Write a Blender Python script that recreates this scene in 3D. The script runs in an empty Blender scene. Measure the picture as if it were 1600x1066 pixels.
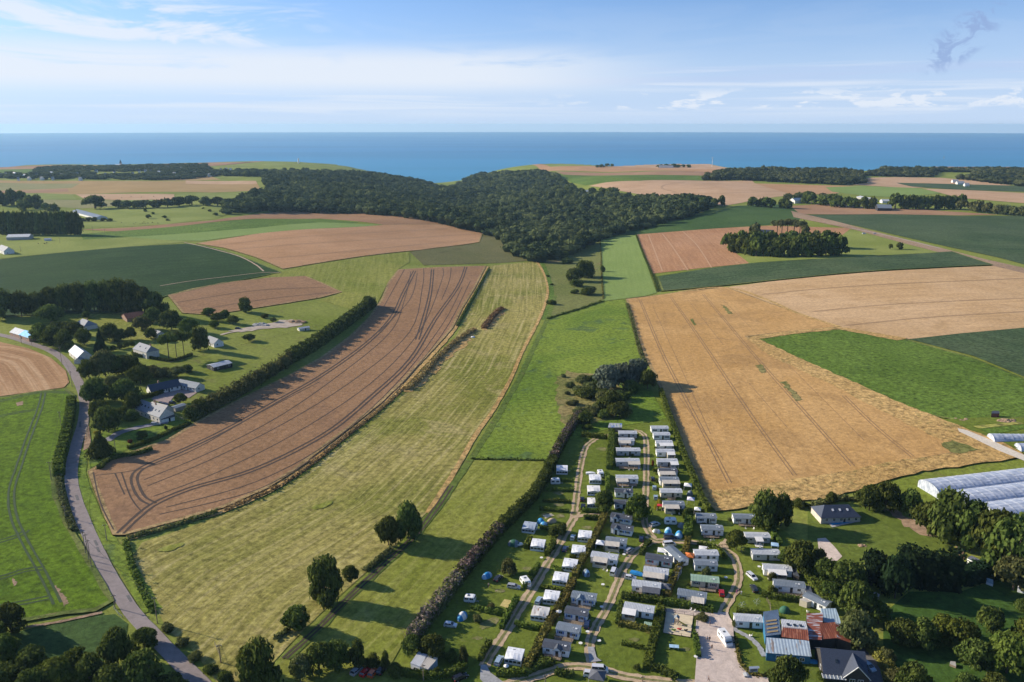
import bpy, math, random
import numpy as np
from mathutils import Vector, Matrix
from mathutils.geometry import tessellate_polygon
R = math.radians
scene = bpy.context.scene
random.seed(7)
# ------------------------------------------------------------------ camera
F = 1244.0; CW, CH = 1600.0, 1066.0
CAMZ = 150.0; PITCH = R(15.2)
SP, CP = math.sin(PITCH), math.cos(PITCH)
cd = bpy.data.cameras.new('camera'); cam = bpy.data.objects.new('camera', cd)
scene.collection.objects.link(cam); scene.camera = cam
cam.location = (0, 0, CAMZ); cam.rotation_euler = (R(90) - PITCH, 0, 0)
cd.sensor_width = 36.0; cd.lens = 36.0 * F / CW; cd.clip_start = 1.0; cd.clip_end = 90000.0
# ------------------------------------------------------------------ sky, sun, exposure
SUN_EL = 22.5; SUN_AZ = -72.0      # azimuth from +Y, clockwise
w = bpy.data.worlds.new('World'); scene.world = w; w.use_nodes = True
nt = w.node_tree; nt.nodes.clear()
def N(nt, t, **k):
    n = nt.nodes.new(t)
    for a, v in k.items():
        if a == 'ins':
            for i, x in v.items(): n.inputs[i].default_value = x
        else: setattr(n, a, v)
    return n
def math_n(nt, op, a, b=None, clamp=False):
    n = nt.nodes.new('ShaderNodeMath'); n.operation = op; n.use_clamp = clamp
    for i, x in enumerate((a, b)):
        if x is None: continue
        if isinstance(x, (int, float)): n.inputs[i].default_value = x
        else: nt.links.new(x, n.inputs[i])
    return n.outputs[0]
def mixc(nt, f, a, b, mode='MIX'):
    n = nt.nodes.new('ShaderNodeMix'); n.data_type = 'RGBA'; n.blend_type = mode
    for i, x in ((0, f), (6, a), (7, b)):
        if isinstance(x, (int, float)): n.inputs[i].default_value = x
        elif isinstance(x, tuple): n.inputs[i].default_value = x if len(x) == 4 else (*x, 1)
        else: nt.links.new(x, n.inputs[i])
    return n.outputs[2]
def ramp(nt, v, lo, hi, smooth=True):
    n = nt.nodes.new('ShaderNodeMapRange'); n.interpolation_type = 'SMOOTHSTEP' if smooth else 'LINEAR'
    nt.links.new(v, n.inputs[0]); n.inputs[1].default_value = lo; n.inputs[2].default_value = hi
    return n.outputs[0]
def build_world():
    L = nt.links.new
    tc = N(nt, 'ShaderNodeTexCoord')
    sep = N(nt, 'ShaderNodeSeparateXYZ'); L(tc.outputs['Generated'], sep.inputs[0])
    zc = math_n(nt, 'MAXIMUM', sep.outputs[2], 0.0)
    z2 = math_n(nt, 'ADD', math_n(nt, 'MULTIPLY', zc, 1.0), 0.05)
    cmb = N(nt, 'ShaderNodeCombineXYZ')
    L(sep.outputs[0], cmb.inputs[0]); L(sep.outputs[1], cmb.inputs[1]); L(z2, cmb.inputs[2])
    sky = N(nt, 'ShaderNodeTexSky', sky_type='NISHITA', sun_disc=False)
    sky.sun_elevation = R(SUN_EL); sky.sun_rotation = R(SUN_AZ % 360)
    sky.air_density = 1.0; sky.dust_density = 0.6; sky.ozone_density = 2.2; sky.altitude = 150
    L(cmb.outputs[0], sky.inputs['Vector'])
    # cirrus and low cumulus: direction projected to (azimuth, elevation)
    az = math_n(nt, 'DIVIDE', sep.outputs[0], math_n(nt, 'MAXIMUM', sep.outputs[1], 0.05))
    el = sep.outputs[2]
    def cl(sx, sz, off, scale, det, rough, dist):
        c = N(nt, 'ShaderNodeCombineXYZ')
        L(math_n(nt, 'MULTIPLY', az, sx), c.inputs[0]); L(math_n(nt, 'MULTIPLY', el, sz), c.inputs[1]); c.inputs[2].default_value = off
        n = N(nt, 'ShaderNodeTexNoise'); L(c.outputs[0], n.inputs['Vector'])
        n.inputs['Scale'].default_value = scale; n.inputs['Detail'].default_value = det
        n.inputs['Roughness'].default_value = rough; n.inputs['Distortion'].default_value = dist
        return n.outputs[0]
    def band(v, a, b, c, d):
        return math_n(nt, 'MULTIPLY', ramp(nt, v, a, b), math_n(nt, 'SUBTRACT', 1.0, ramp(nt, v, c, d)))
    left = math_n(nt, 'SUBTRACT', 1.0, ramp(nt, az, -0.05, 0.26))
    # wide white veil on the left
    n1 = cl(2.2, 17.0, 3.1, 1.7, 10, 0.60, 0.8)
    n1b = cl(2.4, 15.0, 8.1, 2.2, 10, 0.62, 1.0)
    b1 = band(el, 0.026, 0.052, 0.068, 0.100)
    veil = math_n(nt, 'MULTIPLY', math_n(nt, 'MULTIPLY', b1, ramp(nt, n1, 0.28, 0.52)), math_n(nt, 'ADD', math_n(nt, 'MULTIPLY', left, 0.88), 0.04))
    up = math_n(nt, 'MULTIPLY', math_n(nt, 'MULTIPLY', ramp(nt, n1b, 0.43, 0.62), band(el, 0.066, 0.092, 0.112, 0.150)), math_n(nt, 'ADD', math_n(nt, 'MULTIPLY', math_n(nt, 'SUBTRACT', 1.0, ramp(nt, az, -0.34, -0.16)), 0.85), 0.06))
    # low thin streaks across the whole sky
    n2 = cl(1.5, 60.0, 5.7, 2.0, 7, 0.55, 0.6)
    streak = math_n(nt, 'MULTIPLY', math_n(nt, 'MULTIPLY', ramp(nt, n2, 0.46, 0.70), band(el, 0.004, 0.018, 0.040, 0.085)), 0.60)
    # small cumulus low on the right
    n3 = cl(9.0, 34.0, 1.3, 1.6, 9, 0.62, 0.3)
    cum = math_n(nt, 'MULTIPLY', math_n(nt, 'MULTIPLY', ramp(nt, n3, 0.50, 0.56), band(el, 0.014, 0.022, 0.030, 0.046)), 0.85)
    cum = math_n(nt, 'MULTIPLY', cum, ramp(nt, az, -0.06, 0.20))
    a = math_n(nt, 'MAXIMUM', math_n(nt, 'MAXIMUM', veil, up), math_n(nt, 'MAXIMUM', streak, cum), clamp=True)
    # grey-blue flat cloud bank, right
    n4 = cl(1.2, 40.0, 9.9, 1.5, 6, 0.55, 0.4)
    bank = math_n(nt, 'MULTIPLY', math_n(nt, 'MULTIPLY', ramp(nt, n4, 0.40, 0.60), band(el, 0.040, 0.052, 0.060, 0.068)), ramp(nt, az, -0.1, 0.12))
    col = mixc(nt, 1.0, sky.outputs[0], SKYTINT, 'MULTIPLY')
    col = mixc(nt, math_n(nt, 'MULTIPLY', math_n(nt, 'SUBTRACT', 1.0, ramp(nt, el, -0.01, 0.16)), 0.85), col, LOWSKY)
    col = mixc(nt, math_n(nt, 'MULTIPLY', bank, 0.5), col, BANKCOL)
    col = mixc(nt, math_n(nt, 'MULTIPLY', a, 0.92), col, CLOUDCOL)
    # one ragged dark cloudlet, upper right
    dx = math_n(nt, 'SUBTRACT', math_n(nt, 'SUBTRACT', az, 0.532), math_n(nt, 'MULTIPLY', math_n(nt, 'SUBTRACT', el, 0.0865), 0.85))
    dz = math_n(nt, 'SUBTRACT', el, 0.0865)
    d2 = math_n(nt, 'ADD', math_n(nt, 'POWER', math_n(nt, 'DIVIDE', math_n(nt, 'ABSOLUTE', dx), 0.034), 2.0), math_n(nt, 'POWER', math_n(nt, 'DIVIDE', math_n(nt, 'ABSOLUTE', dz), 0.034), 2.0))
    n5 = cl(13.0, 22.0, 2.2, 2.2, 9, 0.68, 1.2)
    dk = math_n(nt, 'MULTIPLY', math_n(nt, 'SUBTRACT', 1.0, ramp(nt, d2, 0.3, 1.4)), ramp(nt, n5, 0.44, 0.58))
    col = mixc(nt, math_n(nt, 'MULTIPLY', dk, 0.75), col, DARKCL)
    bg = N(nt, 'ShaderNodeBackground'); L(col, bg.inputs[0]); bg.inputs[1].default_value = SKY_STR
    o = N(nt, 'ShaderNodeOutputWorld'); L(bg.outputs[0], o.inputs[0])
SKY_STR = 0.096
SKYTINT = (0.74, 0.88, 1.14)
CLOUDCOL = (5.4, 5.75, 6.3)
BANKCOL = (3.3, 4.1, 5.8)
DARKCL = (1.9, 2.7, 4.6)
LOWSKY = (3.85, 4.7, 6.25)
build_world()
sl = bpy.data.lights.new('sun', 'SUN'); so = bpy.data.objects.new('sun', sl); scene.collection.objects.link(so)
sl.energy = 5.0; sl.angle = R(0.5); sl.color = (1.0, 0.89, 0.72)
so.location = (-400, 130, 250)
sd = Vector((math.sin(R(SUN_AZ)) * math.cos(R(SUN_EL)), math.cos(R(SUN_AZ)) * math.cos(R(SUN_EL)), math.sin(R(SUN_EL))))
so.rotation_euler = sd.to_track_quat('Z', 'Y').to_euler()
scene.view_settings.view_transform = 'Standard'; scene.view_settings.look = 'None'
scene.view_settings.gamma = 1.0; scene.view_settings.exposure = 0.68
scene.cycles.max_bounces = 5; scene.cycles.diffuse_bounces = 2; scene.cycles.glossy_bounces = 2
scene.cycles.transparent_max_bounces = 6; scene.cycles.volume_bounces = 0
# ------------------------------------------------------------------ terrain
PLAT = 12.0
def unproj_plane(px, py, z=0.0):
    u = (px - CW / 2) / F; v = (py - CH / 2) / F
    d = Vector((u, CP - v * SP, -SP - v * CP))
    t = (z - CAMZ) / d.z
    return d.x * t, d.y * t
COAST = [(-300, 262), (0, 262), (30, 259), (100, 257), (250, 255.5), (330, 253), (400, 252), (520, 253), (620, 256), (660, 258), (700, 260), (745, 256), (790, 253.5), (840, 253.5), (900, 256), (960, 259.5), (985, 258.5), (1050, 255), (1110, 256), (1140, 261), (1200, 264), (1350, 267), (1385, 262), (1450, 260), (1520, 259), (1600, 261), (1900, 262)]
_c = [unproj_plane(x, y, PLAT) for x, y in COAST]
CT = np.array([a / b for a, b in _c]); CY = np.array([b for a, b in _c])
def hraw(x, y):
    x = np.asarray(x, float); y = np.asarray(y, float)
    xa = np.interp(y, [0, 195, 356, 508, 955, 1012, 1500, 3000, 3700], [60, 45, 28, 21, 38, 41, 0, -275, -340])
    fl = np.interp(y, [0, 600, 1000, 1400, 2600, 3200, 3700], [0, -1, -4, -16, -50, -74, -90])
    wd = np.interp(y, [0, 1000, 1600, 3600], [270, 230, 240, 270])
    h = fl + (PLAT - fl) * (1 - np.exp(-((x - xa) / wd) ** 2))
    amp = np.clip((y - 250) / 400, 0, 1)
    h = h + amp * (1.8 * np.sin(x / 150 + 1.0) * np.sin(y / 210 + .4) + 1.2 * np.sin(x / 67 + y / 90))
    # wooded hills either side of the notch
    for cx, cy, rx, ry, a in ((-140, 2750, 230, 420, 18), (250, 2050, 320, 500, 6)):
        h = h + a * np.exp(-((x - cx) / rx) ** 2 - ((y - cy) / ry) ** 2)
    h = h + 8 * np.sin(x / 72 + .5) * np.sin(y / 120) * np.exp(-((x + 40) / 420) ** 2) * np.clip((y - 1040) / 200, 0, 1) * np.clip((2900 - y) / 300, 0, 1)
    yc = np.interp(x / np.maximum(y, 1.0), CT, CY)
    s = np.clip((y - yc) / 70, 0, 1); s = s * s * (3 - 2 * s)
    return h * (1 - s) - 100.0 * s
def lines(segs):
    out = [segs[0][0]]
    for a, b, st in segs:
        n = max(1, int(round((b - a) / st))); out += [a + (b - a) * i / n for i in range(1, n + 1)]
    return np.array(out)
XS = lines([(-6000, -2400, 300), (-2400, -1000, 50), (-1000, -500, 25), (-500, 500, 12), (500, 1000, 25), (1000, 2400, 50), (2400, 6000, 300)])
YS = lines([(-300, 120, 60), (120, 900, 12), (900, 1800, 25), (1800, 4600, 35)])
GX, GY = np.meshgrid(XS, YS)
GZ = hraw(GX, GY)
def HG(x, y):
    i = min(max(int(np.searchsorted(XS, x, 'right')) - 1, 0), len(XS) - 2)
    j = min(max(int(np.searchsorted(YS, y, 'right')) - 1, 0), len(YS) - 2)
    u = (x - XS[i]) / (XS[i + 1] - XS[i]); v = (y - YS[j]) / (YS[j + 1] - YS[j])
    a, b, c, d = GZ[j, i], GZ[j, i + 1], GZ[j + 1, i + 1], GZ[j + 1, i]
    return float(a + u * (b - a) + v * (c - b)) if u >= v else float(a + v * (d - a) + u * (c - d))
def nrm(x, y):
    e = 4.0
    gx = (hraw(x + e, y) - hraw(x - e, y)) / (2 * e); gy = (hraw(x, y + e) - hraw(x, y - e)) / (2 * e)
    n = np.stack([-gx, -gy, np.ones_like(gx)], -1)
    return n / np.linalg.norm(n, axis=-1, keepdims=True)
def at(px, py, dz=0.0):
    """pixel of the photograph -> the point of the terrain it shows"""
    u = (px - CW / 2) / F; v = (py - CH / 2) / F
    d = Vector((u, CP - v * SP, -SP - v * CP)); o = Vector((0, 0, CAMZ))
    t0 = (CAMZ - 40) / -d.z if d.z < 0 else 3000
    t = max(50.0, t0 * 0.9); step = t * 0.01; prev = t
    while t < 6000:
        p = o + d * t
        if p.z <= HG(p.x, p.y):
            a, b = prev, t
            for _ in range(14):
                m = (a + b) / 2; q = o + d * m
                if q.z <= HG(q.x, q.y): b = m
                else: a = m
            q = o + d * b
            return Vector((q.x, q.y, HG(q.x, q.y) + dz))
        prev = t; t += step
    x, y = unproj_plane(px, py, PLAT)
    return Vector((x, y, HG(x, y) + dz))
def depth(p): return (p.y * CP - (p.z - CAMZ) * SP)
def mpp(p): return depth(p) / F           # metres per photo pixel at a point
def hpx(p, n):                            # height in metres that shows n pixels tall standing at p
    zc = depth(p); v = -((p.y * SP + (p.z - CAMZ) * CP)) / zc; dv = n / F
    return dv * zc / (CP - (v - dv) * SP)
# ------------------------------------------------------------------ materials
MATS = {}
def pmat(name, col, rough=0.7, metal=0.0, var=0.12, scale=1.2, spec=0.3, emit=None, coord='Object', bump=0.0):
    if name in MATS: return MATS[name]
    m = bpy.data.materials.new(name); m.use_nodes = True; t = m.node_tree; b = t.nodes['Principled BSDF']
    b.inputs['Roughness'].default_value = rough; b.inputs['Metallic'].default_value = metal
    b.inputs['Specular IOR Level'].default_value = spec
    tc = N(t, 'ShaderNodeTexCoord'); n = N(t, 'ShaderNodeTexNoise'); n.inputs['Scale'].default_value = scale; n.inputs['Detail'].default_value = 5
    t.links.new(tc.outputs[coord], n.inputs['Vector'])
    c = mixc(t, ramp(t, n.outputs[0], 0.3, 0.7), tuple(x * (1 - var) for x in col), tuple(min(1, x * (1 + var)) for x in col))
    t.links.new(c, b.inputs['Base Color'])
    if bump:
        bp = N(t, 'ShaderNodeBump'); bp.inputs['Strength'].default_value = bump; t.links.new(n.outputs[0], bp.inputs['Height']); t.links.new(bp.outputs[0], b.inputs['Normal'])
    MATS[name] = m; return m
def rib_mat(name, col, col2, period, axis=0, rough=0.45, metal=0.0, rust=None, rustamt=0.5):
    """ribbed sheet: stripes in object space plus optional rust patches"""
    if name in MATS: return MATS[name]
    m = pmat(name, col, rough, metal); t = m.node_tree; b = t.nodes['Principled BSDF']
    tc = N(t, 'ShaderNodeTexCoord'); s = N(t, 'ShaderNodeSeparateXYZ'); t.links.new(tc.outputs['Object'], s.inputs[0])
    wv = math_n(t, 'SINE', math_n(t, 'MULTIPLY', s.outputs[axis], 2 * math.pi / period))
    n = N(t, 'ShaderNodeTexNoise'); n.inputs['Scale'].default_value = 0.6; n.inputs['Detail'].default_value = 6; t.links.new(tc.outputs['Object'], n.inputs['Vector'])
    c = mixc(t, ramp(t, wv, -0.3, 0.6), tuple(col), tuple(col2))
    c = mixc(t, ramp(t, n.outputs[0], 0.35, 0.7), c, tuple(x * 0.75 for x in col))
    if rust:
        mp = N(t, 'ShaderNodeMapping'); mp.inputs['Scale'].default_value = (0.8, 0.16, 0.3) if axis == 0 else (0.16, 0.8, 0.3)
        t.links.new(tc.outputs['Object'], mp.inputs[0])
        r = N(t, 'ShaderNodeTexNoise'); r.inputs['Scale'].default_value = 1.6; r.inputs['Detail'].default_value = 7; t.links.new(mp.outputs[0], r.inputs['Vector'])
        c = mixc(t, ramp(t, r.outputs[0], 0.66 - rustamt * 0.4, 0.74 - rustamt * 0.4), c, rust)
    t.links.new(c, b.inputs['Base Color'])
    bp = N(t, 'ShaderNodeBump'); bp.inputs['Strength'].default_value = 0.4; bp.inputs['Distance'].default_value = 0.05
    t.links.new(wv, bp.inputs['Height']); t.links.new(bp.outputs[0], b.inputs['Normal'])
    return m
def leaf_mat(name, dark, light, trans=0.2, scale=0.28):
    if name in MATS: return MATS[name]
    m = bpy.data.materials.new(name); m.use_nodes = True; t = m.node_tree; t.nodes.clear(); L = t.links.new
    at_ = N(t, 'ShaderNodeAttribute', attribute_name='tint'); oi = N(t, 'ShaderNodeObjectInfo')
    g = N(t, 'ShaderNodeNewGeometry'); n = N(t, 'ShaderNodeTexNoise'); n.inputs['Scale'].default_value = scale; n.inputs['Detail'].default_value = 3
    L(g.outputs['Position'], n.inputs['Vector'])
    f = math_n(t, 'ADD', math_n(t, 'MULTIPLY', at_.outputs['Fac'], 0.55), math_n(t, 'MULTIPLY', ramp(t, n.outputs[0], 0.35, 0.65), 0.45))
    c = mixc(t, f, dark, light)
    k = math_n(t, 'ADD', math_n(t, 'MULTIPLY', oi.outputs['Random'], 0.5), 0.75)
    hs = N(t, 'ShaderNodeHueSaturation'); L(c, hs.inputs['Color']); L(k, hs.inputs['Value'])
    L(math_n(t, 'ADD', math_n(t, 'MULTIPLY', oi.outputs['Random'], 0.04), 0.48), hs.inputs['Hue'])
    d = N(t, 'ShaderNodeBsdfDiffuse'); tr = N(t, 'ShaderNodeBsdfTranslucent'); mx = N(t, 'ShaderNodeMixShader'); mx.inputs[0].default_value = trans
    L(hs.outputs[0], d.inputs[0]); L(hs.outputs[0], tr.inputs[0]); L(d.outputs[0], mx.inputs[1]); L(tr.outputs[0], mx.inputs[2])
    o = N(t, 'ShaderNodeOutputMaterial'); L(mx.outputs[0], o.inputs[0])
    MATS[name] = m; return m
def field_mat(name, a, b, c=None, rows=0.0, freq=0.35, patch=0.5, fine=0.22, bump=0.5, big=0.012, stripe=None, fscale=0.42, cov=0.58, along=0.012, med=0.09, fleck=0.0):
    """crop or grass: two-tone drift, rows along the field's own 'row' attribute, patches, fine grain"""
    if name in MATS: return MATS[name]
    m = bpy.data.materials.new(name); m.use_nodes = True; t = m.node_tree; L = t.links.new; bs = t.nodes['Principled BSDF']
    bs.inputs['Roughness'].default_value = 0.85; bs.inputs['Specular IOR Level'].default_value = 0.04
    g = N(t, 'ShaderNodeNewGeometry')
    def nz(sc, det, src=None, dist=0.0, ro=0.55):
        n = N(t, 'ShaderNodeTexNoise'); n.inputs['Scale'].default_value = sc; n.inputs['Detail'].default_value = det
        n.inputs['Distortion'].default_value = dist; n.inputs['Roughness'].default_value = ro
        L(src if src is not None else g.outputs['Position'], n.inputs['Vector']); return n.outputs[0]
    col = mixc(t, ramp(t, nz(big, 4, None, 0.6), 0.35, 0.65), a, b)
    if c is not None:
        f = ramp(t, nz(med, 6, None, 0.8, 0.62), cov, cov + 0.12)
        col = mixc(t, math_n(t, 'MULTIPLY', f, patch), col, c)
    h = nz(fscale, 7, None, 0, 0.78)
    if fleck: col = mixc(t, math_n(t, 'MULTIPLY', ramp(t, nz(.16, 5, None, 1.5, .7), .60, .68), fleck), col, tuple(x * .55 for x in a))
    at_ = N(t, 'ShaderNodeAttribute', attribute_name='row')
    if rows:
        s = N(t, 'ShaderNodeSeparateXYZ'); L(at_.outputs['Vector'], s.inputs[0])
        cb = N(t, 'ShaderNodeCombineXYZ'); L(math_n(t, 'MULTIPLY', s.outputs[0], freq), cb.inputs[0]); L(math_n(t, 'MULTIPLY', s.outputs[1], along), cb.inputs[1])
        r = nz(1.0, 3, cb.outputs[0], 0.0, 0.7)
        wob = math_n(t, 'MULTIPLY', math_n(t, 'SUBTRACT', r, 0.5), 3.6 * rows)
        col = mixc(t, math_n(t, 'ABSOLUTE', math_n(t, 'MINIMUM', wob, 0.0)), col, tuple(x * 0.45 for x in a))
        if stripe is not None:
            col = mixc(t, math_n(t, 'MULTIPLY', math_n(t, 'MAXIMUM', wob, 0.0), 1.6, True), col, stripe)
        else:
            col = mixc(t, math_n(t, 'MAXIMUM', wob, 0.0), col, tuple(min(1, x * 1.6) for x in b))
    k = math_n(t, 'ADD', math_n(t, 'MULTIPLY', math_n(t, 'SUBTRACT', h, 0.5), fine * 13), 1.0)
    hs = N(t, 'ShaderNodeHueSaturation'); L(col, hs.inputs['Color']); L(k, hs.inputs['Value'])
    L(hs.outputs[0], bs.inputs['Base Color'])
    if bump:
        bp = N(t, 'ShaderNodeBump'); bp.inputs['Strength'].default_value = bump; bp.inputs['Distance'].default_value = 0.8
        L(h, bp.inputs['Height']); L(bp.outputs[0], bs.inputs['Normal'])
    MATS[name] = m; return m
# ------------------------------------------------------------------ object helpers
COL = scene.collection
def link(o, parent=None):
    COL.objects.link(o)
    if parent is not None: o.parent = parent
    return o
def tag(o, label=None, cat=None, group=None, kind=None):
    if label: o['label'] = label
    if cat: o['category'] = cat
    if group: o['group'] = group
    if kind: o['kind'] = kind
    return o
def empty(name, loc, rz=0, label=None, cat=None, group=None):
    o = bpy.data.objects.new(name, None); o.empty_display_size = 0.5; COL.objects.link(o)
    o.location = loc; o.rotation_euler = (0, 0, rz); return tag(o, label, cat, group)
class MB:
    def __init__(s): s.v = []; s.f = []; s.m = []
    def face(s, pts, mi=0):
        n = len(s.v); s.v += [tuple(p) for p in pts]; s.f.append(tuple(range(n, n + len(pts)))); s.m.append(mi)
    def box(s, x0, x1, y0, y1, z0, z1, mi=0, M=None):
        c = [(x0, y0, z0), (x1, y0, z0), (x1, y1, z0), (x0, y1, z0), (x0, y0, z1), (x1, y0, z1), (x1, y1, z1), (x0, y1, z1)]
        if M: c = [tuple(M @ Vector(p)) for p in c]
        n = len(s.v); s.v += c
        for q in ((3, 2, 1, 0), (4, 5, 6, 7), (0, 1, 5, 4), (1, 2, 6, 5), (2, 3, 7, 6), (3, 0, 4, 7)):
            s.f.append(tuple(n + i for i in q)); s.m.append(mi)
        return s
    def loft(s, rings, mi=0, cap=True, close=True):
        n0 = len(s.v); k = len(rings[0])
        for r in rings: s.v += [tuple(p) for p in r]
        for i in range(len(rings) - 1):
            for j in range(k if close else k - 1):
                a = n0 + i * k + j; b = n0 + i * k + (j + 1) % k
                s.f.append((a, b, b + k, a + k)); s.m.append(mi)
        if cap:
            s.f.append(tuple(n0 + j for j in reversed(range(k)))); s.m.append(mi)
            s.f.append(tuple(n0 + (len(rings) - 1) * k + j for j in range(k))); s.m.append(mi)
        return s
    def tube(s, p, q, r0, r1=None, n=8, mi=0):
        p, q = Vector(p), Vector(q); r1 = r0 if r1 is None else r1
        d = (q - p).normalized(); a = d.orthogonal().normalized(); b = d.cross(a)
        ring = lambda c, r: [c + a * math.cos(t * 2 * math.pi / n) * r + b * math.sin(t * 2 * math.pi / n) * r for t in range(n)]
        return s.loft([ring(p, r0), ring(q, r1)], mi)
    def ell(s, c, r, nu=12, nv=8, mi=0, z0=-1.0):
        c = Vector(c); rings = []
        for i in range(nv + 1):
            ph = math.asin(max(-1, z0)) + (math.pi / 2 - math.asin(max(-1, z0))) * i / nv
            rr = max(0.02, math.cos(ph))
            rings.append([c + Vector((r[0] * rr * math.cos(t * 2 * math.pi / nu), r[1] * rr * math.sin(t * 2 * math.pi / nu), r[2] * math.sin(ph))) for t in range(nu)])
        return s.loft(rings, mi)
    def mesh(s, name, mats, smooth=False):
        me = bpy.data.meshes.new(name); me.from_pydata(s.v, [], s.f)
        mats = mats if isinstance(mats, (list, tuple)) else [mats]
        for m in mats: me.materials.append(m)
        if len(mats) > 1: me.polygons.foreach_set('material_index', s.m)
        if smooth: me.polygons.foreach_set('use_smooth', [True] * len(me.polygons))
        me.update(); return me
    def build(s, name, mats, parent=None, smooth=False):
        return link(bpy.data.objects.new(name, s.mesh(name, mats, smooth)), parent)
def quad_mesh(name, V, Fq, mats, mi=None, tint=None, smooth=None):
    me = bpy.data.meshes.new(name); nv, nf = len(V), len(Fq)
    me.vertices.add(nv); me.vertices.foreach_set('co', np.asarray(V, np.float32).ravel())
    me.loops.add(nf * 4); me.loops.foreach_set('vertex_index', np.asarray(Fq, np.int32).ravel())
    me.polygons.add(nf); me.polygons.foreach_set('loop_start', np.arange(nf, dtype=np.int32) * 4)
    for m in (mats if isinstance(mats, list) else [mats]): me.materials.append(m)
    if mi is not None: me.polygons.foreach_set('material_index', np.asarray(mi, np.int32))
    me.update(calc_edges=True)
    if tint is not None:
        a = me.attributes.new('tint', 'FLOAT', 'FACE'); a.data.foreach_set('value', np.asarray(tint, np.float32))
    me.polygons.foreach_set('use_smooth', np.zeros(nf, bool) if smooth is None else np.asarray(smooth, bool))
    return me
def copy_tree(o, parent=None):
    c = o.copy(); COL.objects.link(c); c.parent = parent
    for ch in list(o.children): copy_tree(ch, c)
    return c
# ------------------------------------------------------------------ conforming sheets
def crom(P, closed=False, n=5):
    P = [Vector(p) for p in P]; out = []; k = len(P)
    for i in range(k if closed else k - 1):
        g = lambda j: P[j % k] if closed else P[min(max(j, 0), k - 1)]
        a, b, c, d = g(i - 1), g(i), g(i + 1), g(i + 2)
        for j in range(n):
            t = j / n
            out.append(0.5 * (2 * b + (c - a) * t + (2 * a - 5 * b + 4 * c - d) * t * t + (3 * b - a - 3 * c + d) * t ** 3))
    if not closed: out.append(P[-1])
    return out
def clip(poly, ax, s, lim):
    """keep the side where s*(ax.p) <= s*lim"""
    out = []; k = len(poly)
    for i in range(k):
        p, q = poly[i], poly[(i + 1) % k]
        dp = s * (ax[0] * p[0] + ax[1] * p[1] - lim); dq = s * (ax[0] * q[0] + ax[1] * q[1] - lim)
        if dp <= 0: out.append(p)
        if (dp < 0 < dq) or (dq < 0 < dp):
            t = dp / (dp - dq); out.append((p[0] + (q[0] - p[0]) * t, p[1] + (q[1] - p[1]) * t))
    return out
def conform(poly, off):
    """world xy polygon -> verts, faces lying exactly `off` above the terrain sheet"""
    V = []; key = {}; Fc = []
    def vid(p):
        k = (round(p[0], 2), round(p[1], 2))
        if k not in key:
            key[k] = len(V); V.append((p[0], p[1], HG(p[0], p[1]) + off))
        return key[k]
    for tri in tessellate_polygon([[Vector((p[0], p[1], 0)) for p in poly]]):
        T = [(poly[i][0], poly[i][1]) for i in tri]
        j0 = max(0, int(np.searchsorted(YS, min(p[1] for p in T), 'right')) - 1); j1 = min(len(YS) - 2, int(np.searchsorted(YS, max(p[1] for p in T))) - 1)
        for j in range(j0, j1 + 1):
            S = clip(clip(T, (0, 1), -1, YS[j]), (0, 1), 1, YS[j + 1])
            if len(S) < 3: continue
            i0 = max(0, int(np.searchsorted(XS, min(p[0] for p in S), 'right')) - 1); i1 = min(len(XS) - 2, int(np.searchsorted(XS, max(p[0] for p in S))) - 1)
            for i in range(i0, i1 + 1):
                Q = clip(clip(S, (1, 0), -1, XS[i]), (1, 0), 1, XS[i + 1])
                if len(Q) < 3: continue
                dx, dy = XS[i + 1] - XS[i], YS[j + 1] - YS[j]
                ax = (1 / dx, -1 / dy); lim = XS[i] / dx - YS[j] / dy
                for sgn in (1, -1):
                    P = clip(Q, ax, sgn, lim)
                    if len(P) < 3: continue
                    ids = []
                    for p in P:
                        q = vid(p)
                        if q not in ids: ids.append(q)
                    if len(ids) >= 3:
                        a = sum(V[ids[k]][0] * V[ids[(k + 1) % len(ids)]][1] - V[ids[(k + 1) % len(ids)]][0] * V[ids[k]][1] for k in range(len(ids)))
                        if abs(a) > 1e-3: Fc.append(ids if a > 0 else ids[::-1])
    return V, Fc
_rj = random.Random(9)
def strip(V, Fc, mi, pts, wid, off, m, w0=0.0, jit=1.0):
    """append a ribbon along world pts (wid = full width, w0 = sideways offset)"""
    P = [Vector((p[0], p[1])) for p in pts]; Q = [P[0]]
    for a, b in zip(P, P[1:]):
        n = max(1, int((b - a).length / 4.0))
        for i in range(1, n + 1): Q.append(a + (b - a) * i / n)
    n0 = len(V)
    for i, p in enumerate(Q):
        d = (Q[min(i + 1, len(Q) - 1)] - Q[max(i - 1, 0)])
        d = d.normalized() if d.length else Vector((1, 0)); s = Vector((-d.y, d.x))
        for e in (w0 + wid / 2, w0 - wid / 2):
            q = p + s * (e + (_rj.random() - .5) * (wid * .22 if wid < 2 else min(wid * .18, .8)) * jit); V.append((q.x, q.y, HG(q.x, q.y) + off))
    for i in range(len(Q) - 1):
        a = n0 + 2 * i; Fc.append([a, a + 1, a + 3, a + 2]); mi.append(m)
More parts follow.
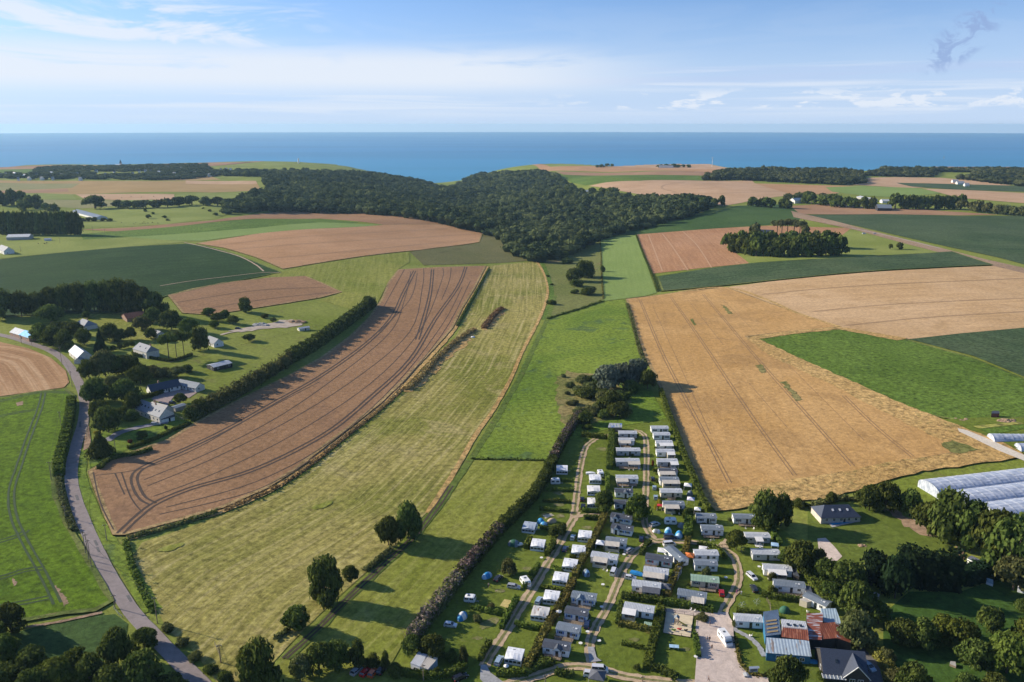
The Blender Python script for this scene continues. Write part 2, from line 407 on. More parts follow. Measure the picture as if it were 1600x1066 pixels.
def sheet(name, V, Fc, mats, mi=None, guide=None, skirt=0):
    me = bpy.data.meshes.new(name); me.from_pydata(V, [], Fc)
    for m in (mats if isinstance(mats, list) else [mats]): me.materials.append(m)
    if mi: me.polygons.foreach_set('material_index', mi)
    A = np.array([v[:2] for v in V])
    if guide is not None:
        G = np.array(guide)[:, :2]; best = np.full(len(A), 1e18); row = np.zeros((len(A), 3), np.float32); s0 = 0
        for k in range(len(G) - 1):
            d = G[k + 1] - G[k]; Ls = np.hypot(*d); u = d / Ls; r = A - G[k]; t = r @ u
            lo = -1e9 if k == 0 else 0; hi = 1e9 if k == len(G) - 2 else Ls
            tc = np.clip(t, lo, hi); q = r - tc[:, None] * u; dist = np.hypot(q[:, 0], q[:, 1]); side = np.sign(r[:, 0] * -u[1] + r[:, 1] * u[0])
            mk = dist < best; best[mk] = dist[mk]; row[mk, 0] = (dist * side)[mk]; row[mk, 1] = (s0 + tc)[mk]; s0 += Ls
    else:
        row = np.zeros((len(A), 3), np.float32); row[:, :2] = A
    at_ = me.attributes.new('row', 'FLOAT_VECTOR', 'POINT'); at_.data.foreach_set('vector', row.ravel())
    me.polygons.foreach_set('use_smooth', [True] * len(me.polygons)); me.update()
    nn = nrm(A[:, 0], A[:, 1]); me.normals_split_custom_set_from_vertices([tuple(x) for x in nn])
    return link(bpy.data.objects.new(name, me))
def W2(pxs): return [(p.x, p.y) for p in (at(*q) for q in pxs)]
RAG = ('dry_grass_margin', 'weed_patch', 'rough_dry_bank', 'bare_patch', 'headland_track', 'worn_grass', 'stony_bank', 'bare_strip', 'fallow_bank', 'chalk_patch', 'spoil_yard')
def margin_mat(m):
    green = 'green' in m.name or 'leafy' in m.name or 'beet' in m.name
    return field_mat('weedy_green_margin', (.06, .10, .02), (.17, .19, .05), (.25, .20, .09), patch=.6, fine=.3, med=.2) if green else field_mat('worn_crop_margin', (.26, .18, .08), (.36, .25, .115), (.16, .15, .05), patch=.6, fine=.3, med=.2)
def field(name, px, mat, off, guide=None, smooth=False, tracks=(), trackmat=None, world=False, label=None, wide=0.5, gap=1.9, singles=(), skirt=None):
    pts = px if world else W2([tuple(v) for v in (crom([(*p,) for p in px], True, 4) if smooth else [Vector(p) for p in px])])
    if name in RAG:
        per = sum((Vector(a) - Vector(b)).length for a, b in zip(pts, pts[1:])); st = min(4.0, per / 26); am = min(2.0, per * .024) * (.4 if 'margin' in name or 'headland' in name else 1); q = []
        for a, b in zip(pts, pts[1:] + pts[:1]):
            a, b = Vector(a), Vector(b); n = max(1, int((b - a).length / st))
            for i in range(n): v = a + (b - a) * i / n; q.append((v.x + _rj.uniform(-am, am), v.y + _rj.uniform(-am, am)))
        pts = q
    V, Fc = conform(pts, off); mi = [0] * len(Fc)
    g = W2(guide) if guide else None
    for tr in tracks:
        q = W2([tuple(v) for v in crom(tr)])
        for e in (-gap / 2, gap / 2): strip(V, Fc, mi, q, wide, off + 0.06, 1, e)
    for tr in singles:
        strip(V, Fc, mi, W2([tuple(v) for v in crom(tr)]), wide * 0.55, off + 0.05, 1)
    if skirt:
        ar = sum(p[0] * q[1] - q[0] * p[1] for p, q in zip(pts, pts[1:] + pts[:1]))
        strip(V, Fc, mi, list(pts) + [pts[0]], 2.0, off + 0.03, 2, 1.0 if ar > 0 else -1.0)
        K = len(pts); per = []
        for i in range(K):
            a, b = Vector(pts[i]), Vector(pts[(i + 1) % K]); n = max(1, int((b - a).length / 8))
            per += [a + (b - a) * k / n for k in range(n)]
        n0 = len(V)
        for p in per: z = HG(p.x, p.y); V += [(p.x, p.y, z + off), (p.x, p.y, z - 0.2)]
        for i in range(len(per)):
            a = n0 + 2 * i; b = n0 + 2 * ((i + 1) % len(per)); Fc.append([a, a + 1, b + 1, b]); mi.append(0)
    o = sheet(name, V, Fc, [mat, trackmat or mat, margin_mat(mat)] if (trackmat or skirt) else mat, mi, g)
    o['kind'] = 'structure'
    return o
def road(name, px, wid, mat, off, smooth=True, edges=None, centre=None, kind='structure'):
    pts = W2([tuple(v) for v in crom(px)]) if smooth else W2(px)
    V, Fc, mi = [], [], []; strip(V, Fc, mi, pts, wid, off, 0, 0.0, .25 if name == 'lane' else 1.0)
    mats = [mat]
    if centre: strip(V, Fc, mi, pts, centre[1], off + 0.03, 1); mats.append(centre[0])
    if edges:
        for e in (wid / 2 - 0.25, -wid / 2 + 0.25): strip(V, Fc, mi, pts, 0.12, off + 0.03, len(mats), e)
        mats.append(edges)
    o = sheet(name, V, Fc, mats, mi, pts); o['kind'] = kind; return o
# ------------------------------------------------------------------ ground, sea
G_GRASS = field_mat('grass_meadow', (.160, .195, .028), (.22, .245, .050), (.20, .17, .07), patch=.5, fine=.16, cov=.56)
def build_ground():
    nx, ny = len(XS), len(YS)
    V = [(float(GX[j, i]), float(GY[j, i]), float(GZ[j, i])) for j in range(ny) for i in range(nx)]
    Fc = []
    for j in range(ny - 1):
        for i in range(nx - 1):
            a = j * nx + i; Fc += [(a, a + 1, a + nx + 1), (a, a + nx + 1, a + nx)]
    o = sheet('ground', V, Fc, G_GRASS); o['kind'] = 'structure'
build_ground()
def sea_mat():
    m = bpy.data.materials.new('sea_water'); m.use_nodes = True; t = m.node_tree; b = t.nodes['Principled BSDF']; L = t.links.new
    g = N(t, 'ShaderNodeNewGeometry')
    def nz(sx, sy, sc, det):
        mp = N(t, 'ShaderNodeMapping'); mp.inputs['Scale'].default_value = (sx, sy, 1); L(g.outputs['Position'], mp.inputs[0])
        n = N(t, 'ShaderNodeTexNoise'); n.inputs['Scale'].default_value = sc; n.inputs['Detail'].default_value = det; L(mp.outputs[0], n.inputs['Vector']); return n.outputs[0]
    s = N(t, 'ShaderNodeSeparateXYZ'); L(g.outputs['Position'], s.inputs[0])
    c = mixc(t, ramp(t, nz(.25, 1, .0011, 5), .35, .65), (.030, .20, .40), (.020, .155, .33))
    near = math_n(t, 'SUBTRACT', 1.0, ramp(t, s.outputs[1], 2800, 7500, False))
    c = mixc(t, math_n(t, 'MULTIPLY', near, .5), c, (.04, .30, .42))
    L(c, b.inputs['Base Color']); b.inputs['Roughness'].default_value = .45; b.inputs['Specular IOR Level'].default_value = .25
    bp = N(t, 'ShaderNodeBump'); bp.inputs['Strength'].default_value = .35; bp.inputs['Distance'].default_value = 1.2
    L(nz(.5, 1, .05, 6), bp.inputs['Height']); L(bp.outputs[0], b.inputs['Normal'])
    return m
def build_sea():
    m = MB(); n = 96; Rr = 26000
    m.face([(Rr * math.cos(t * 2 * math.pi / n), Rr * math.sin(t * 2 * math.pi / n), -72.0) for t in range(n)])
    tag(m.build('sea', sea_mat()), kind='structure')
build_sea()
# ------------------------------------------------------------------ field materials
TRK = pmat('crushed_crop_soil', (.060, .038, .026), .9, coord='Object', scale=.6)
TRKG = pmat('crushed_green_crop', (.030, .060, .015), .9, scale=.6)
TRKW = pmat('crushed_wheat', (.22, .135, .07), .9, scale=.5)
M_brown = field_mat('ripe_brown_crop', (.275, .158, .080), (.310, .180, .094), (.24, .14, .08), patch=.6, fine=.14, rows=.16, freq=.35, cov=.52, med=.03, fleck=.25)
M_brown2 = field_mat('dry_brown_crop', (.30, .175, .10), (.35, .21, .12), (.24, .14, .08), patch=.4, fine=.13, rows=.10, freq=.35)
M_wheat = field_mat('ripe_wheat', (.435, .255, .092), (.50, .305, .122), (.36, .215, .085), patch=.7, fine=.13, rows=.14, freq=.25, cov=.50, med=.03, fleck=.55)
M_wheat2 = field_mat('pale_standing_wheat', (.46, .30, .15), (.52, .35, .19), (.40, .255, .12), patch=.6, fine=.12, rows=.22, freq=.12, cov=.52, med=.03, fleck=.3)
M_wheatp = field_mat('pale_pink_wheat', (.42, .27, .155), (.47, .31, .19), (.36, .22, .12), patch=.5, fine=.08, rows=.18, freq=.06)
M_wheatm = field_mat('wheat_mid', (.38, .215, .105), (.43, .25, .13), (.30, .18, .09), patch=.5, fine=.10, rows=.16, freq=.12)
M_hay = field_mat('mown_hay_meadow', (.185, .190, .034), (.320, .275, .080), (.36, .30, .12), rows=.85, freq=.48, patch=.75, fine=.26, stripe=(.40, .34, .14), cov=.54, along=.011, med=.035)
M_hay2 = field_mat('mown_lower_meadow', (.175, .200, .030), (.250, .255, .050), (.27, .25, .09), rows=.55, freq=.34, patch=.5, fine=.2, stripe=(.30, .29, .09), cov=.60)
M_bright = field_mat('lush_green_meadow', (.115, .178, .022), (.185, .240, .034), (.070, .115, .045), patch=.75, fine=.26, cov=.55, med=.045, rows=.12, freq=.16)
M_slope = field_mat('rough_pasture', (.135, .155, .040), (.17, .18, .055), (.20, .14, .08), patch=.7, fine=.2, cov=.58, med=.03)
M_strip = field_mat('light_green_mown_strip', (.180, .250, .065), (.20, .27, .075), None, rows=.25, freq=.35, fine=.1, stripe=(.25, .30, .10))
M_maize = field_mat('dark_green_maize', (.050, .080, .034), (.075, .105, .048), (.085, .135, .055), patch=.6, fine=.28, rows=.45, freq=.22, med=.03)
M_beet = field_mat('leafy_green_crop', (.082, .135, .020), (.110, .170, .028), (.14, .20, .03), patch=.7, fine=.34, rows=.25, freq=.3, med=.02)
M_left = field_mat('bright_green_crop', (.080, .140, .008), (.110, .175, .011), (.05, .11, .015), patch=.5, fine=.28, rows=.22, freq=.8, med=.10, cov=.6)
M_dkleft = field_mat('dark_green_beet', (.022, .050, .012), (.034, .066, .017), (.09, .14, .07), patch=.25, fine=.2, rows=.35, freq=.10, along=.004)
M_past = field_mat('pale_pasture', (.180, .215, .045), (.23, .26, .065), (.23, .23, .10), patch=.4, fine=.1, med=.02)
M_past2 = field_mat('yellow_pasture', (.22, .215, .085), (.25, .23, .10), (.17, .18, .06), patch=.4, fine=.1, med=.02)
M_mustard = field_mat('ochre_far_field', (.32, .215, .085), (.36, .24, .10), (.28, .20, .09), patch=.4, fine=.06, rows=.1, freq=.05)
M_stub = field_mat('harvested_stubble', (.36, .205, .10), (.42, .25, .125), (.30, .17, .08), patch=.4, fine=.1, rows=.75, freq=.22, stripe=(.55, .38, .22), along=.004)
M_orange = field_mat('orange_brown_stubble', (.34, .18, .09), (.38, .21, .11), (.42, .27, .15), patch=.5, fine=.14, rows=.35, freq=.3)
M_dry = field_mat('dry_tall_grass', (.42, .265, .095), (.50, .33, .13), (.24, .19, .065), patch=.6, fine=.3, bump=.9, cov=.52, med=.15)
M_lawn = field_mat('camp_lawn', (.110, .145, .020), (.150, .185, .030), (.19, .17, .06), patch=.55, fine=.15, cov=.62, med=.09)
M_lawn2 = field_mat('garden_lawn', (.085, .120, .020), (.12, .155, .028), (.15, .13, .05), patch=.4, fine=.15)
M_deep = field_mat('deep_green_meadow', (.045, .085, .022), (.065, .11, .03), (.08, .12, .04), patch=.4, fine=.2)  # darker green grass, for the far meadow and the paddock
M_soil = field_mat('bare_soil', (.28, .19, .12), (.34, .235, .15), (.16, .13, .06), patch=.5, fine=.2)
# ------------------------------------------------------------------ far fields, sea to forest
# right, behind the wood
field('coast_field', [(780, 258), (830, 254.5), (900, 257), (935, 259.5), (930, 262), (860, 262), (800, 261)], M_past, .2)
field('coast_wheat_field', [(955, 260), (985, 259.5), (1050, 256), (1110, 257), (1135, 262), (1140, 266), (1060, 264), (960, 262)], M_wheatp, .2)
field('coast_wheat_field', [(770, 259), (860, 261), (1000, 262), (1135, 265), (1120, 270), (960, 269), (850, 268), (790, 262)], M_wheatm, .3, [(770, 262), (1130, 268)])
field('coast_wheat_field', [(868, 268.4), (1000, 269), (1120, 270), (1105, 275), (980, 274), (880, 273)], M_brown2, .4, [(868, 270), (1120, 272)])
field('green_field', [(870, 273), (980, 274), (1110, 275), (1100, 282), (1000, 283), (915, 290), (895, 286)], M_beet, .4, [(870, 275), (1110, 279)])
field('wheat_field', [(920, 291), (965, 282.5), (1060, 281.5), (1175, 282.5), (1180, 287), (1290, 290), (1305, 302), (1230, 306), (1175, 313), (1130, 322), (1090, 316), (1000, 304), (960, 297)], M_wheatp, .3, [(930, 290), (1100, 300), (1300, 303)],
      tracks=[[(1055, 300), (1035, 295), (1040, 289), (1070, 285)], [(1050, 301), (1100, 303), (1290, 297)]], trackmat=TRKW, wide=1.2, gap=3)
field('wheat_field', [(1180, 287), (1290, 290), (1345, 291), (1305, 303), (1240, 306)], M_wheatm, .45, [(1180, 290), (1345, 296)])
field('wheat_field', [(1345, 279), (1400, 277), (1470, 278), (1530, 283), (1580, 290), (1500, 292), (1420, 294), (1350, 290), (1300, 288)], M_wheatp, .3, [(1345, 280), (1560, 288)])
field('green_field', [(1290, 293), (1345, 291), (1430, 294), (1470, 302), (1400, 309), (1350, 306), (1300, 300)], M_strip, .5, [(1290, 294), (1470, 303)])
field('maize_field', [(1400, 286), (1450, 287), (1600, 291), (1700, 294), (1700, 302), (1600, 300), (1500, 297), (1425, 292)], M_maize, .6, [(1400, 288), (1600, 296)])
field('wheat_field', [(1440, 295), (1500, 297), (1600, 302), (1700, 306), (1700, 322), (1600, 318), (1500, 310), (1470, 302)], M_wheatp, .5, [(1440, 300), (1650, 314)])
field('coast_wheat_field', [(1455, 262), (1530, 260), (1700, 262), (1700, 267), (1600, 266), (1460, 265)], M_wheatm, .2)
field('coast_field', [(1370, 263), (1450, 262), (1450, 267), (1390, 267)], M_past, .2)
field('brown_field', [(1236, 322), (1300, 318), (1345, 323), (1440, 328), (1560, 336), (1500, 337), (1380, 335), (1250, 335)], M_brown2, .4, [(1240, 326), (1520, 335)])
field('dark_meadow', [(920, 370), (950, 352), (1010, 344), (1110, 335), (1150, 322), (1200, 319), (1262, 323), (1248, 345), (1200, 352), (1110, 358), (993, 367), (938, 374), (880, 385)], M_deep, .25)
field('maize_field', [(1250, 336), (1380, 335), (1500, 338), (1700, 338), (1700, 434), (1600, 414), (1560, 403), (1480, 386), (1400, 368), (1330, 352), (1260, 343)], M_maize, .5, [(1260, 338), (1700, 350)])
field('pasture', [(1150, 402), (1320, 356), (1345, 359), (1440, 379), (1490, 393), (1330, 403), (1172, 412)], M_past, .25)
field('orange_field', [(993, 367), (1110, 358), (1200, 353), (1330, 357), (1310, 372), (1135, 372), (1150, 396), (1171, 412), (1090, 420), (1019, 428)], M_orange, .3, [(1010, 368), (1040, 425)],
      tracks=[[(1035, 366), (1050, 385), (1075, 423)], [(1068, 363), (1090, 385), (1112, 419)], [(1013, 367), (1035, 424)]], trackmat=pmat('pale_straw_rows', (.44, .27, .15), .9), wide=.6, gap=.7)
field('maize_field', [(1026, 433), (1100, 421), (1171, 412.5), (1330, 403.5), (1488, 394), (1552, 415), (1450, 420), (1300, 430), (1200, 440), (1070, 453), (1034, 456)], M_maize, .9, [(1026, 440), (1550, 405)], skirt=1)
field('dirt_track', [(1236, 330), (1248, 333), (1345, 357), (1400, 371), (1470, 388), (1540, 406), (1620, 424), (1600, 428), (1530, 411), (1455, 392), (1340, 361), (1240, 340)], M_soil, .55)
road('pale_track', [(1330, 357), (1400, 372), (1468, 389)], 2.2, pmat('pale_gravel', (.36, .31, .25), .9), .62)
# left, behind the hamlet
field('coast_wheat_field', [(-80, 263), (30, 260), (100, 258), (250, 256.5), (330, 254), (400, 253.5), (620, 256.5), (600, 262), (300, 262), (60, 267), (-80, 270)], M_brown2, .2)
field('green_field', [(-80, 268), (0, 265), (55, 264), (50, 272), (-80, 276)], M_beet, .4)
field('green_field', [(410, 257), (560, 258), (620, 257), (640, 262), (420, 261)], M_past, .4)
field('ochre_field', [(-80, 283), (0, 282), (180, 283), (300, 283), (400, 284), (408, 297), (330, 301), (112, 304), (0, 300), (-80, 300)], M_mustard, .25, [(0, 290), (400, 292)])
field('yellow_field', [(-80, 287), (0, 286), (125, 287), (112, 294), (0, 298), (-80, 299)], M_past2, .35)
field('pasture', [(235, 274), (330, 276), (345, 281), (240, 282)], M_mustard, .35)
field('wheat_strip', [(290, 282.5), (400, 283), (402, 288), (290, 287.5)], M_wheatp, .45)
field('brown_strip', [(-80, 300), (0, 299), (105, 295), (108, 300), (40, 302), (-80, 304)], M_brown2, .35)
field('pasture', [(-80, 304), (60, 302), (112, 304), (120, 312), (60, 312), (-80, 318)], M_past, .3)
field('stubble_field', [(118, 304), (272, 304), (273, 313), (180, 313), (130, 310)], M_wheatp, .35, [(118, 306), (272, 309)])
field('green_field', [(276, 303), (410, 300), (400, 306), (355, 312), (276, 310)], M_past, .35)
field('pasture', [(60, 312), (180, 313), (235, 314), (180, 322), (130, 326), (60, 322)], M_past2, .25)
field('pasture', [(180, 314), (240, 312), (260, 317), (200, 321)], M_strip, .35)
field('pasture', [(125, 334), (160, 328), (240, 325), (320, 323), (338, 342), (260, 351), (160, 356), (125, 358)], M_past, .3)
field('green_field', [(306, 322), (352, 320), (358, 334), (340, 341)], M_past, .4)
field('brown_strip', [(126, 359), (200, 356), (330, 345), (400, 335), (470, 327.5), (560, 328), (680, 340), (776, 348), (700, 352), (600, 352), (500, 342), (400, 342), (280, 354), (180, 362)], M_brown, .3, [(130, 360), (400, 340), (600, 335), (776, 350)])
field('green_strip', [(126, 366), (180, 362), (300, 352), (400, 342.5), (500, 342.5), (560, 348), (520, 352), (400, 358), (200, 371), (130, 375)], M_beet, .35, [(130, 370), (400, 350), (560, 350)])
field('light_green_strip', [(200, 371), (400, 357), (500, 348), (598, 352), (520, 362), (400, 366), (315, 377), (260, 376)], M_strip, .4, [(200, 372), (590, 352)])
field('pasture', [(-80, 382), (0, 376), (60, 370), (130, 367), (200, 370), (300, 378), (200, 386), (0, 405), (-80, 412)], M_past, .3)
field('wheat_field', [(306, 381), (400, 366), (520, 357), (598, 352), (700, 352), (776, 349), (783, 362), (755, 363), (749, 379), (660, 391), (560, 402), (490, 413), (442, 421), (400, 403), (350, 388)], M_wheatm, .5, [(306, 385), (500, 380), (780, 355)],
      tracks=[[(350, 392), (500, 380), (752, 366)], [(420, 405), (560, 392), (740, 375)], [(330, 385), (480, 370), (700, 358)]], trackmat=TRKW, wide=.7, gap=2.2, skirt=1)
field('dark_green_field', [(-100, 420), (0, 406), (200, 386), (292, 381), (322, 385), (362, 396), (400, 410), (440, 426), (405, 433), (330, 447), (262, 463), (180, 490), (-100, 500)], M_dkleft, .5, [(-100, 412), (0, 404), (200, 388), (300, 382)], skirt=1)
road('chalky_track', [(288, 380), (312, 385), (340, 392), (375, 402), (400, 415), (412, 425)], 1.8, pmat('chalk_path', (.40, .29, .20), .95), .75)
road('chalky_track', [(250, 448), (300, 440), (350, 434), (412, 427), (440, 428)], 1.1, MATS['chalk_path'], .75)
field('bright_pasture', [(400, 436), (445, 424), (490, 414), (560, 403), (640, 394), (640, 410), (622, 421), (604, 446), (590, 474), (583, 484), (560, 486), (500, 470), (535, 457), (478, 432)], M_hay2, .25, [(560, 405), (540, 480)])
field('brown_slope', [(640, 394), (749, 380), (757, 364), (785, 364), (800, 378), (838, 391), (836, 407), (760, 412), (662, 415)], field_mat('olive_slope_grass', (.125, .125, .045), (.15, .14, .055), (.085, .075, .035), patch=.6, fine=.15, med=.03), .3)
field('brown_field', [(262, 462), (300, 452), (350, 442), (425, 434), (478, 432), (505, 443), (535, 457), (500, 466), (400, 482), (330, 493), (285, 490)], M_brown, .5, [(262, 470), (535, 440)],
      tracks=[[(275, 474), (400, 455), (510, 450)], [(300, 487), (420, 468), (520, 458)]], trackmat=TRK, wide=.4, gap=1.6, skirt=1)
# ------------------------------------------------------------------ middle and near fields
BROWN = [(137, 738), (165, 722), (215, 704), (262, 688), (300, 664), (345, 640), (400, 612), (450, 588), (500, 560), (545, 527), (575, 498), (596, 468), (606, 442), (622, 422), (690, 418), (760, 416), (743, 450), (722, 484), (708, 513), (690, 534), (660, 566), (630, 598), (595, 632), (555, 664), (508, 700), (465, 735), (420, 764), (350, 795), (285, 814), (230, 829), (195, 838), (176, 838), (162, 806), (148, 770)]
field('brown_crop_field', BROWN, M_brown, .6, [(180, 800), (300, 720), (450, 640), (560, 560), (640, 470), (660, 420)],
      tracks=[[(188, 836), (215, 810), (245, 788), (300, 765), (380, 742), (450, 712), (520, 672), (580, 622), (640, 565), (680, 500), (715, 450), (728, 418)],
              [(240, 790), (225, 782), (215, 768), (210, 748), (225, 732), (280, 708), (350, 675), (430, 630), (500, 590), (570, 540), (610, 500), (630, 460), (648, 424)],
              [(652, 532), (662, 500), (672, 460), (676, 422)]],
      singles=[[(150, 745), (220, 735), (300, 706), (400, 650), (500, 598)], [(146, 740), (158, 790), (178, 830)], [(190, 740), (205, 780), (222, 802)], [(180, 742), (195, 775)],
               [(230, 762), (330, 720), (450, 660), (560, 590), (640, 520), (660, 450), (662, 420)], [(240, 778), (340, 740), (460, 680), (580, 600), (655, 520), (690, 440), (692, 420)],
               [(225, 752), (330, 708), (440, 650), (540, 580), (610, 520), (632, 470), (642, 425)], [(260, 795), (400, 755), (520, 690), (620, 600), (690, 510), (722, 450)], [(250, 806), (400, 768), (500, 710), (600, 630), (690, 525), (735, 440)],
               [(600, 480), (622, 440), (632, 422)], [(592, 520), (640, 470), (652, 428)], [(690, 470), (702, 440), (705, 420)]],
      trackmat=TRK, wide=1.05, gap=2.4, skirt=1)
HAYP = [(760, 416), (838, 408), (850, 428), (856, 450), (850, 478), (836, 510), (815, 550), (798, 590), (770, 640), (742, 680), (705, 742), (668, 800), (620, 852), (560, 905), (500, 960), (455, 1005), (405, 1060), (380, 1090), (345, 1075), (300, 1015), (262, 985), (238, 940), (218, 900), (206, 872), (222, 848), (290, 826), (355, 803), (430, 772), (475, 742), (520, 706), (568, 668), (608, 636), (645, 605), (670, 580), (700, 548), (720, 512), (735, 482), (750, 448)]
field('hay_meadow', HAYP, M_hay, .12, [(260, 960), (330, 900), (420, 850), (540, 780), (650, 680), (740, 580), (790, 490), (800, 412)])
field('lower_meadow', [(738, 718), (850, 720), (848, 745), (812, 790), (770, 830), (735, 870), (700, 912), (660, 960), (630, 1005), (610, 1040), (560, 1062), (440, 1090), (410, 1075), (450, 1020), (500, 970), (560, 918), (625, 858), (672, 806), (708, 748)], M_hay2, .14, [(440, 1060), (560, 950), (680, 830), (790, 720)])
field('lush_meadow', [(852, 500), (900, 485), (942, 472), (975, 468), (985, 505), (998, 550), (1010, 585), (1022, 620), (1042, 655), (960, 668), (880, 690), (862, 712), (850, 720), (740, 718), (762, 684), (790, 632), (812, 580), (832, 535)], M_bright, .2, [(800, 700), (860, 560), (960, 480)])
field('rough_slope', [(840, 392), (882, 382), (935, 373), (940, 400), (942, 468), (900, 485), (850, 501), (860, 468), (862, 440), (848, 408)], M_slope, .2)
road('worn_headland', [(1060, 457), (1135, 450), (1200, 470), (1245, 490), (1312, 512)], 3.5, M_dry, .6)
field('light_green_strip', [(936, 374), (993, 367), (1008, 405), (1026, 458), (1008, 463), (943, 471), (939, 420)], M_strip, .3, [(964, 372), (980, 465)])
field('wheat_field', [(1130, 450), (1200, 441), (1300, 431), (1450, 421), (1560, 416), (1700, 440), (1700, 520), (1600, 513), (1420, 531), (1310, 513), (1240, 490)], M_wheat2, .45, [(1130, 450), (1560, 430)],
      tracks=[[(1190, 461), (1350, 447), (1600, 436)], [(1270, 488), (1400, 476), (1620, 466)], [(1320, 510), (1450, 497), (1620, 487)]], trackmat=TRKW, wide=.6, gap=1.9)
field('wheat_field', [(978, 468), (1060, 457), (1135, 449), (1245, 489), (1315, 512), (1240, 519), (1168, 527), (1220, 553), (1300, 590), (1390, 632), (1470, 662), (1540, 690), (1562, 704), (1495, 711), (1400, 727), (1340, 745), (1290, 757), (1240, 775), (1200, 768), (1140, 772), (1110, 775), (1098, 772), (1085, 745), (1066, 705), (1050, 660), (1030, 605), (1008, 560), (992, 512)], M_wheat, .55, [(1010, 470), (1140, 760)],
      tracks=[[(1000, 470), (1038, 560), (1090, 660), (1140, 757)], [(1048, 465), (1100, 540), (1180, 660), (1242, 745)], [(1098, 460), (1190, 570), (1270, 660), (1332, 730)], [(1318, 620), (1370, 670), (1425, 715)]],
      singles=[[(1020, 480), (1070, 590), (1110, 680)], [(1170, 600), (1230, 670)], [(1075, 470), (1130, 540)], [(1270, 610), (1350, 690)], [(1130, 470), (1200, 540), (1300, 640)], [(1060, 620), (1130, 720)]], trackmat=TRKW, wide=.42, gap=1.6, skirt=1)
field('dry_grass_margin', [(1098, 780), (1090, 762), (1130, 768), (1200, 756), (1300, 742), (1400, 722), (1500, 708), (1470, 690), (1380, 645), (1290, 598), (1200, 556), (1165, 530), (1180, 528), (1230, 552), (1310, 588), (1400, 628), (1480, 660), (1560, 690), (1600, 712), (1560, 722), (1440, 738), (1370, 757), (1300, 780), (1200, 790), (1120, 800)], M_dry, .60)
field('headland_track', [(1168, 528), (1240, 518), (1310, 512), (1420, 530), (1400, 533), (1310, 516), (1240, 523), (1180, 532)], M_dry, .66)
M_weed = field_mat('weeds_in_wheat', (.14, .15, .04), (.24, .20, .08), (.07, .11, .02), patch=.6, fine=.3, med=.3)
for wp in ([(1180, 573), (1190, 571), (1198, 583), (1190, 585)], [(1220, 598), (1228, 598), (1252, 626), (1244, 629)], [(1470, 694), (1490, 690), (1530, 704), (1500, 712), (1480, 706)], [(1078, 500), (1082, 499), (1088, 509), (1084, 510)], [(1126, 477), (1134, 480), (1145, 492), (1138, 492)]):
    field('weed_patch', wp, M_weed, .68)
field('leafy_field', [(1170, 529), (1250, 519), (1318, 514), (1420, 532), (1520, 560), (1600, 592), (1700, 625), (1700, 668), (1600, 655), (1500, 659), (1440, 648), (1370, 620), (1290, 582), (1215, 550)], M_beet, .45, [(1180, 530), (1600, 640)], skirt=1)
field('dark_leafy_field', [(1420, 531), (1500, 522), (1600, 513), (1700, 510), (1700, 622), (1600, 590), (1520, 557)], M_maize, .5, [(1430, 532), (1700, 600)])
# left of the lane
field('stubble_field', [(-100, 525), (-40, 532), (0, 535), (45, 545), (80, 560), (103, 580), (108, 598), (100, 606), (0, 620), (-120, 632)], M_stub, .25, [(-60, 545), (0, 548), (50, 560), (75, 590), (110, 640)])
field('green_crop_field', [(-140, 635), (0, 622), (60, 612), (104, 608), (118, 618), (112, 650), (98, 690), (86, 730), (90, 775), (110, 820), (135, 862), (160, 905), (180, 940), (150, 957), (100, 962), (0, 980), (-180, 1000)], M_left, .45, [(60, 612), (30, 700), (20, 780), (60, 860), (120, 960)],
      tracks=[[(68, 615), (62, 640), (45, 685), (30, 730), (18, 770), (22, 810), (40, 850), (68, 900), (90, 945)], [(-60, 633), (0, 628), (60, 615), (110, 615)], [(-80, 678), (0, 652), (55, 642)], [(-80, 870), (0, 848), (30, 838), (42, 830)], [(-80, 925), (0, 905), (40, 893), (68, 890)], [(-60, 960), (30, 945), (80, 935)]],
      trackmat=TRKG, wide=.8, gap=2.0, skirt=1)
field('bare_patch', [(25, 631), (36, 628), (36, 634), (27, 636)], M_soil, .5)
field('bare_patch', [(82, 918), (88, 916), (108, 944), (100, 950)], M_soil, .5)
field('bare_patch', [(20, 905), (27, 912), (24, 918), (19, 912)], M_soil, .5)
field('paddock', [(40, 985), (100, 968), (180, 960), (200, 975), (195, 1010), (120, 1060), (-20, 1080), (-40, 1000)], M_deep, .1)
road('chalk_bank', [(40, 981), (80, 975), (120, 967), (160, 958)], 1.2, M_soil, .3)
# verges and rough edges of the brown field and the hay meadow
road('rough_margin', [(762, 417), (744, 452), (724, 486), (709, 515), (692, 536), (662, 568), (632, 600), (597, 634), (557, 666), (510, 702), (467, 737), (422, 766), (352, 797), (287, 816), (232, 832), (200, 842)], 4.0, M_dry, .3)
road('grassy_verge', [(127, 700), (124, 740), (140, 790), (160, 830), (185, 868), (215, 915), (238, 955)], 5.5, M_bright, .16)
road('dry_strip', [(838, 408), (850, 428), (856, 452), (850, 480), (836, 512), (815, 552), (798, 592), (770, 642), (742, 682), (706, 744), (668, 802)], 2.4, M_dry, .22)
field('rough_dry_bank', [(735, 522), (742, 512), (744, 520), (735, 532), (700, 562), (660, 605), (635, 614), (628, 612), (650, 590), (680, 560), (706, 535)], M_dry, .25)
field('rough_dry_bank', [(752, 512), (770, 488), (786, 480), (790, 486), (772, 508), (758, 517)], M_dry, .25)
M_track = field_mat('trodden_green_track', (.085, .125, .022), (.13, .17, .035), (.20, .17, .07), patch=.5, fine=.25, med=.2)
road('green_track', [(842, 394), (848, 412), (858, 438), (862, 466), (850, 500)], 4.5, M_beet, .24)
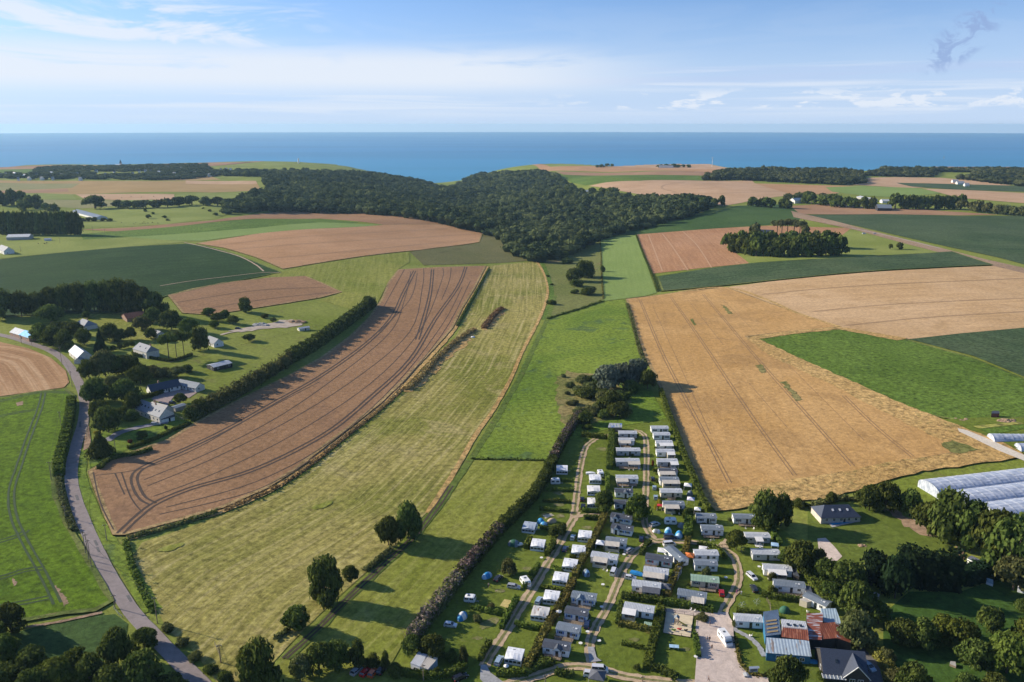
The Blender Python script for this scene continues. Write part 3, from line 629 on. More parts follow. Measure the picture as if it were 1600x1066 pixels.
road('grassy_track', [(868, 462), (856, 498), (838, 535), (820, 575), (793, 625), (765, 672), (733, 722), (706, 762), (677, 802), (645, 842), (595, 888), (545, 935), (495, 985), (445, 1030)], 3.4, M_track, .26)
for dx in (1, 8):
    road('wheel_track', [(700 + dx, 760), (672 + dx, 802), (640 + dx, 842), (590 + dx, 888), (540 + dx, 935), (490 + dx, 985), (440 + dx, 1030)], .7, TRK, .3)
field('fallow_bank', [(868, 590), (885, 580), (930, 585), (960, 600), (980, 610), (985, 640), (960, 655), (905, 665), (880, 668), (872, 640)], field_mat('fallow_rough_grass', (.16, .165, .045), (.26, .20, .085), (.10, .12, .035), patch=.7, fine=.3, med=.08, cov=.5), .3)
# lane
ASPH = field_mat('worn_asphalt', (.245, .205, .190), (.285, .24, .222), (.17, .15, .14), patch=.8, fine=.08, bump=.1, med=.12, cov=.6)
road('lane', [(-120, 512), (-40, 518), (10, 526), (50, 538), (80, 549), (103, 566), (120, 592), (131, 622), (131, 655), (121, 690), (113, 725), (112, 755), (121, 790), (137, 830), (160, 880), (185, 925), (213, 965), (255, 1010), (310, 1066), (360, 1120)], 4.9, ASPH, .25, edges=pmat('verge_dust', (.30, .27, .23), .9))
for wp in ([(146, 846), (150, 845), (154, 853), (150, 854)], [(150, 856), (154, 856), (157, 864), (153, 864)], [(197, 932), (202, 931), (207, 941), (203, 942)], [(117, 800 - 25), (121, 774), (124, 782), (120, 783)], [(124, 660), (127, 659), (127, 668), (123, 669)]): field('tarmac_patch', wp, pmat('old_tar_repair', (.13, .125, .12), .9), .30)
road('lane_edge_dirt', [(118, 700), (108, 728), (108, 757), (117, 793), (133, 834), (156, 884), (181, 930)], 1.2, M_soil, .22)
field('lane_verge', [(133, 680), (139, 665), (142, 690), (140, 700), (130, 705)], M_soil, .28)
# ------------------------------------------------------------------ foliage
L_dark = leaf_mat('broad_leaves', (.026, .045, .011), (.140, .170, .038), .3)
L_mid = leaf_mat('fresh_leaves', (.045, .070, .013), (.130, .160, .030), .25)
L_olive = leaf_mat('olive_leaves', (.050, .064, .020), (.180, .185, .068), .3)
L_silver = leaf_mat('silver_willow_leaves', (.060, .080, .050), (.19, .22, .16))
L_pine = leaf_mat('conifer_needles', (.010, .024, .011), (.030, .055, .022))
L_hedge = leaf_mat('clipped_hedge_leaves', (.055, .085, .015), (.150, .185, .035), .25)
L_yell = leaf_mat('yellowing_hedge_leaves', (.085, .090, .020), (.20, .165, .045))
L_dead = leaf_mat('dead_conifer_twigs', (.100, .076, .064), (.28, .21, .185))
L_red = leaf_mat('red_shrub_leaves', (.10, .03, .015), (.25, .07, .03))
L_yel2 = leaf_mat('golden_shrub_leaves', (.25, .21, .02), (.42, .36, .04))
BARK = pmat('bark', (.085, .065, .048), .95, scale=3)
def cubesphere(k=2):
    V, Fq = [], []
    for ax in range(3):
        for s in (-1, 1):
            n0 = len(V)
            for i in range(k + 1):
                for j in range(k + 1):
                    p = [0, 0, 0]; p[ax] = s; p[(ax + 1) % 3] = (-1 + 2 * i / k) * s; p[(ax + 2) % 3] = -1 + 2 * j / k
                    q = np.array(p, float); V.append(q / np.linalg.norm(q))
            for i in range(k):
                for j in range(k):
                    a = n0 + i * (k + 1) + j; Fq.append((a, a + k + 1, a + k + 2, a + 1))
    return np.array(V), np.array(Fq)
CSV, CSF = cubesphere(2)
def leafy(rng, blobs, n, size, jit=0.55, core=0.80, inner=True, thin=1.0):
    """blobs: array (k,6) cx,cy,cz,rx,ry,rz -> quads scattered on the blob surfaces, plus a core in each"""
    B = np.asarray(blobs, float); wgt = B[:, 3] * B[:, 5]; bi = rng.choice(len(B), n, p=wgt / wgt.sum())
    d = rng.normal(size=(n, 3)); d[:, 2] = np.where(rng.random(n) < .75, np.abs(d[:, 2]), d[:, 2]); d /= np.linalg.norm(d, axis=1)[:, None]
    rad = rng.uniform(.74, 1.20, n)
    P = B[bi, :3] + d * B[bi, 3:6] * rad[:, None]
    if inner and len(B) > 1:
        q = (P[:, None, :] - B[None, :, :3]) / B[None, :, 3:6]; dd = np.sqrt((q ** 2).sum(-1)); dd[np.arange(n), bi] = 9
        keep = dd.min(1) > .78; P, d = P[keep], d[keep]
    n = len(P); nrm_ = d + rng.normal(size=(n, 3)) * jit; nrm_ /= np.linalg.norm(nrm_, axis=1)[:, None]
    a = np.cross(nrm_, rng.normal(size=(n, 3))); a /= np.linalg.norm(a, axis=1)[:, None]; b = np.cross(nrm_, a)
    s = size * rng.uniform(.6, 1.25, n)[:, None]; asp = rng.uniform(.55, 1.0, n)[:, None]
    V = np.stack([P - a * s - b * s * asp * .5, P + a * s * .2 - b * s * asp, P + a * s + b * s * asp * .4, P - a * s * .3 + b * s * asp], 1).reshape(-1, 3)
    Fq = np.arange(4 * n).reshape(-1, 4); tint = rng.random(n)
    if core:
        for c in B:
            v = CSV * (c[3:6] * core) * (1 + rng.normal(size=(len(CSV), 1)) * .05) + c[:3]
            Fq = np.vstack([Fq, CSF + len(V)]); V = np.vstack([V, v]); tint = np.concatenate([tint, rng.uniform(.0, .4, len(CSF))])
    return V, Fq, tint
def blobs_round(rng, k, flat=.85, low=.30, spread=.62, rb=(.30, .46)):
    out = [(0, 0, .62, .56, .56, .40 * flat)]
    for i in range(k):
        a = rng.uniform(0, 2 * math.pi); u = rng.uniform(0, 1); rr = spread * math.sqrt(rng.uniform(.15, 1)) * (1 - .45 * u * u)
        z = low + (.92 - low) * u * .95; r = rng.uniform(*rb)
        out.append((rr * math.cos(a), rr * math.sin(a), z - r * .25, r, r, r * .62 * flat))
    return out
CROWN = {}
def crown(kind, seed, mat, n=2800, leaf=.062):
    """unit crown: radius about 1 in x/y, top at z=1; cached mesh"""
    key = (kind, seed, mat.name)
    if key in CROWN: return CROWN[key]
    rng = np.random.default_rng(seed * 17 + 3)
    if kind == 'broad': B = blobs_round(rng, 22, rb=(.20, .42), spread=.70)
    elif kind == 'tall': B = blobs_round(rng, 24, flat=.95, low=.20, spread=.66, rb=(.20, .40))
    elif kind == 'bush': B = [(0, 0, .35, .7, .7, .5)] + [(rng.uniform(-.65, .65), rng.uniform(-.65, .65), rng.uniform(.2, .65), *(lambda r: (r, r, r * .9))(rng.uniform(.25, .42))) for _ in range(9)]
    elif kind == 'cone': B = [(rng.uniform(-.08, .08), rng.uniform(-.08, .08), .08 + .86 * i / 8, r_, r_, .13) for i, r_ in enumerate(np.linspace(.95, .12, 9))]
    elif kind == 'column': B = [(rng.uniform(-.15, .15), rng.uniform(-.15, .15), .12 + .8 * i / 6, r_, r_, .14) for i, r_ in enumerate((.7, .9, 1., .95, .85, .65, .35))]
    elif kind == 'umbrella': B = [(rng.uniform(-.6, .6), rng.uniform(-.6, .6), rng.uniform(.74, .86), .42, .42, .12) for _ in range(9)]
    V, Fq, tint = leafy(rng, B, n, leaf, core=.72)
    me = quad_mesh(kind + '_foliage', V, Fq, mat, None, tint); CROWN[key] = me; return me
def trunk_mesh(seed, bare=.35, spread=.5, th=.045):
    key = ('trunk', seed, bare)
    if key in CROWN: return CROWN[key]
    rnd = random.Random(seed); m = MB(); m.tube((0, 0, -.03), (rnd.uniform(-.03, .03), 0, bare), th, th * .75, 7)
    for i in range(5):
        a = i * 1.26 + rnd.random(); m.tube((0, 0, bare - .04), (spread * math.cos(a), spread * math.sin(a), rnd.uniform(.62, .8)), th * .6, th * .15, 5)
    m.tube((0, 0, bare - .02), (0, 0, .85), th * .7, th * .2, 5)
    CROWN[key] = m.mesh('trunk', BARK); return CROWN[key]
_ts = [0]
def crown_h(P, n, W):
    """height of a tree whose picture, crown depth included, is n pixels tall"""
    s = (CAMZ - P.z) / math.hypot(P.x, P.y, CAMZ - P.z)
    return max(.45 * W, (n * mpp(P) - .30 * W * s) / math.sqrt(1 - s * s) * .97)
KM = {'broad': L_dark, 'tall': L_dark, 'bush': L_olive, 'cone': L_pine, 'column': L_dark, 'umbrella': L_dark}
NM = {'broad': 'broadleaf_tree', 'tall': 'broadleaf_tree', 'bush': 'shrub', 'cone': 'conifer', 'column': 'poplar_tree', 'umbrella': 'umbrella_pine'}
def tree(kind, px, py, wp, hp, label, group=None, mat=None, parts=True, name=None, cat=None, p=None, Hm=None, Wm=None):
    """base pixel, crown width and total height in photo pixels"""
    _ts[0] += 1; i = _ts[0]; rnd = random.Random(i)
    P = p if p is not None else at(px, py)
    Wm = Wm or wp * mpp(P) * 1.12; Hm = Hm or crown_h(P, hp, Wm)
    nm = name or NM[kind]; ct = cat or {'shrub': 'shrub', 'conifer': 'conifer'}.get(nm, 'tree')
    me = crown(kind, i % 6, mat or KM[kind], 2800, .062)
    e = empty(nm, P, rnd.uniform(0, 6.28), label, ct, group)
    e.scale = (Wm / 2 * rnd.uniform(.95, 1.08), Wm / 2 * rnd.uniform(.92, 1.05), Hm)
    link(bpy.data.objects.new('crown', me), e)
    if kind != 'bush': link(bpy.data.objects.new('trunk', trunk_mesh(i % 3, {'umbrella': .7, 'cone': .2, 'column': .15}.get(kind, .30))), e)
    else: link(bpy.data.objects.new('stems', trunk_mesh(i % 3, .15, .35, .05)), e)
    return e
def fartree(kind, px, py, wp, hp, label, group=None, mat=None, name=None, Hm=None, Wm=None, p=None):
    """too small in the photo to show parts: one mesh"""
    _ts[0] += 1; i = _ts[0]; rnd = random.Random(i)
    P = p if p is not None else at(px, py); Wm = Wm or wp * mpp(P) * 1.15; Hm = Hm or crown_h(P, hp, Wm)
    mat = mat or KM[kind]; key = ('far', kind, i % 4, mat.name)
    if key not in CROWN:
        rng = np.random.default_rng(i); B = {'broad': lambda: blobs_round(rng, 9), 'tall': lambda: blobs_round(rng, 9, .95, .2),
            'bush': lambda: [(0, 0, .4, .8, .8, .5)] + [(rng.uniform(-.6, .6), rng.uniform(-.6, .6), .45, .4, .4, .4) for _ in range(5)],
            'column': lambda: [(0, 0, .15 + .75 * k / 4, r_, r_, .17) for k, r_ in enumerate((.8, 1, 1, .8, .45))],
            'cone': lambda: [(0, 0, .15 + .75 * k / 4, r_, r_, .15) for k, r_ in enumerate((.9, .7, .5, .35, .18))],
            'umbrella': lambda: [(rng.uniform(-.55, .55), rng.uniform(-.55, .55), rng.uniform(.74, .86), .45, .45, .14) for _ in range(6)]}[kind]()
        V, Fq, tint = leafy(rng, B, 330, .15, core=.85)
        # trunk as four quads
        t = .05; n0 = len(V); tv = np.array([(sx * t, sy * t, z) for z in (-.03, .75 if kind == 'umbrella' else .4) for sx, sy in ((-1, -1), (1, -1), (1, 1), (-1, 1))])
        V = np.vstack([V, tv]); Fq = np.vstack([Fq, np.array([(n0 + k, n0 + (k + 1) % 4, n0 + 4 + (k + 1) % 4, n0 + 4 + k) for k in range(4)])])
        mi = np.zeros(len(Fq), np.int32); mi[-4:] = 1
        CROWN[key] = quad_mesh('far_' + kind, V, Fq, [mat, BARK], mi, np.concatenate([tint, [0] * 4]))
    nm = name or NM[kind]
    o = link(bpy.data.objects.new(nm, CROWN[key])); o.location = P; o.rotation_euler = (0, 0, rnd.uniform(0, 6.28)); o.scale = (Wm / 2, Wm / 2, Hm)
    return tag(o, label, 'shrub' if nm == 'shrub' else 'tree', group)
def hedge(px, wid, h, label, mat, group=None, rough=.18, dens=10.0, leaf=.32, name='hedge', world=None, top=None, wobble=0.0, cat='hedge', taper=1.0):
    """hedge along a pixel polyline: leafy box section, one object"""
    _ts[0] += 1; rng = np.random.default_rng(_ts[0])
    pts = [Vector(p) for p in (world or W2([tuple(v) for v in crom(px, n=4)]))]
    o0 = pts[0]; z0 = HG(o0.x, o0.y); Vs, Fs, Ts = [], [], []; n0 = 0
    per = 2 * h + wid
    for a, b in zip(pts, pts[1:]):
        Ls = (b - a).length
        if Ls < .05: continue
        d = (b - a) / Ls; s = Vector((-d.y, d.x)); n = max(4, int(Ls * per * dens))
        t = rng.random(n) * Ls; q = rng.random(n) * per
        hh = h * (1 + wobble * np.sin((t + a.x + a.y) * .5) + wobble * .6 * np.sin((t + a.x) * 1.7 + 1))
        off = np.where(q < h, -wid / 2, np.where(q < 2 * h, wid / 2, (q - 2 * h) - wid / 2)); z = np.where(q < h, q, np.where(q < 2 * h, q - h, h)) / h * hh
        off = off * (1 - (1 - taper) * z / h)
        nx = np.where(q < h, -1., np.where(q < 2 * h, 1., 0.)); nz_ = np.where(q < 2 * h, .15, 1.)
        X = a.x + d.x * t + s.x * off; Y = a.y + d.y * t + s.y * off
        zg = np.interp(t, [0, Ls], [HG(a.x, a.y), HG(b.x, b.y)])
        P = np.stack([X - o0.x, Y - o0.y, zg - z0 + z], 1) + rng.normal(size=(n, 3)) * rough
        nr = np.stack([s.x * nx, s.y * nx, nz_], 1) + rng.normal(size=(n, 3)) * .5; nr /= np.linalg.norm(nr, axis=1)[:, None]
        u = np.cross(nr, rng.normal(size=(n, 3))); u /= np.linalg.norm(u, axis=1)[:, None]; v = np.cross(nr, u); sz = leaf * rng.uniform(.6, 1.3, n)[:, None]
        V = np.stack([P - u * sz - v * sz * .5, P + u * sz * .3 - v * sz, P + u * sz + v * sz * .4, P - u * sz * .3 + v * sz], 1).reshape(-1, 3)
        Vs.append(V); Fs.append(np.arange(4 * n).reshape(-1, 4) + n0); n0 += 4 * n; Ts.append(rng.random(n))
        # solid core
        k = .86; cv = []
        for e, hk in ((a, 0), (b, 0)):
            zz = HG(e.x, e.y) - z0
            for so_, sz_ in ((-1, 0), (-taper, 1), (taper, 1), (1, 0)):
                cv.append((e.x - o0.x + s.x * so_ * wid / 2 * k, e.y - o0.y + s.y * so_ * wid / 2 * k, zz + sz_ * h * .9 * (1 - wobble * 1.2) - .1 * (1 - sz_)))
        Vs.append(np.array(cv)); Fs.append(np.array([(0, 1, 5, 4), (1, 2, 6, 5), (2, 3, 7, 6), (0, 3, 2, 1), (4, 5, 6, 7)]) + n0); n0 += 8; Ts.append(np.full(5, .2))
    V = np.vstack(Vs); Fq = np.vstack(Fs); T = np.concatenate(Ts); mats = [mat]; mi = None
    if top:
        mats = [mat, top]; c = V[Fq].mean(1); g = np.sin(c[:, 0] * .13 + 1) * np.sin(c[:, 1] * .11)
        side = c[:, 2] > h * .45; mi = (side & (rng.random(len(Fq)) < .5 + .45 * np.clip(g + .4, -1, 1))).astype(np.int32)
    o = link(bpy.data.objects.new(name, quad_mesh(name + '_foliage', V, Fq, mats, mi, T))); o.location = (o0.x, o0.y, z0)
    return tag(o, label, cat, group)
# ------------------------------------------------------------------ woods that read as one mass
def inpoly(x, y, P):
    c = np.zeros(len(x), bool); n = len(P)
    for i in range(n):
        x1, y1 = P[i]; x2, y2 = P[(i + 1) % n]
        k = ((y1 > y) != (y2 > y)) & (x < (x2 - x1) * (y - y1) / ((y2 - y1) + 1e-12) + x1); c ^= k
    return c
def wood(label, poly, sp, hm, mat, nleaf=46, lsz=1.25, holes=(), clear=(), name='woodland', plane=PLAT):
    _ts[0] += 1; rng = np.random.default_rng(_ts[0])
    P = [unproj_plane(a, b, plane) for a, b in poly]; A = np.array(P)
    x0, y0 = A.min(0); x1, y1 = A.max(0)
    gx, gy = np.meshgrid(np.arange(x0, x1, sp), np.arange(y0, y1, sp)); x = gx.ravel() + rng.uniform(-.42, .42, gx.size) * sp; y = gy.ravel() + rng.uniform(-.42, .42, gx.size) * sp
    k = inpoly(x, y, P)
    for hp in holes: k &= ~inpoly(x, y, [unproj_plane(a, b, plane) for a, b in hp])
    for hx, hy in clear: k &= ~((np.abs(x - hx) < 13) & (y > hy - 48) & (y < hy + 9))
    x, y = x[k], y[k]; n = len(x); z = np.array([HG(a, b) for a, b in zip(x, y)])
    H = hm * rng.uniform(.55, 1.25, n) * (1 + .12 * np.sin(x / 37) * np.sin(y / 53)); Rr = sp * rng.uniform(.42, .85, n)
    d = rng.normal(size=(n, nleaf, 3)); d[..., 2] = np.abs(d[..., 2]) * 1.1 - .25; d /= np.linalg.norm(d, axis=2)[..., None]
    zr = H * .38
    C = np.stack([x, y, z + H - zr], 1)[:, None, :]; Rad = np.stack([Rr, Rr, zr], 1)[:, None, :]
    Pt = C + d * Rad * rng.uniform(.82, 1.1, (n, nleaf, 1)); Pt = Pt.reshape(-1, 3); dn = d.reshape(-1, 3)
    nr = dn + rng.normal(size=dn.shape) * .38; nr /= np.linalg.norm(nr, axis=1)[:, None]
    u = np.cross(nr, rng.normal(size=dn.shape)); u /= np.linalg.norm(u, axis=1)[:, None]; v = np.cross(nr, u); s = lsz * rng.uniform(.7, 1.3, len(Pt))[:, None]
    V = np.stack([Pt - u * s - v * s * .5, Pt + u * s * .3 - v * s, Pt + u * s + v * s * .4, Pt - u * s * .3 + v * s], 1).reshape(-1, 3)
    Fq = np.arange(len(V)).reshape(-1, 4)
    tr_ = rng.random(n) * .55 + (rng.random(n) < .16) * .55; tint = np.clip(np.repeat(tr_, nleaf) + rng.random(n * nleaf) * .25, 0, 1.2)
    # core under the leaves
    cv = (CSV[None] * np.stack([Rr * .9, Rr * .9, zr * .88], 1)[:, None, :] + C).reshape(-1, 3)
    nc = len(CSV); cf = (CSF[None] + (np.arange(n) * nc)[:, None, None]).reshape(-1, 4) + len(V)
    # skirts of the trees down to the ground
    sk = np.array([(-.55, 0, 0), (.55, 0, 0), (.9, 0, 1), (-.9, 0, 1)]); sk2 = sk[:, [1, 0, 2]]
    base = np.stack([x, y, z - .3], 1)[:, None, :]; sc = np.stack([Rr, Rr, H * .6], 1)[:, None, :]
    s1 = (base + sk[None] * sc).reshape(-1, 3); s2 = (base + sk2[None] * sc).reshape(-1, 3)
    sf = np.arange(len(s1) + len(s2)).reshape(-1, 4) + len(V) + len(cv)
    o0 = np.array([A[:, 0].mean(), A[:, 1].mean(), 0.0])
    VV = np.vstack([V, cv, s1, s2]) - o0; FF = np.vstack([Fq, cf, sf])
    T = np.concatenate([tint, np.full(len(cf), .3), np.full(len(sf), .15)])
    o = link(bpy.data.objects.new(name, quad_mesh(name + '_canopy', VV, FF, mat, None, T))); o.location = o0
    tag(o, label, 'woodland', kind='stuff'); print('wood', label[:30], n, 'trees'); return o
L_forest = leaf_mat('forest_leaves', (.012, .025, .012), (.120, .130, .050), .15, .012)
MAINW = [(352, 334), (400, 329), (470, 325.5), (560, 327), (640, 335), (720, 342), (772, 348), (788, 362), (802, 379), (835, 388), (868, 385), (905, 371), (960, 352), (1010, 344), (1080, 336), (1118, 322), (1080, 314), (1000, 307), (950, 305), (905, 300), (895, 285), (868, 272), (800, 263), (750, 259), (712, 267), (690, 270), (655, 265), (610, 264.5), (560, 267.5), (500, 269.5), (440, 270), (345, 272), (352, 275), (415, 277), (412, 290), (420, 300), (385, 308), (352, 322)]
SHALL = [(545, 279.5), (590, 279), (625, 281), (610, 285), (580, 286), (560, 283)]
wood('large dark wood filling the valley between the wheat fields and the sea', MAINW, 15.0, 14.5, L_forest, 52, 1.65, holes=[SHALL])
wood('dark wood behind the pale wheat, right of the valley mouth', [(1095, 284), (1140, 283), (1320, 291), (1352, 287), (1345, 272), (1290, 268), (1180, 268), (1130, 270)], 15, 14, L_forest, 36)
wood('long wood on the coast at the far right edge', [(1350, 275), (1470, 276), (1540, 286), (1600, 293), (1720, 298), (1720, 270), (1600, 267), (1450, 266), (1380, 266)], 17, 13, L_forest, 34, holes=[[(1460, 270), (1520, 270), (1520, 279), (1465, 278)]])
VH = [(1, 274), (8, 273), (22, 272), (28, 279.5), (45, 279), (65, 279), (80, 271), (82, 279), (110, 266), (112, 272), (120, 272), (134, 270), (125, 279.5), (178, 269.5), (207, 272), (217, 268), (227, 268), (235, 268), (261, 263), (272, 272), (304, 271), (327, 274), (345, 266), (353, 265), (360, 266), (150, 268), (57, 274), (195, 273), (248, 270), (290, 271.5), (96, 274), (38, 275), (164, 273), (283, 264)]
wood('wood and gardens around the far village at the upper left', [(-60, 279), (60, 281), (180, 281), (235, 281.5), (300, 278), (345, 274), (320, 260), (250, 259), (120, 262), (60, 264), (50, 272), (-60, 275)], 19, 9, L_forest, 30, lsz=1.4, holes=[[(135, 269), (230, 269), (228, 275), (140, 275)], [(40, 272), (90, 274), (90, 276), (30, 275)]], clear=[unproj_plane(a, b - .3, PLAT) for a, b in VH])
# edge trees of the big wood, close enough to tell apart
def edge_trees():
    e = [at(x, y) for x, y in [(395, 330), (470, 327), (560, 328), (640, 336), (720, 343), (772, 349), (786, 362), (800, 380), (835, 390), (868, 387), (905, 373), (960, 354), (1010, 346), (1080, 338), (1120, 325)]]
    rnd = random.Random(5); tot = 0
    for a, b in zip(e, e[1:]):
        n = max(1, int((b - a).length / 10.5))
        for i in range(n):
            q = a + (b - a) * ((i + rnd.random() * .5) / n); q.x += rnd.uniform(-2, 2); q.y += rnd.uniform(0, 5)
            q.z = HG(q.x, q.y)
            if tot < 118: fartree(rnd.choice(['broad', 'tall', 'tall']), 0, 0, 0, 0, 'dark leafy tree at the near edge of the large valley wood', 'trees along the near edge of the valley wood', L_forest, p=q, Hm=rnd.uniform(12, 17), Wm=rnd.uniform(10, 15)); tot += 1
edge_trees()
# poplar rows, far left
for x0, x1, n in ((4, 76, 11), (84, 124, 7)):
    for i in range(n):
        fartree('column', x0 + (x1 - x0) * i / (n - 1), 367 - .02 * i, 12, 34, 'tall dark poplar in the double row behind the white-roofed barn', 'poplars in rows behind the white barn', L_dark, name='poplar_tree')
# tree clump right of centre
rr = random.Random(3)
for i, x in enumerate(np.linspace(1138, 1312, 17)):
    y = 392 + min(1, i / 4) * 9 - (2 if i > 13 else 0)
    fartree('broad', x, y, 26, rr.uniform(27, 34), 'dark tree in the square clump beside the orange stubble field', 'trees of the clump beside the orange field')
for i, x in enumerate(np.linspace(1160, 1306, 11)):
    fartree('broad', x, 388, 27, rr.uniform(24, 30), 'dark tree in the square clump beside the orange stubble field', 'trees of the clump beside the orange field')
fartree('broad', 1180, 371, 20, 23, 'round olive tree beside the dark farm roof in the clump', mat=L_olive)
for x, y, h in ((1214, 366, 22), (1221, 368, 24), (1230, 366, 24), (1240, 368, 25), (1249, 369, 24), (1258, 373, 22), (1275, 379, 20)):
    fartree('umbrella' if x < 1253 else 'broad', x, y, 16, h, 'tall bare-stemmed pine of the little row above the clump' if x < 1253 else 'olive crown standing behind the square clump', 'flat-topped pines above the clump' if x < 1253 else 'olive trees behind the clump', L_olive)
for x, w, lab in ((1391, 8, 'smaller of the two round trees alone in the pale pasture'), (1404.5, 11, 'larger of the two round trees alone in the pale pasture')):
    fartree('broad', x, 390, w, w + 1, lab)
# tree belts on the right, mid distance
def belt(pts, n, w, h, label, group, mat=None, rows=1, dy=2.0):
    for r in range(rows):
        for i in range(n):
            t = i / max(1, n - 1) * (len(pts) - 1); k = min(int(t), len(pts) - 2); t -= k
            x = pts[k][0] + (pts[k + 1][0] - pts[k][0]) * t + rr.uniform(-.3, .3) * w; y = pts[k][1] + (pts[k + 1][1] - pts[k][1]) * t - r * dy
            fartree('broad', x, y, w * rr.uniform(1.1, 1.6), h * rr.uniform(.85, 1.12), label, group, mat)
belt([(1175, 323), (1232, 326)], 6, 13, 15, 'dark tree in the small belt left of the pale-roofed farm', 'trees left of the pale farm')
belt([(1232, 314), (1268, 312), (1310, 318)], 7, 12, 12, 'tree behind the pale-roofed farm on the brown field', 'trees behind the pale farm', L_olive)
belt([(1255, 318), (1310, 324), (1365, 327)], 9, 14, 19, 'tree in the belt between the pale farm and the long barn', 'trees between the two farms')
belt([(1400, 327), (1500, 327)], 9, 16, 23, 'dark beech in the dense square belt right of the blue-grey barn', 'beeches right of the blue-grey barn', rows=1)
belt([(1500, 328), (1560, 335), (1610, 338)], 9, 14, 17, 'tree of the belt running to the right edge', 'trees of the belt at the right edge', L_olive)
# left, far and mid
belt([(0, 322), (32, 320)], 5, 14, 24, 'dark tree in the far hamlet at the left edge', 'trees of the far hamlet at the left edge')
belt([(36, 328), (60, 320)], 5, 11, 19, 'tree beside the far hamlet at the left edge', 'trees beside the far left hamlet')
for x, y, w, h, lab in ((40, 333, 22, 20, 'broad tree alone in front of the far left hamlet'), (60, 327, 12, 11, 'first of three round trees left of the long grey barn'), (71, 329, 14, 12, 'middle one of three round trees left of the long grey barn'), (84, 331, 17, 14, 'biggest of three round trees left of the long grey barn'), (149, 326, 38, 13, 'low wide thicket above the long grey barn')):
    fartree('broad', x, y, w, h, lab)
for i, (x, y) in enumerate(((185, 324), (200, 325), (215, 325), (228, 324), (245, 324), (262, 323), (280, 321), (300, 319), (322, 321), (340, 321))):
    fartree('broad', x, y + 1, 23, 12 + (i > 4) * 3, 'tree in the dark hedgerow joining the wood', 'trees of the hedgerow joining the wood', L_forest)
for x, y, w, h, lab in ((227, 331, 6, 5, 'small tree behind the pair in the pale pasture'), (232, 342, 10, 7, 'round bush casting a shadow in the pale pasture'), (239, 335, 6, 4, 'low bush beside the round one in the pale pasture'), (257, 341, 8, 4, 'flat bush on the slope of the pale pasture'), (262, 345, 6, 3, 'lowest bush on the slope of the pale pasture'), (318, 327, 5, 3, 'upper hedge bush between the two pale pastures'), (328, 331, 7, 4, 'middle hedge bush between the two pale pastures'), (337, 337, 9, 5, 'lower hedge bush between the two pale pastures')):
    fartree('broad', x, y, w, h, lab)
belt([(130, 346), (170, 346)], 5, 8, 5, 'scrubby tree below the long grey barn', 'scrub below the long grey barn')
belt([(370, 274), (400, 275)], 3, 9, 7, 'small tree at the coast end of the far meadow', 'trees in the far meadow')
belt([(868, 304), (905, 305), (940, 305), (960, 305)], 7, 12, 13, 'tree screening the blue-grey farm roof on the wood', 'trees screening the farm on the wood', L_dark)
belt([(933, 262), (955, 260)], 4, 6, 4, 'tree by the coast left of the pale wheat', 'trees by the coast')
belt([(1027, 262), (1075, 262)], 8, 7, 4, 'tree around the coast farm', 'trees around the coast farm')
belt([(1128, 322), (1100, 325)], 3, 11, 17, 'tree at the tip of the large wood', 'trees at the tip of the large wood')
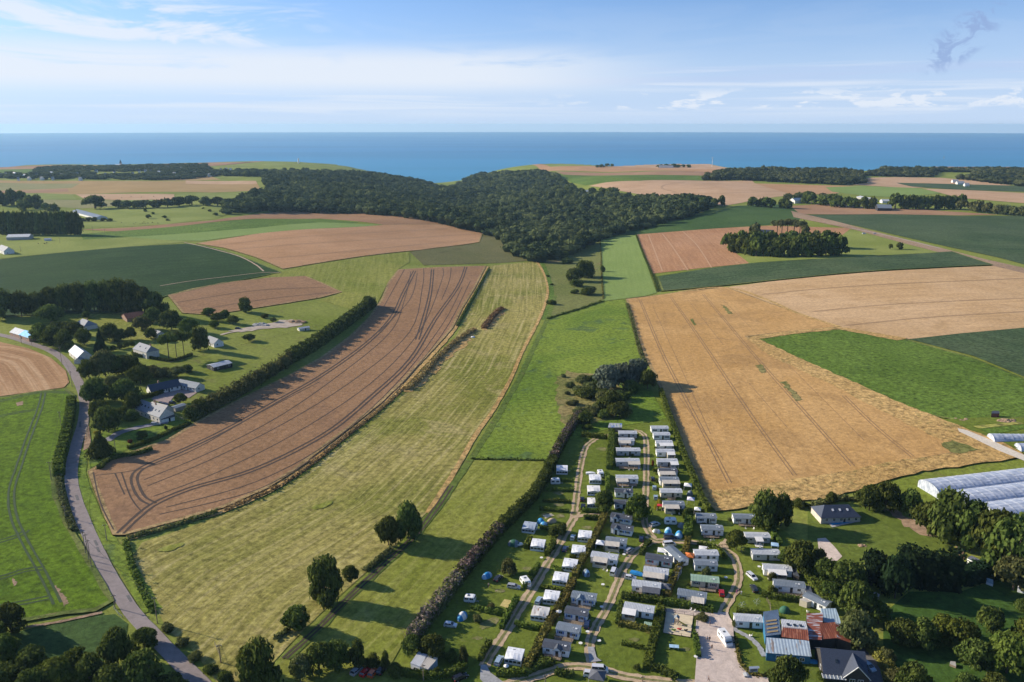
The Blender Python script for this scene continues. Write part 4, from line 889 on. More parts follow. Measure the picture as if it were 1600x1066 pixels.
# ------------------------------------------------------------------ hamlet on the left
for x, y, w, h in ((6, 497, 46, 48), (34, 495, 40, 44), (58, 490, 34, 36), (82, 487, 34, 42), (104, 487, 36, 46), (126, 487, 36, 48), (148, 487, 34, 50), (168, 487, 34, 50), (188, 488, 40, 56), (208, 490, 38, 54), (226, 492, 36, 48), (244, 494, 40, 42)):
    tree(rr.choice(['broad', 'tall']), x, y, w, h, 'tall dark tree in the row shading the back of the hamlet', 'tall trees along the back of the hamlet', parts=True)
HT = [('broad', 80, 506, 42, 34, 'big round tree on the grass behind the blue-sheeted barn', None), ('broad', 135, 497, 13, 12, 'small round tree on the grass above the white hipped house', None), ('bush', 163, 486, 18, 8, 'low dark shrub on the grass left of the rusty barn', None),
 ('broad', 66, 534, 34, 32, 'bushy tree just right of the blue-sheeted barn', L_dark), ('broad', 84, 542, 34, 36, 'tree above the lane bend between barn and ribbed-roof house', L_dark), ('broad', 102, 546, 30, 34, 'tree standing against the ribbed-roof house', L_dark), ('broad', 118, 526, 28, 26, 'tree right under the white hipped house', L_dark), ('broad', 132, 538, 26, 28, 'tree between hipped house and ribbed-roof house', L_dark), ('bush', 100, 520, 34, 22, 'dense shrub left of the white hipped house', L_dark),
 ('cone', 158, 550, 16, 36, 'dark pointed conifer right of the ribbed-roof house', None), ('broad', 172, 532, 30, 30, 'tree in the garden under the rusty barn', L_dark), ('broad', 186, 534, 24, 22, 'smaller tree right of it under the rusty barn', L_dark), ('broad', 205, 531, 20, 22, 'upright tree right of the rusty barn garden', L_mid), ('broad', 221, 515, 32, 24, 'pale green tree in front of the rusty barn end', L_olive), ('broad', 240, 504, 30, 26, 'dark round tree right of the rusty barn', L_dark), ('bush', 253, 492, 20, 12, 'shrub at the foot of the tall tree row end', L_dark),
 ('broad', 268, 515, 36, 34, 'tree behind the small grey house', L_dark), ('broad', 236, 530, 22, 20, 'tree before the small grey house', L_dark), ('broad', 296, 522, 30, 28, 'round tree beside the brown field corner', L_mid),
 ('umbrella', 264, 560, 30, 44, 'left bare-stemmed pine by the white house garden', L_dark), ('umbrella', 276, 558, 26, 42, 'middle bare-stemmed pine by the white house garden', L_dark), ('umbrella', 288, 556, 26, 40, 'right bare-stemmed pine by the white house garden', L_dark), ('tall', 314, 547, 27, 40, 'tall dense tree left of the white-gabled cottage', L_dark),
 ('broad', 140, 592, 30, 34, 'tree on the lane side under the ribbed-roof house', L_dark), ('broad', 165, 588, 42, 46, 'large pale-leaved tree in the middle of the hamlet', L_olive), ('broad', 186, 585, 34, 34, 'tree right of the large pale-leaved one', L_dark), ('broad', 203, 584, 40, 34, 'dark tree below the long white house', L_dark), ('broad', 220, 600, 38, 34, 'yellowish tree above the long slate cottage', L_mid), ('broad', 240, 590, 26, 22, 'tree right of the yellowish one', L_olive), ('bush', 253, 590, 30, 20, 'spreading shrub behind the long slate cottage', L_olive), ('broad', 277, 590, 28, 20, 'low tree behind the white outbuilding', L_olive), ('bush', 292, 582, 22, 16, 'shrub below the bare-stemmed pines', L_dark),
 ('broad', 150, 630, 42, 44, 'very dark tree overhanging the lane', L_dark), ('broad', 176, 612, 30, 28, 'tree behind the very dark one on the lane', L_olive), ('broad', 195, 628, 42, 40, 'olive tree above the farmhouse', L_dark), ('broad', 208, 645, 30, 36, 'very dark tree against the farmhouse gable', L_dark), ('broad', 156, 655, 34, 34, 'tree on the lane opposite the farmhouse', L_dark), ('broad', 170, 676, 50, 48, 'large dark round tree on the farmhouse lawn', L_dark), ('broad', 207, 657, 24, 20, 'small round tree beside the farmhouse front', L_dark), ('bush', 191, 652, 26, 20, 'dark shrub between round tree and farmhouse', L_dark), ('cone', 158, 712, 36, 40, 'pointed dark tree at the garden entrance', L_dark), ('broad', 222, 686, 19, 15, 'small round tree beside the grey drive', L_mid), ('broad', 282, 630, 20, 18, 'round tree in the gravel yard of the outbuilding', L_dark), ('bush', 300, 655, 30, 26, 'big shrub where the field hedge begins', L_dark), ('bush', 259, 671, 6, 8, 'tiny clipped bush by the field hedge', L_dark), ('bush', 203.6, 692, 8, 6, 'round red bush on the garden lawn', L_red), ('bush', 150, 678, 8, 6, 'golden bush near the lane fence', L_yel2),
 ('tall', 384, 488, 23, 25, 'solitary round tree at the edge of the small brown field', L_dark), ('broad', 389, 533, 20, 13, 'low dark tree alone in the rough paddock', L_dark), ('broad', 428, 503, 10, 8, 'bush at the left end of the spoil yard', L_dark), ('bush', 413, 497, 12, 8, 'bush left of the spoil yard row', L_dark),
 ('broad', 326, 493, 20, 14, 'leftmost orchard tree below the brown field', L_mid), ('broad', 340, 502, 20, 15, 'second orchard tree below the brown field', L_mid), ('broad', 352, 496, 16, 13, 'orchard tree against the brown field edge', L_mid), ('broad', 364, 506, 20, 15, 'rightmost orchard tree beside the chalk yard', L_mid), ('broad', 335, 512, 18, 13, 'orchard tree nearest the white-gabled cottage', L_mid)]
for k, x, y, w, h, lab, m in HT: tree(k, x, y, w, h, lab, mat=m)
for i, (x, y) in enumerate(((166, 551), (177, 549), (187, 546), (197, 544), (206, 542))):
    tree('broad', x, y, 11, 11, 'small fruit tree in the lawn row above the long white house', 'fruit trees above the long white house', L_mid)
hedge([(302, 655), (318, 645), (345, 632), (375, 615), (400, 600)], 6, 6, 'ragged tall hedge of loose trees between hamlet and brown field', L_olive, wobble=.22, dens=3.2, leaf=.55, rough=.7, name='field_hedge', taper=.7)
hedge([(398, 601), (430, 582), (455, 566)], 5, 5.5, 'thinner middle stretch of the hedge along the brown field', L_olive, wobble=.3, dens=2.4, leaf=.55, rough=.8, name='field_hedge', taper=.6)
hedge([(452, 567), (485, 548), (520, 524), (550, 502), (582, 478)], 7, 7.2, 'dense dark upper end of the hedge along the brown field', L_dark, wobble=.12, dens=3.6, leaf=.55, rough=.5, name='field_hedge', taper=.75)
tree('broad', 575, 484, 22, 24, 'round tree ending the field hedge at its top', None, L_dark)
tree('broad', 312, 650, 30, 30, 'dark tree at the lower end of the field hedge', None, L_dark)
for i, (x, y, h) in enumerate(((335, 640, 21), (362, 625, 19), (385, 611, 20), (408, 598, 22), (425, 588, 24), (446, 576, 20))):
    tree('tall', x, y, 20, h, 'loose tree growing out of the hedge along the brown field', 'trees in the hedge along the brown field', L_olive)
hedge([(238, 705), (215, 712), (190, 716), (170, 722), (155, 735)], 2, 2, 'low hedge closing the garden lawn towards the brown field', L_dark, dens=5, leaf=.35)
hedge([(298, 664), (275, 672), (250, 684), (225, 694), (200, 702)], 1.4, 1.6, 'clipped hedge between farmhouse lawn and brown field', L_hedge, dens=7, leaf=.3)
hedge([(112, 628), (108, 660), (101, 690), (94, 720), (92, 745)], 4.5, 3.2, 'scalloped hedge along the left side of the lane', L_hedge, wobble=.12, dens=5, leaf=.4, taper=.75, name='lane_hedge')
hedge([(92, 745), (95, 770), (104, 800), (116, 832)], 3.0, 1.2, 'low ragged bank growth along the lane below the hedge', L_olive, wobble=.3, dens=4, leaf=.4, taper=.6, name='lane_hedge')
hedge([(196, 846), (200, 862), (206, 885), (216, 910), (228, 935), (240, 958)], 2.2, .9, 'rough bank growth between lane verge and hay meadow', L_hedge, wobble=.3, dens=4, leaf=.4, taper=.6)
hedge([(200, 842), (240, 832), (290, 817), (340, 801)], 2.5, 1.0, 'dark weedy strip under the brown field corner', L_olive, wobble=.3, dens=4, leaf=.4, taper=.6)
hedge([(764, 420), (745, 455), (727, 486), (714, 510)], 1.6, 1.5, 'thin dark hedge down the right side of the brown field', L_dark, wobble=.3, dens=3, leaf=.4, taper=.7)
hedge([(208, 552), (212, 556), (235, 560), (268, 565), (300, 555)], 1.5, 1.5, 'garden hedge below the long white house', L_dark, dens=5, leaf=.35)
hedge([(215, 625), (245, 618), (268, 607)], 2, 2.2, 'dark hedge in front of the long slate cottage', L_dark, dens=5, leaf=.35)
# ------------------------------------------------------------------ trees in the meadows
MT = [('broad', 607, 852, 38, 50, 'left crown of the pair beside the wheel track', L_dark), ('tall', 638, 842, 46, 62, 'larger right crown of the pair beside the wheel track', L_dark),
 ('tall', 509, 942, 60, 78, 'big tree alone between hay meadow and wheel track', L_dark), ('broad', 548, 910, 26, 30, 'small tree tucked behind the big one on the wheel track', L_dark), ('broad', 465, 984, 46, 44, 'low wide tree nearest the bottom of the wheel track', L_dark),
 ('tall', 408, 1085, 66, 92, 'tall tree at the bottom edge left of the wheel track', L_dark), ('broad', 388, 1050, 34, 44, 'pale-topped tree behind the tall one at the bottom', L_mid), ('broad', 500, 1052, 54, 54, 'wide tree at the bottom, left of the parked cars', L_dark), ('broad', 532, 1045, 44, 50, 'rounder tree right behind the wide one', L_dark), ('broad', 472, 1060, 38, 42, 'olive tree at the bottom beside the lamp pole', L_olive), ('tall', 560, 1044, 28, 46, 'narrow tree above the parked cars', L_dark), ('bush', 582, 1040, 30, 16, 'dark shrub behind the parked cars', L_dark), ('tall', 603, 1046, 16, 30, 'slender tree right of the parked cars', L_dark), ('bush', 618, 1056, 26, 24, 'shrub left of the two-tone chalet', L_dark),
 ('broad', 676, 1024, 50, 38, 'wide tree overhanging the two-tone chalet', L_dark), ('broad', 645, 1024, 36, 36, 'dark tree at the lower end of the purple hedge', L_dark), ('tall', 724, 1036, 16, 28, 'slim grey-green tree right of the two-tone chalet', L_olive), ('bush', 706, 1032, 22, 18, 'shrub between chalet and slim tree', L_dark),
 ('broad', 185, 1040, 58, 66, 'tree over the lane at the lower left', L_dark), ('broad', 226, 1012, 46, 36, 'tree touching the lane edge at the lower left', L_dark), ('broad', 143, 1072, 58, 54, 'dark tree right of the pale one at the bottom left', L_dark), ('broad', 92, 1075, 66, 56, 'pale green tree at the bottom left', L_mid), ('broad', 225, 1080, 74, 72, 'large tree at the bottom beside the shaded lane', L_dark), ('broad', 268, 1088, 48, 42, 'tree in the bottom corner of the lane', L_dark), ('broad', 8, 1035, 52, 52, 'pale tree at the left edge near the bottom', L_mid), ('broad', 18, 988, 56, 52, 'dark tree at the left edge above the paddock', L_dark), ('broad', 8, 1080, 60, 50, 'darkest tree in the bottom left corner', L_dark), ('broad', 52, 1090, 50, 52, 'tree second from the bottom left corner', L_dark), ('broad', 52, 1048, 54, 46, 'round tree behind the darkest corner trees at the bottom left', L_dark), ('broad', 118, 1052, 50, 44, 'pale green tree between two dark ones at the bottom left', L_mid), ('broad', 176, 1088, 60, 56, 'dark tree at the bottom left of the shaded lane', L_dark), ('broad', -8, 1012, 50, 50, 'tree cut by the left edge beside the paddock', L_dark), ('bush', 353, 1070, 26, 26, 'round bush at the bottom right of the lane', L_dark), ('bush', 285, 1008, 20, 14, 'bush on the lane bank near the leaning pole', L_olive), ('bush', 307, 1030, 24, 16, 'brambly bush lower down the lane bank', L_olive), ('bush', 328, 1050, 24, 16, 'last bush down the lane bank', L_dark), ('bush', 262, 985, 22, 10, 'bramble patch at the foot of the roadside pole', L_olive)]
for k, x, y, w, h, lab, m in MT: tree(k, x, y, w, h, lab, mat=m)
L_straw = leaf_mat('dry_tall_grass_tufts', (.10, .065, .03), (.40, .28, .13))
hedge([(636, 610), (655, 592), (682, 562), (706, 540), (728, 524), (741, 516)], 5, 1.6, 'long bank of dry brown grass between brown field and hay meadow', L_straw, wobble=.25, dens=3, leaf=.45, rough=.5, name='grass_bank', taper=.5, cat='grass bank')
hedge([(756, 514), (766, 500), (778, 487), (786, 483)], 6, 1.6, 'separate oval bank of dry brown grass in the hay meadow', L_straw, wobble=.25, dens=3, leaf=.45, rough=.5, name='grass_bank', taper=.5, cat='grass bank')
hedge([(560, 668), (600, 636), (632, 606)], 1.8, .8, 'narrow upper strip of tall dry grass along the brown field', L_straw, wobble=.4, dens=3, leaf=.4, rough=.4, name='grass_bank', taper=.6, cat='grass bank')
hedge([(350, 799), (420, 769), (470, 739), (530, 692), (560, 668)], 1.8, .8, 'narrow lower strip of tall dry grass along the brown field', L_straw, wobble=.4, dens=3, leaf=.4, rough=.4, name='grass_bank', taper=.6, cat='grass bank')
# bushes on the slope
for x, y, w, h, lab in ((880, 404, 16, 14, 'uppermost dark scrub on the rough slope'), (886, 412, 16, 10, 'scrub just under the uppermost one on the slope'), (897, 440, 30, 26, 'left mound of the large thicket on the slope'), (914, 434, 30, 32, 'right mound of the large thicket on the slope'), (902, 448, 20, 14, 'front mound of the large thicket on the slope'), (899, 459, 13, 9, 'small round scrub under the large thicket'), (917, 461, 26, 10, 'flat scrub beside the small round one'), (862, 476, 14, 9, 'scrub at the bend of the green track'), (877, 392, 8, 5, 'tiny scrub at the top of the slope'), (856, 433, 6, 4, 'scrub spot left of the green track'), (862, 446, 6, 4, 'scrub spot at the middle of the green track'), (941, 425, 8, 12, 'scrub on the edge of the light strip')):
    tree('bush', x, y, w, h, lab, mat=L_dark)
hedge([(943, 471), (925, 477), (905, 484), (880, 491), (855, 499)], 1.6, 1.2, 'thin dark hedge across the foot of the rough slope', L_dark, wobble=.3, dens=3, leaf=.4)
hedge([(937, 374), (939, 400), (940, 430), (943, 468)], 1.0, .9, 'dry grassy hedge along the left of the light strip', L_yell, wobble=.3, dens=3, leaf=.4)
hedge([(994, 368), (1006, 400), (1019, 430), (1028, 456)], 1.6, 1.4, 'dark hedge between light strip and orange stubble', L_dark, wobble=.3, dens=3, leaf=.4)
hedge([(980, 476), (990, 510), (998, 545), (1008, 572)], 1.8, 1.6, 'weedy hedge between lush meadow and ripe wheat', L_olive, wobble=.4, dens=3, leaf=.4)
hedge([(735, 718), (780, 719), (850, 720)], 1.0, .8, 'thin fence hedge under the lush meadow', L_dark, wobble=.3, dens=3, leaf=.35)
for i, (x, y, w) in enumerate(((503, 791, 16), (266, 857, 22), (612, 605, 8))):
    field('weed_patch', [(x - w, y + 3), (x, y - 4), (x + w, y - 8), (x + w * .6, y), (x - w * .4, y + 6)], M_hay2, .3, smooth=True)
hedge([(570, 893), (590, 878), (612, 860)], 3, 1.2, 'low brambles joining the meadow trees', L_olive, wobble=.3, dens=4, leaf=.4, taper=.6)
hedge([(430, 1000), (452, 985)], 2, 1, 'weeds at the foot of the low wide tree', L_olive, wobble=.3, dens=4, leaf=.4, taper=.6)
# thicket north of the campsite
NT = [('broad', 948, 610, 48, 46, 'left silver-leaved willow of the thicket', L_silver), ('broad', 975, 604, 44, 42, 'middle silver-leaved willow of the thicket', L_silver), ('broad', 996, 600, 40, 44, 'rightmost silver willow, rising above the others', L_silver), ('broad', 1012, 608, 30, 34, 'dark green tree at the right end of the willows', L_dark), ('broad', 985, 614, 30, 24, 'dark tree in front of the silver willows', L_dark), ('broad', 956, 642, 44, 36, 'green round tree below the silver willows', L_dark), ('broad', 968, 652, 36, 28, 'lowest round tree before the campsite', L_dark), ('broad', 945, 632, 34, 24, 'olive tree left of the green round one', L_olive), ('bush', 891, 606, 16, 12, 'small bush at the left of the fallow bank', L_olive), ('bush', 912, 598, 26, 16, 'bush in the upper middle of the fallow bank', L_olive), ('bush', 917, 622, 36, 18, 'dark scrub in the middle of the fallow bank', L_dark), ('bush', 881, 590, 8, 7, 'tiny bush at the tip of the fallow bank', L_olive), ('bush', 895, 633, 18, 10, 'scrub on the lower fallow bank', L_olive), ('bush', 935, 640, 24, 14, 'scrub beside the green round tree', L_olive), ('bush', 914, 662, 26, 24, 'dark bush at the top of the purple hedge', L_dark), ('bush', 919, 671, 15, 10, 'low green bush at the top of the west lane', L_hedge), ('bush', 930, 598, 26, 12, 'flat dark bush left of the willows', L_dark), ('bush', 903, 612, 20, 12, 'scrub left of the middle scrub on the fallow bank', L_olive), ('bush', 926, 610, 28, 16, 'tangled scrub under the flat dark bush', L_olive), ('bush', 938, 622, 30, 18, 'tangled scrub under the left willow', L_dark), ('bush', 906, 646, 22, 12, 'low bramble on the lower fallow bank', L_olive), ('bush', 925, 648, 28, 16, 'bramble mound above the top of the west lane', L_olive), ('bush', 945, 652, 24, 16, 'bramble beside the lowest round tree', L_dark), ('bush', 886, 617, 10, 8, 'bramble on the left rim of the fallow bank', L_olive), ('bush', 972, 626, 26, 18, 'dark scrub between willows and green round tree', L_dark)]
for k, x, y, w, h, lab, m in NT: tree(k, x, y, w, h, lab, mat=m)
# ------------------------------------------------------------------ right: gardens, tall trees
RT = [('tall', 1193, 826, 44, 66, 'left of the two tall trees above the white home', L_dark), ('tall', 1220, 822, 36, 56, 'right of the two tall trees above the white home', L_dark), ('bush', 1247, 792, 24, 14, 'shrub left of the slate-roofed bungalow', L_dark), ('broad', 1299, 786, 18, 20, 'small round tree behind the slate-roofed bungalow', L_dark), ('bush', 1180, 800, 26, 18, 'dark shrub behind the white home by the wheat', L_dark),
 ('broad', 1358, 798, 44, 46, 'dark round tree right of the bungalow', L_dark), ('broad', 1382, 800, 44, 54, 'tallest round tree behind the bungalow lawn', L_dark), ('broad', 1421, 806, 44, 46, 'round tree above the stony bank', L_dark), ('broad', 1450, 838, 56, 62, 'tree on the left of the big grove by the polytunnels', L_dark), ('broad', 1482, 850, 78, 96, 'tallest tree of the grove by the polytunnels', L_dark), ('broad', 1516, 862, 76, 88, 'brownish tree in the grove by the polytunnels', L_dark), ('broad', 1549, 880, 78, 96, 'tree before the polytunnel ends', L_dark), ('broad', 1578, 900, 84, 104, 'dark tree right of the grove', L_dark), ('broad', 1606, 890, 76, 96, 'tree at the right edge below the polytunnels', L_dark), ('broad', 1582, 922, 60, 60, 'pale-leaved tree in the right garden corner', L_olive),
 ('broad', 1250, 895, 56, 58, 'big dark tree right of the third row homes', L_dark), ('broad', 1277, 886, 26, 34, 'grey-leaved tree beside the gravel drive', L_olive), ('broad', 1228, 880, 26, 26, 'tree squeezed behind the white homes', L_dark), ('broad', 1322, 925, 56, 56, 'dark tree below the gravel drive', L_dark), ('tall', 1362, 915, 52, 62, 'tall dark conifer-like tree left of the cypress wall', L_pine), ('tall', 1398, 935, 52, 74, 'layered pine before the cypress wall', L_pine), ('broad', 1335, 965, 62, 66, 'large tree behind the rusty roofs', L_dark), ('broad', 1336, 1005, 56, 60, 'olive tree touching the rusty roofs', L_olive), ('broad', 1290, 910, 44, 44, 'tree between gravel drive and homes', L_dark), ('bush', 1297, 935, 30, 30, 'shrub at the back of the pale shed', L_dark), ('bush', 1458, 918, 22, 20, 'thin shrub at the foot of the cypress wall', L_olive), ('broad', 1372, 975, 40, 40, 'shadowed tree at the left of the dark garden', L_dark),
 ('broad', 1410, 1008, 54, 48, 'tree left of centre in the dark orchard', L_dark), ('broad', 1442, 1012, 50, 50, 'tree in the middle of the dark orchard', L_dark), ('broad', 1472, 994, 40, 40, 'lighter tree at the upper side of the orchard', L_mid), ('broad', 1498, 1015, 56, 56, 'fresh green tree in the orchard', L_mid), ('broad', 1547, 988, 44, 46, 'tree alone above the orchard on the right lawn', L_dark), ('broad', 1572, 1052, 70, 74, 'large light tree near the bottom right corner', L_mid), ('broad', 1522, 1044, 58, 52, 'tree right below the orchard', L_dark), ('broad', 1424, 1082, 54, 54, 'round tree at the bottom right of the slate house', L_dark), ('broad', 1508, 1080, 38, 34, 'small tree at the bottom edge on the right', L_dark), ('broad', 1553, 1086, 46, 40, 'tree at the bottom edge near the right corner', L_dark), ('bush', 1384, 1034, 24, 24, 'olive bush above the yellow-green hedge', L_olive), ('bush', 1395, 1066, 34, 26, 'bush at the bottom of the yellow-green hedge', L_olive), ('bush', 1598, 955, 30, 24, 'shrub beside the white shed at the right edge', L_dark), ('broad', 1606, 1010, 50, 50, 'tree cut by the right edge below the lawn', L_mid),
 ('broad', 1229, 1078, 58, 60, 'round dark tree in front of the blue building', L_dark), ('broad', 995, 813, 40, 46, 'round tree between the middle homes and the lane', L_mid), ('broad', 943, 800, 36, 38, 'dark tree between the white-roofed awnings and homes', L_dark), ('broad', 1150, 860, 32, 36, 'round tree at the top of the loop lane', L_mid), ('broad', 1104, 902, 16, 18, 'small tree before the stacked grey homes', L_olive), ('broad', 794, 897, 27, 28, 'grey-green tree on the western pitches', L_olive), ('bush', 872, 835, 28, 22, 'dark shrub at the pitch corner by the west lane', L_dark), ('broad', 1073, 813, 15, 22, 'slim tree above the blue tents', L_mid), ('broad', 1206, 908, 18, 16, 'small tree before the cream-awning home', L_olive), ('bush', 1030, 788, 9, 9, 'golden shrub at the corner of the bottom eastern home', L_yel2), ('bush', 1025, 796, 8, 10, 'yellow shrub by the red canopy', L_yel2), ('bush', 1206, 925, 16, 14, 'green shrub beside the purple flowerbeds', L_hedge), ('bush', 1020, 728, 5, 10, 'small red-leaved shrub beside the eastern row', L_red), ('bush', 1148, 980, 9, 14, 'bush left of the white home near the yard', L_olive), ('bush', 1096, 968, 20, 10, 'bush on the corner above the yard', L_olive), ('bush', 746, 972, 14, 14, 'small plum tree on the western pitches', L_olive), ('bush', 768, 950, 12, 10, 'upper sapling on the western pitches', L_olive), ('bush', 684, 1056, 12, 16, 'pale bush beside the two-tone chalet', L_hedge), ('broad', 1277, 1005, 12, 14, 'small tree between the rusty roofs and slate house', L_mid), ('bush', 1284, 1060, 22, 14, 'shrub in front of the slate house', L_mid), ('bush', 995, 1046, 12, 10, 'round bush ending the playground hedge', L_dark)]
for k, x, y, w, h, lab, m in RT: tree(k, x, y, w, h, lab, mat=m)
hedge([(1404, 902), (1430, 914), (1460, 918), (1498, 922)], 5, 13, 'very tall dark cypress wall in the right garden', L_pine, wobble=.05, dens=3.4, leaf=.5, rough=.5, name='cypress_hedge', taper=.8)
hedge([(1500, 912), (1530, 906), (1558, 900)], 5, 6, 'lower dark hedge continuing the cypress wall', L_pine, wobble=.05, dens=4, leaf=.45, rough=.3, name='cypress_hedge', taper=.9)
hedge([(1345, 1000), (1365, 1020), (1385, 1045), (1392, 1062)], 3, 2.4, 'yellow-green hedge behind the slate house', L_yell, wobble=.1, dens=6, leaf=.35)
hedge([(1285, 938), (1292, 920), (1300, 950)], 2, 3, 'green hedge behind the pale shed', L_hedge, dens=6, leaf=.35)
hedge([(1262, 905), (1275, 925), (1290, 950)], 2.5, 3.0, 'green hedge at the right of the bottom eastern homes', L_hedge, dens=6, leaf=.35)
hedge([(1262, 795), (1300, 784), (1345, 782), (1400, 795)], 2.4, 1.6, 'rough hedge between bungalow garden and dry grass', L_olive, wobble=.3, dens=4, leaf=.4)
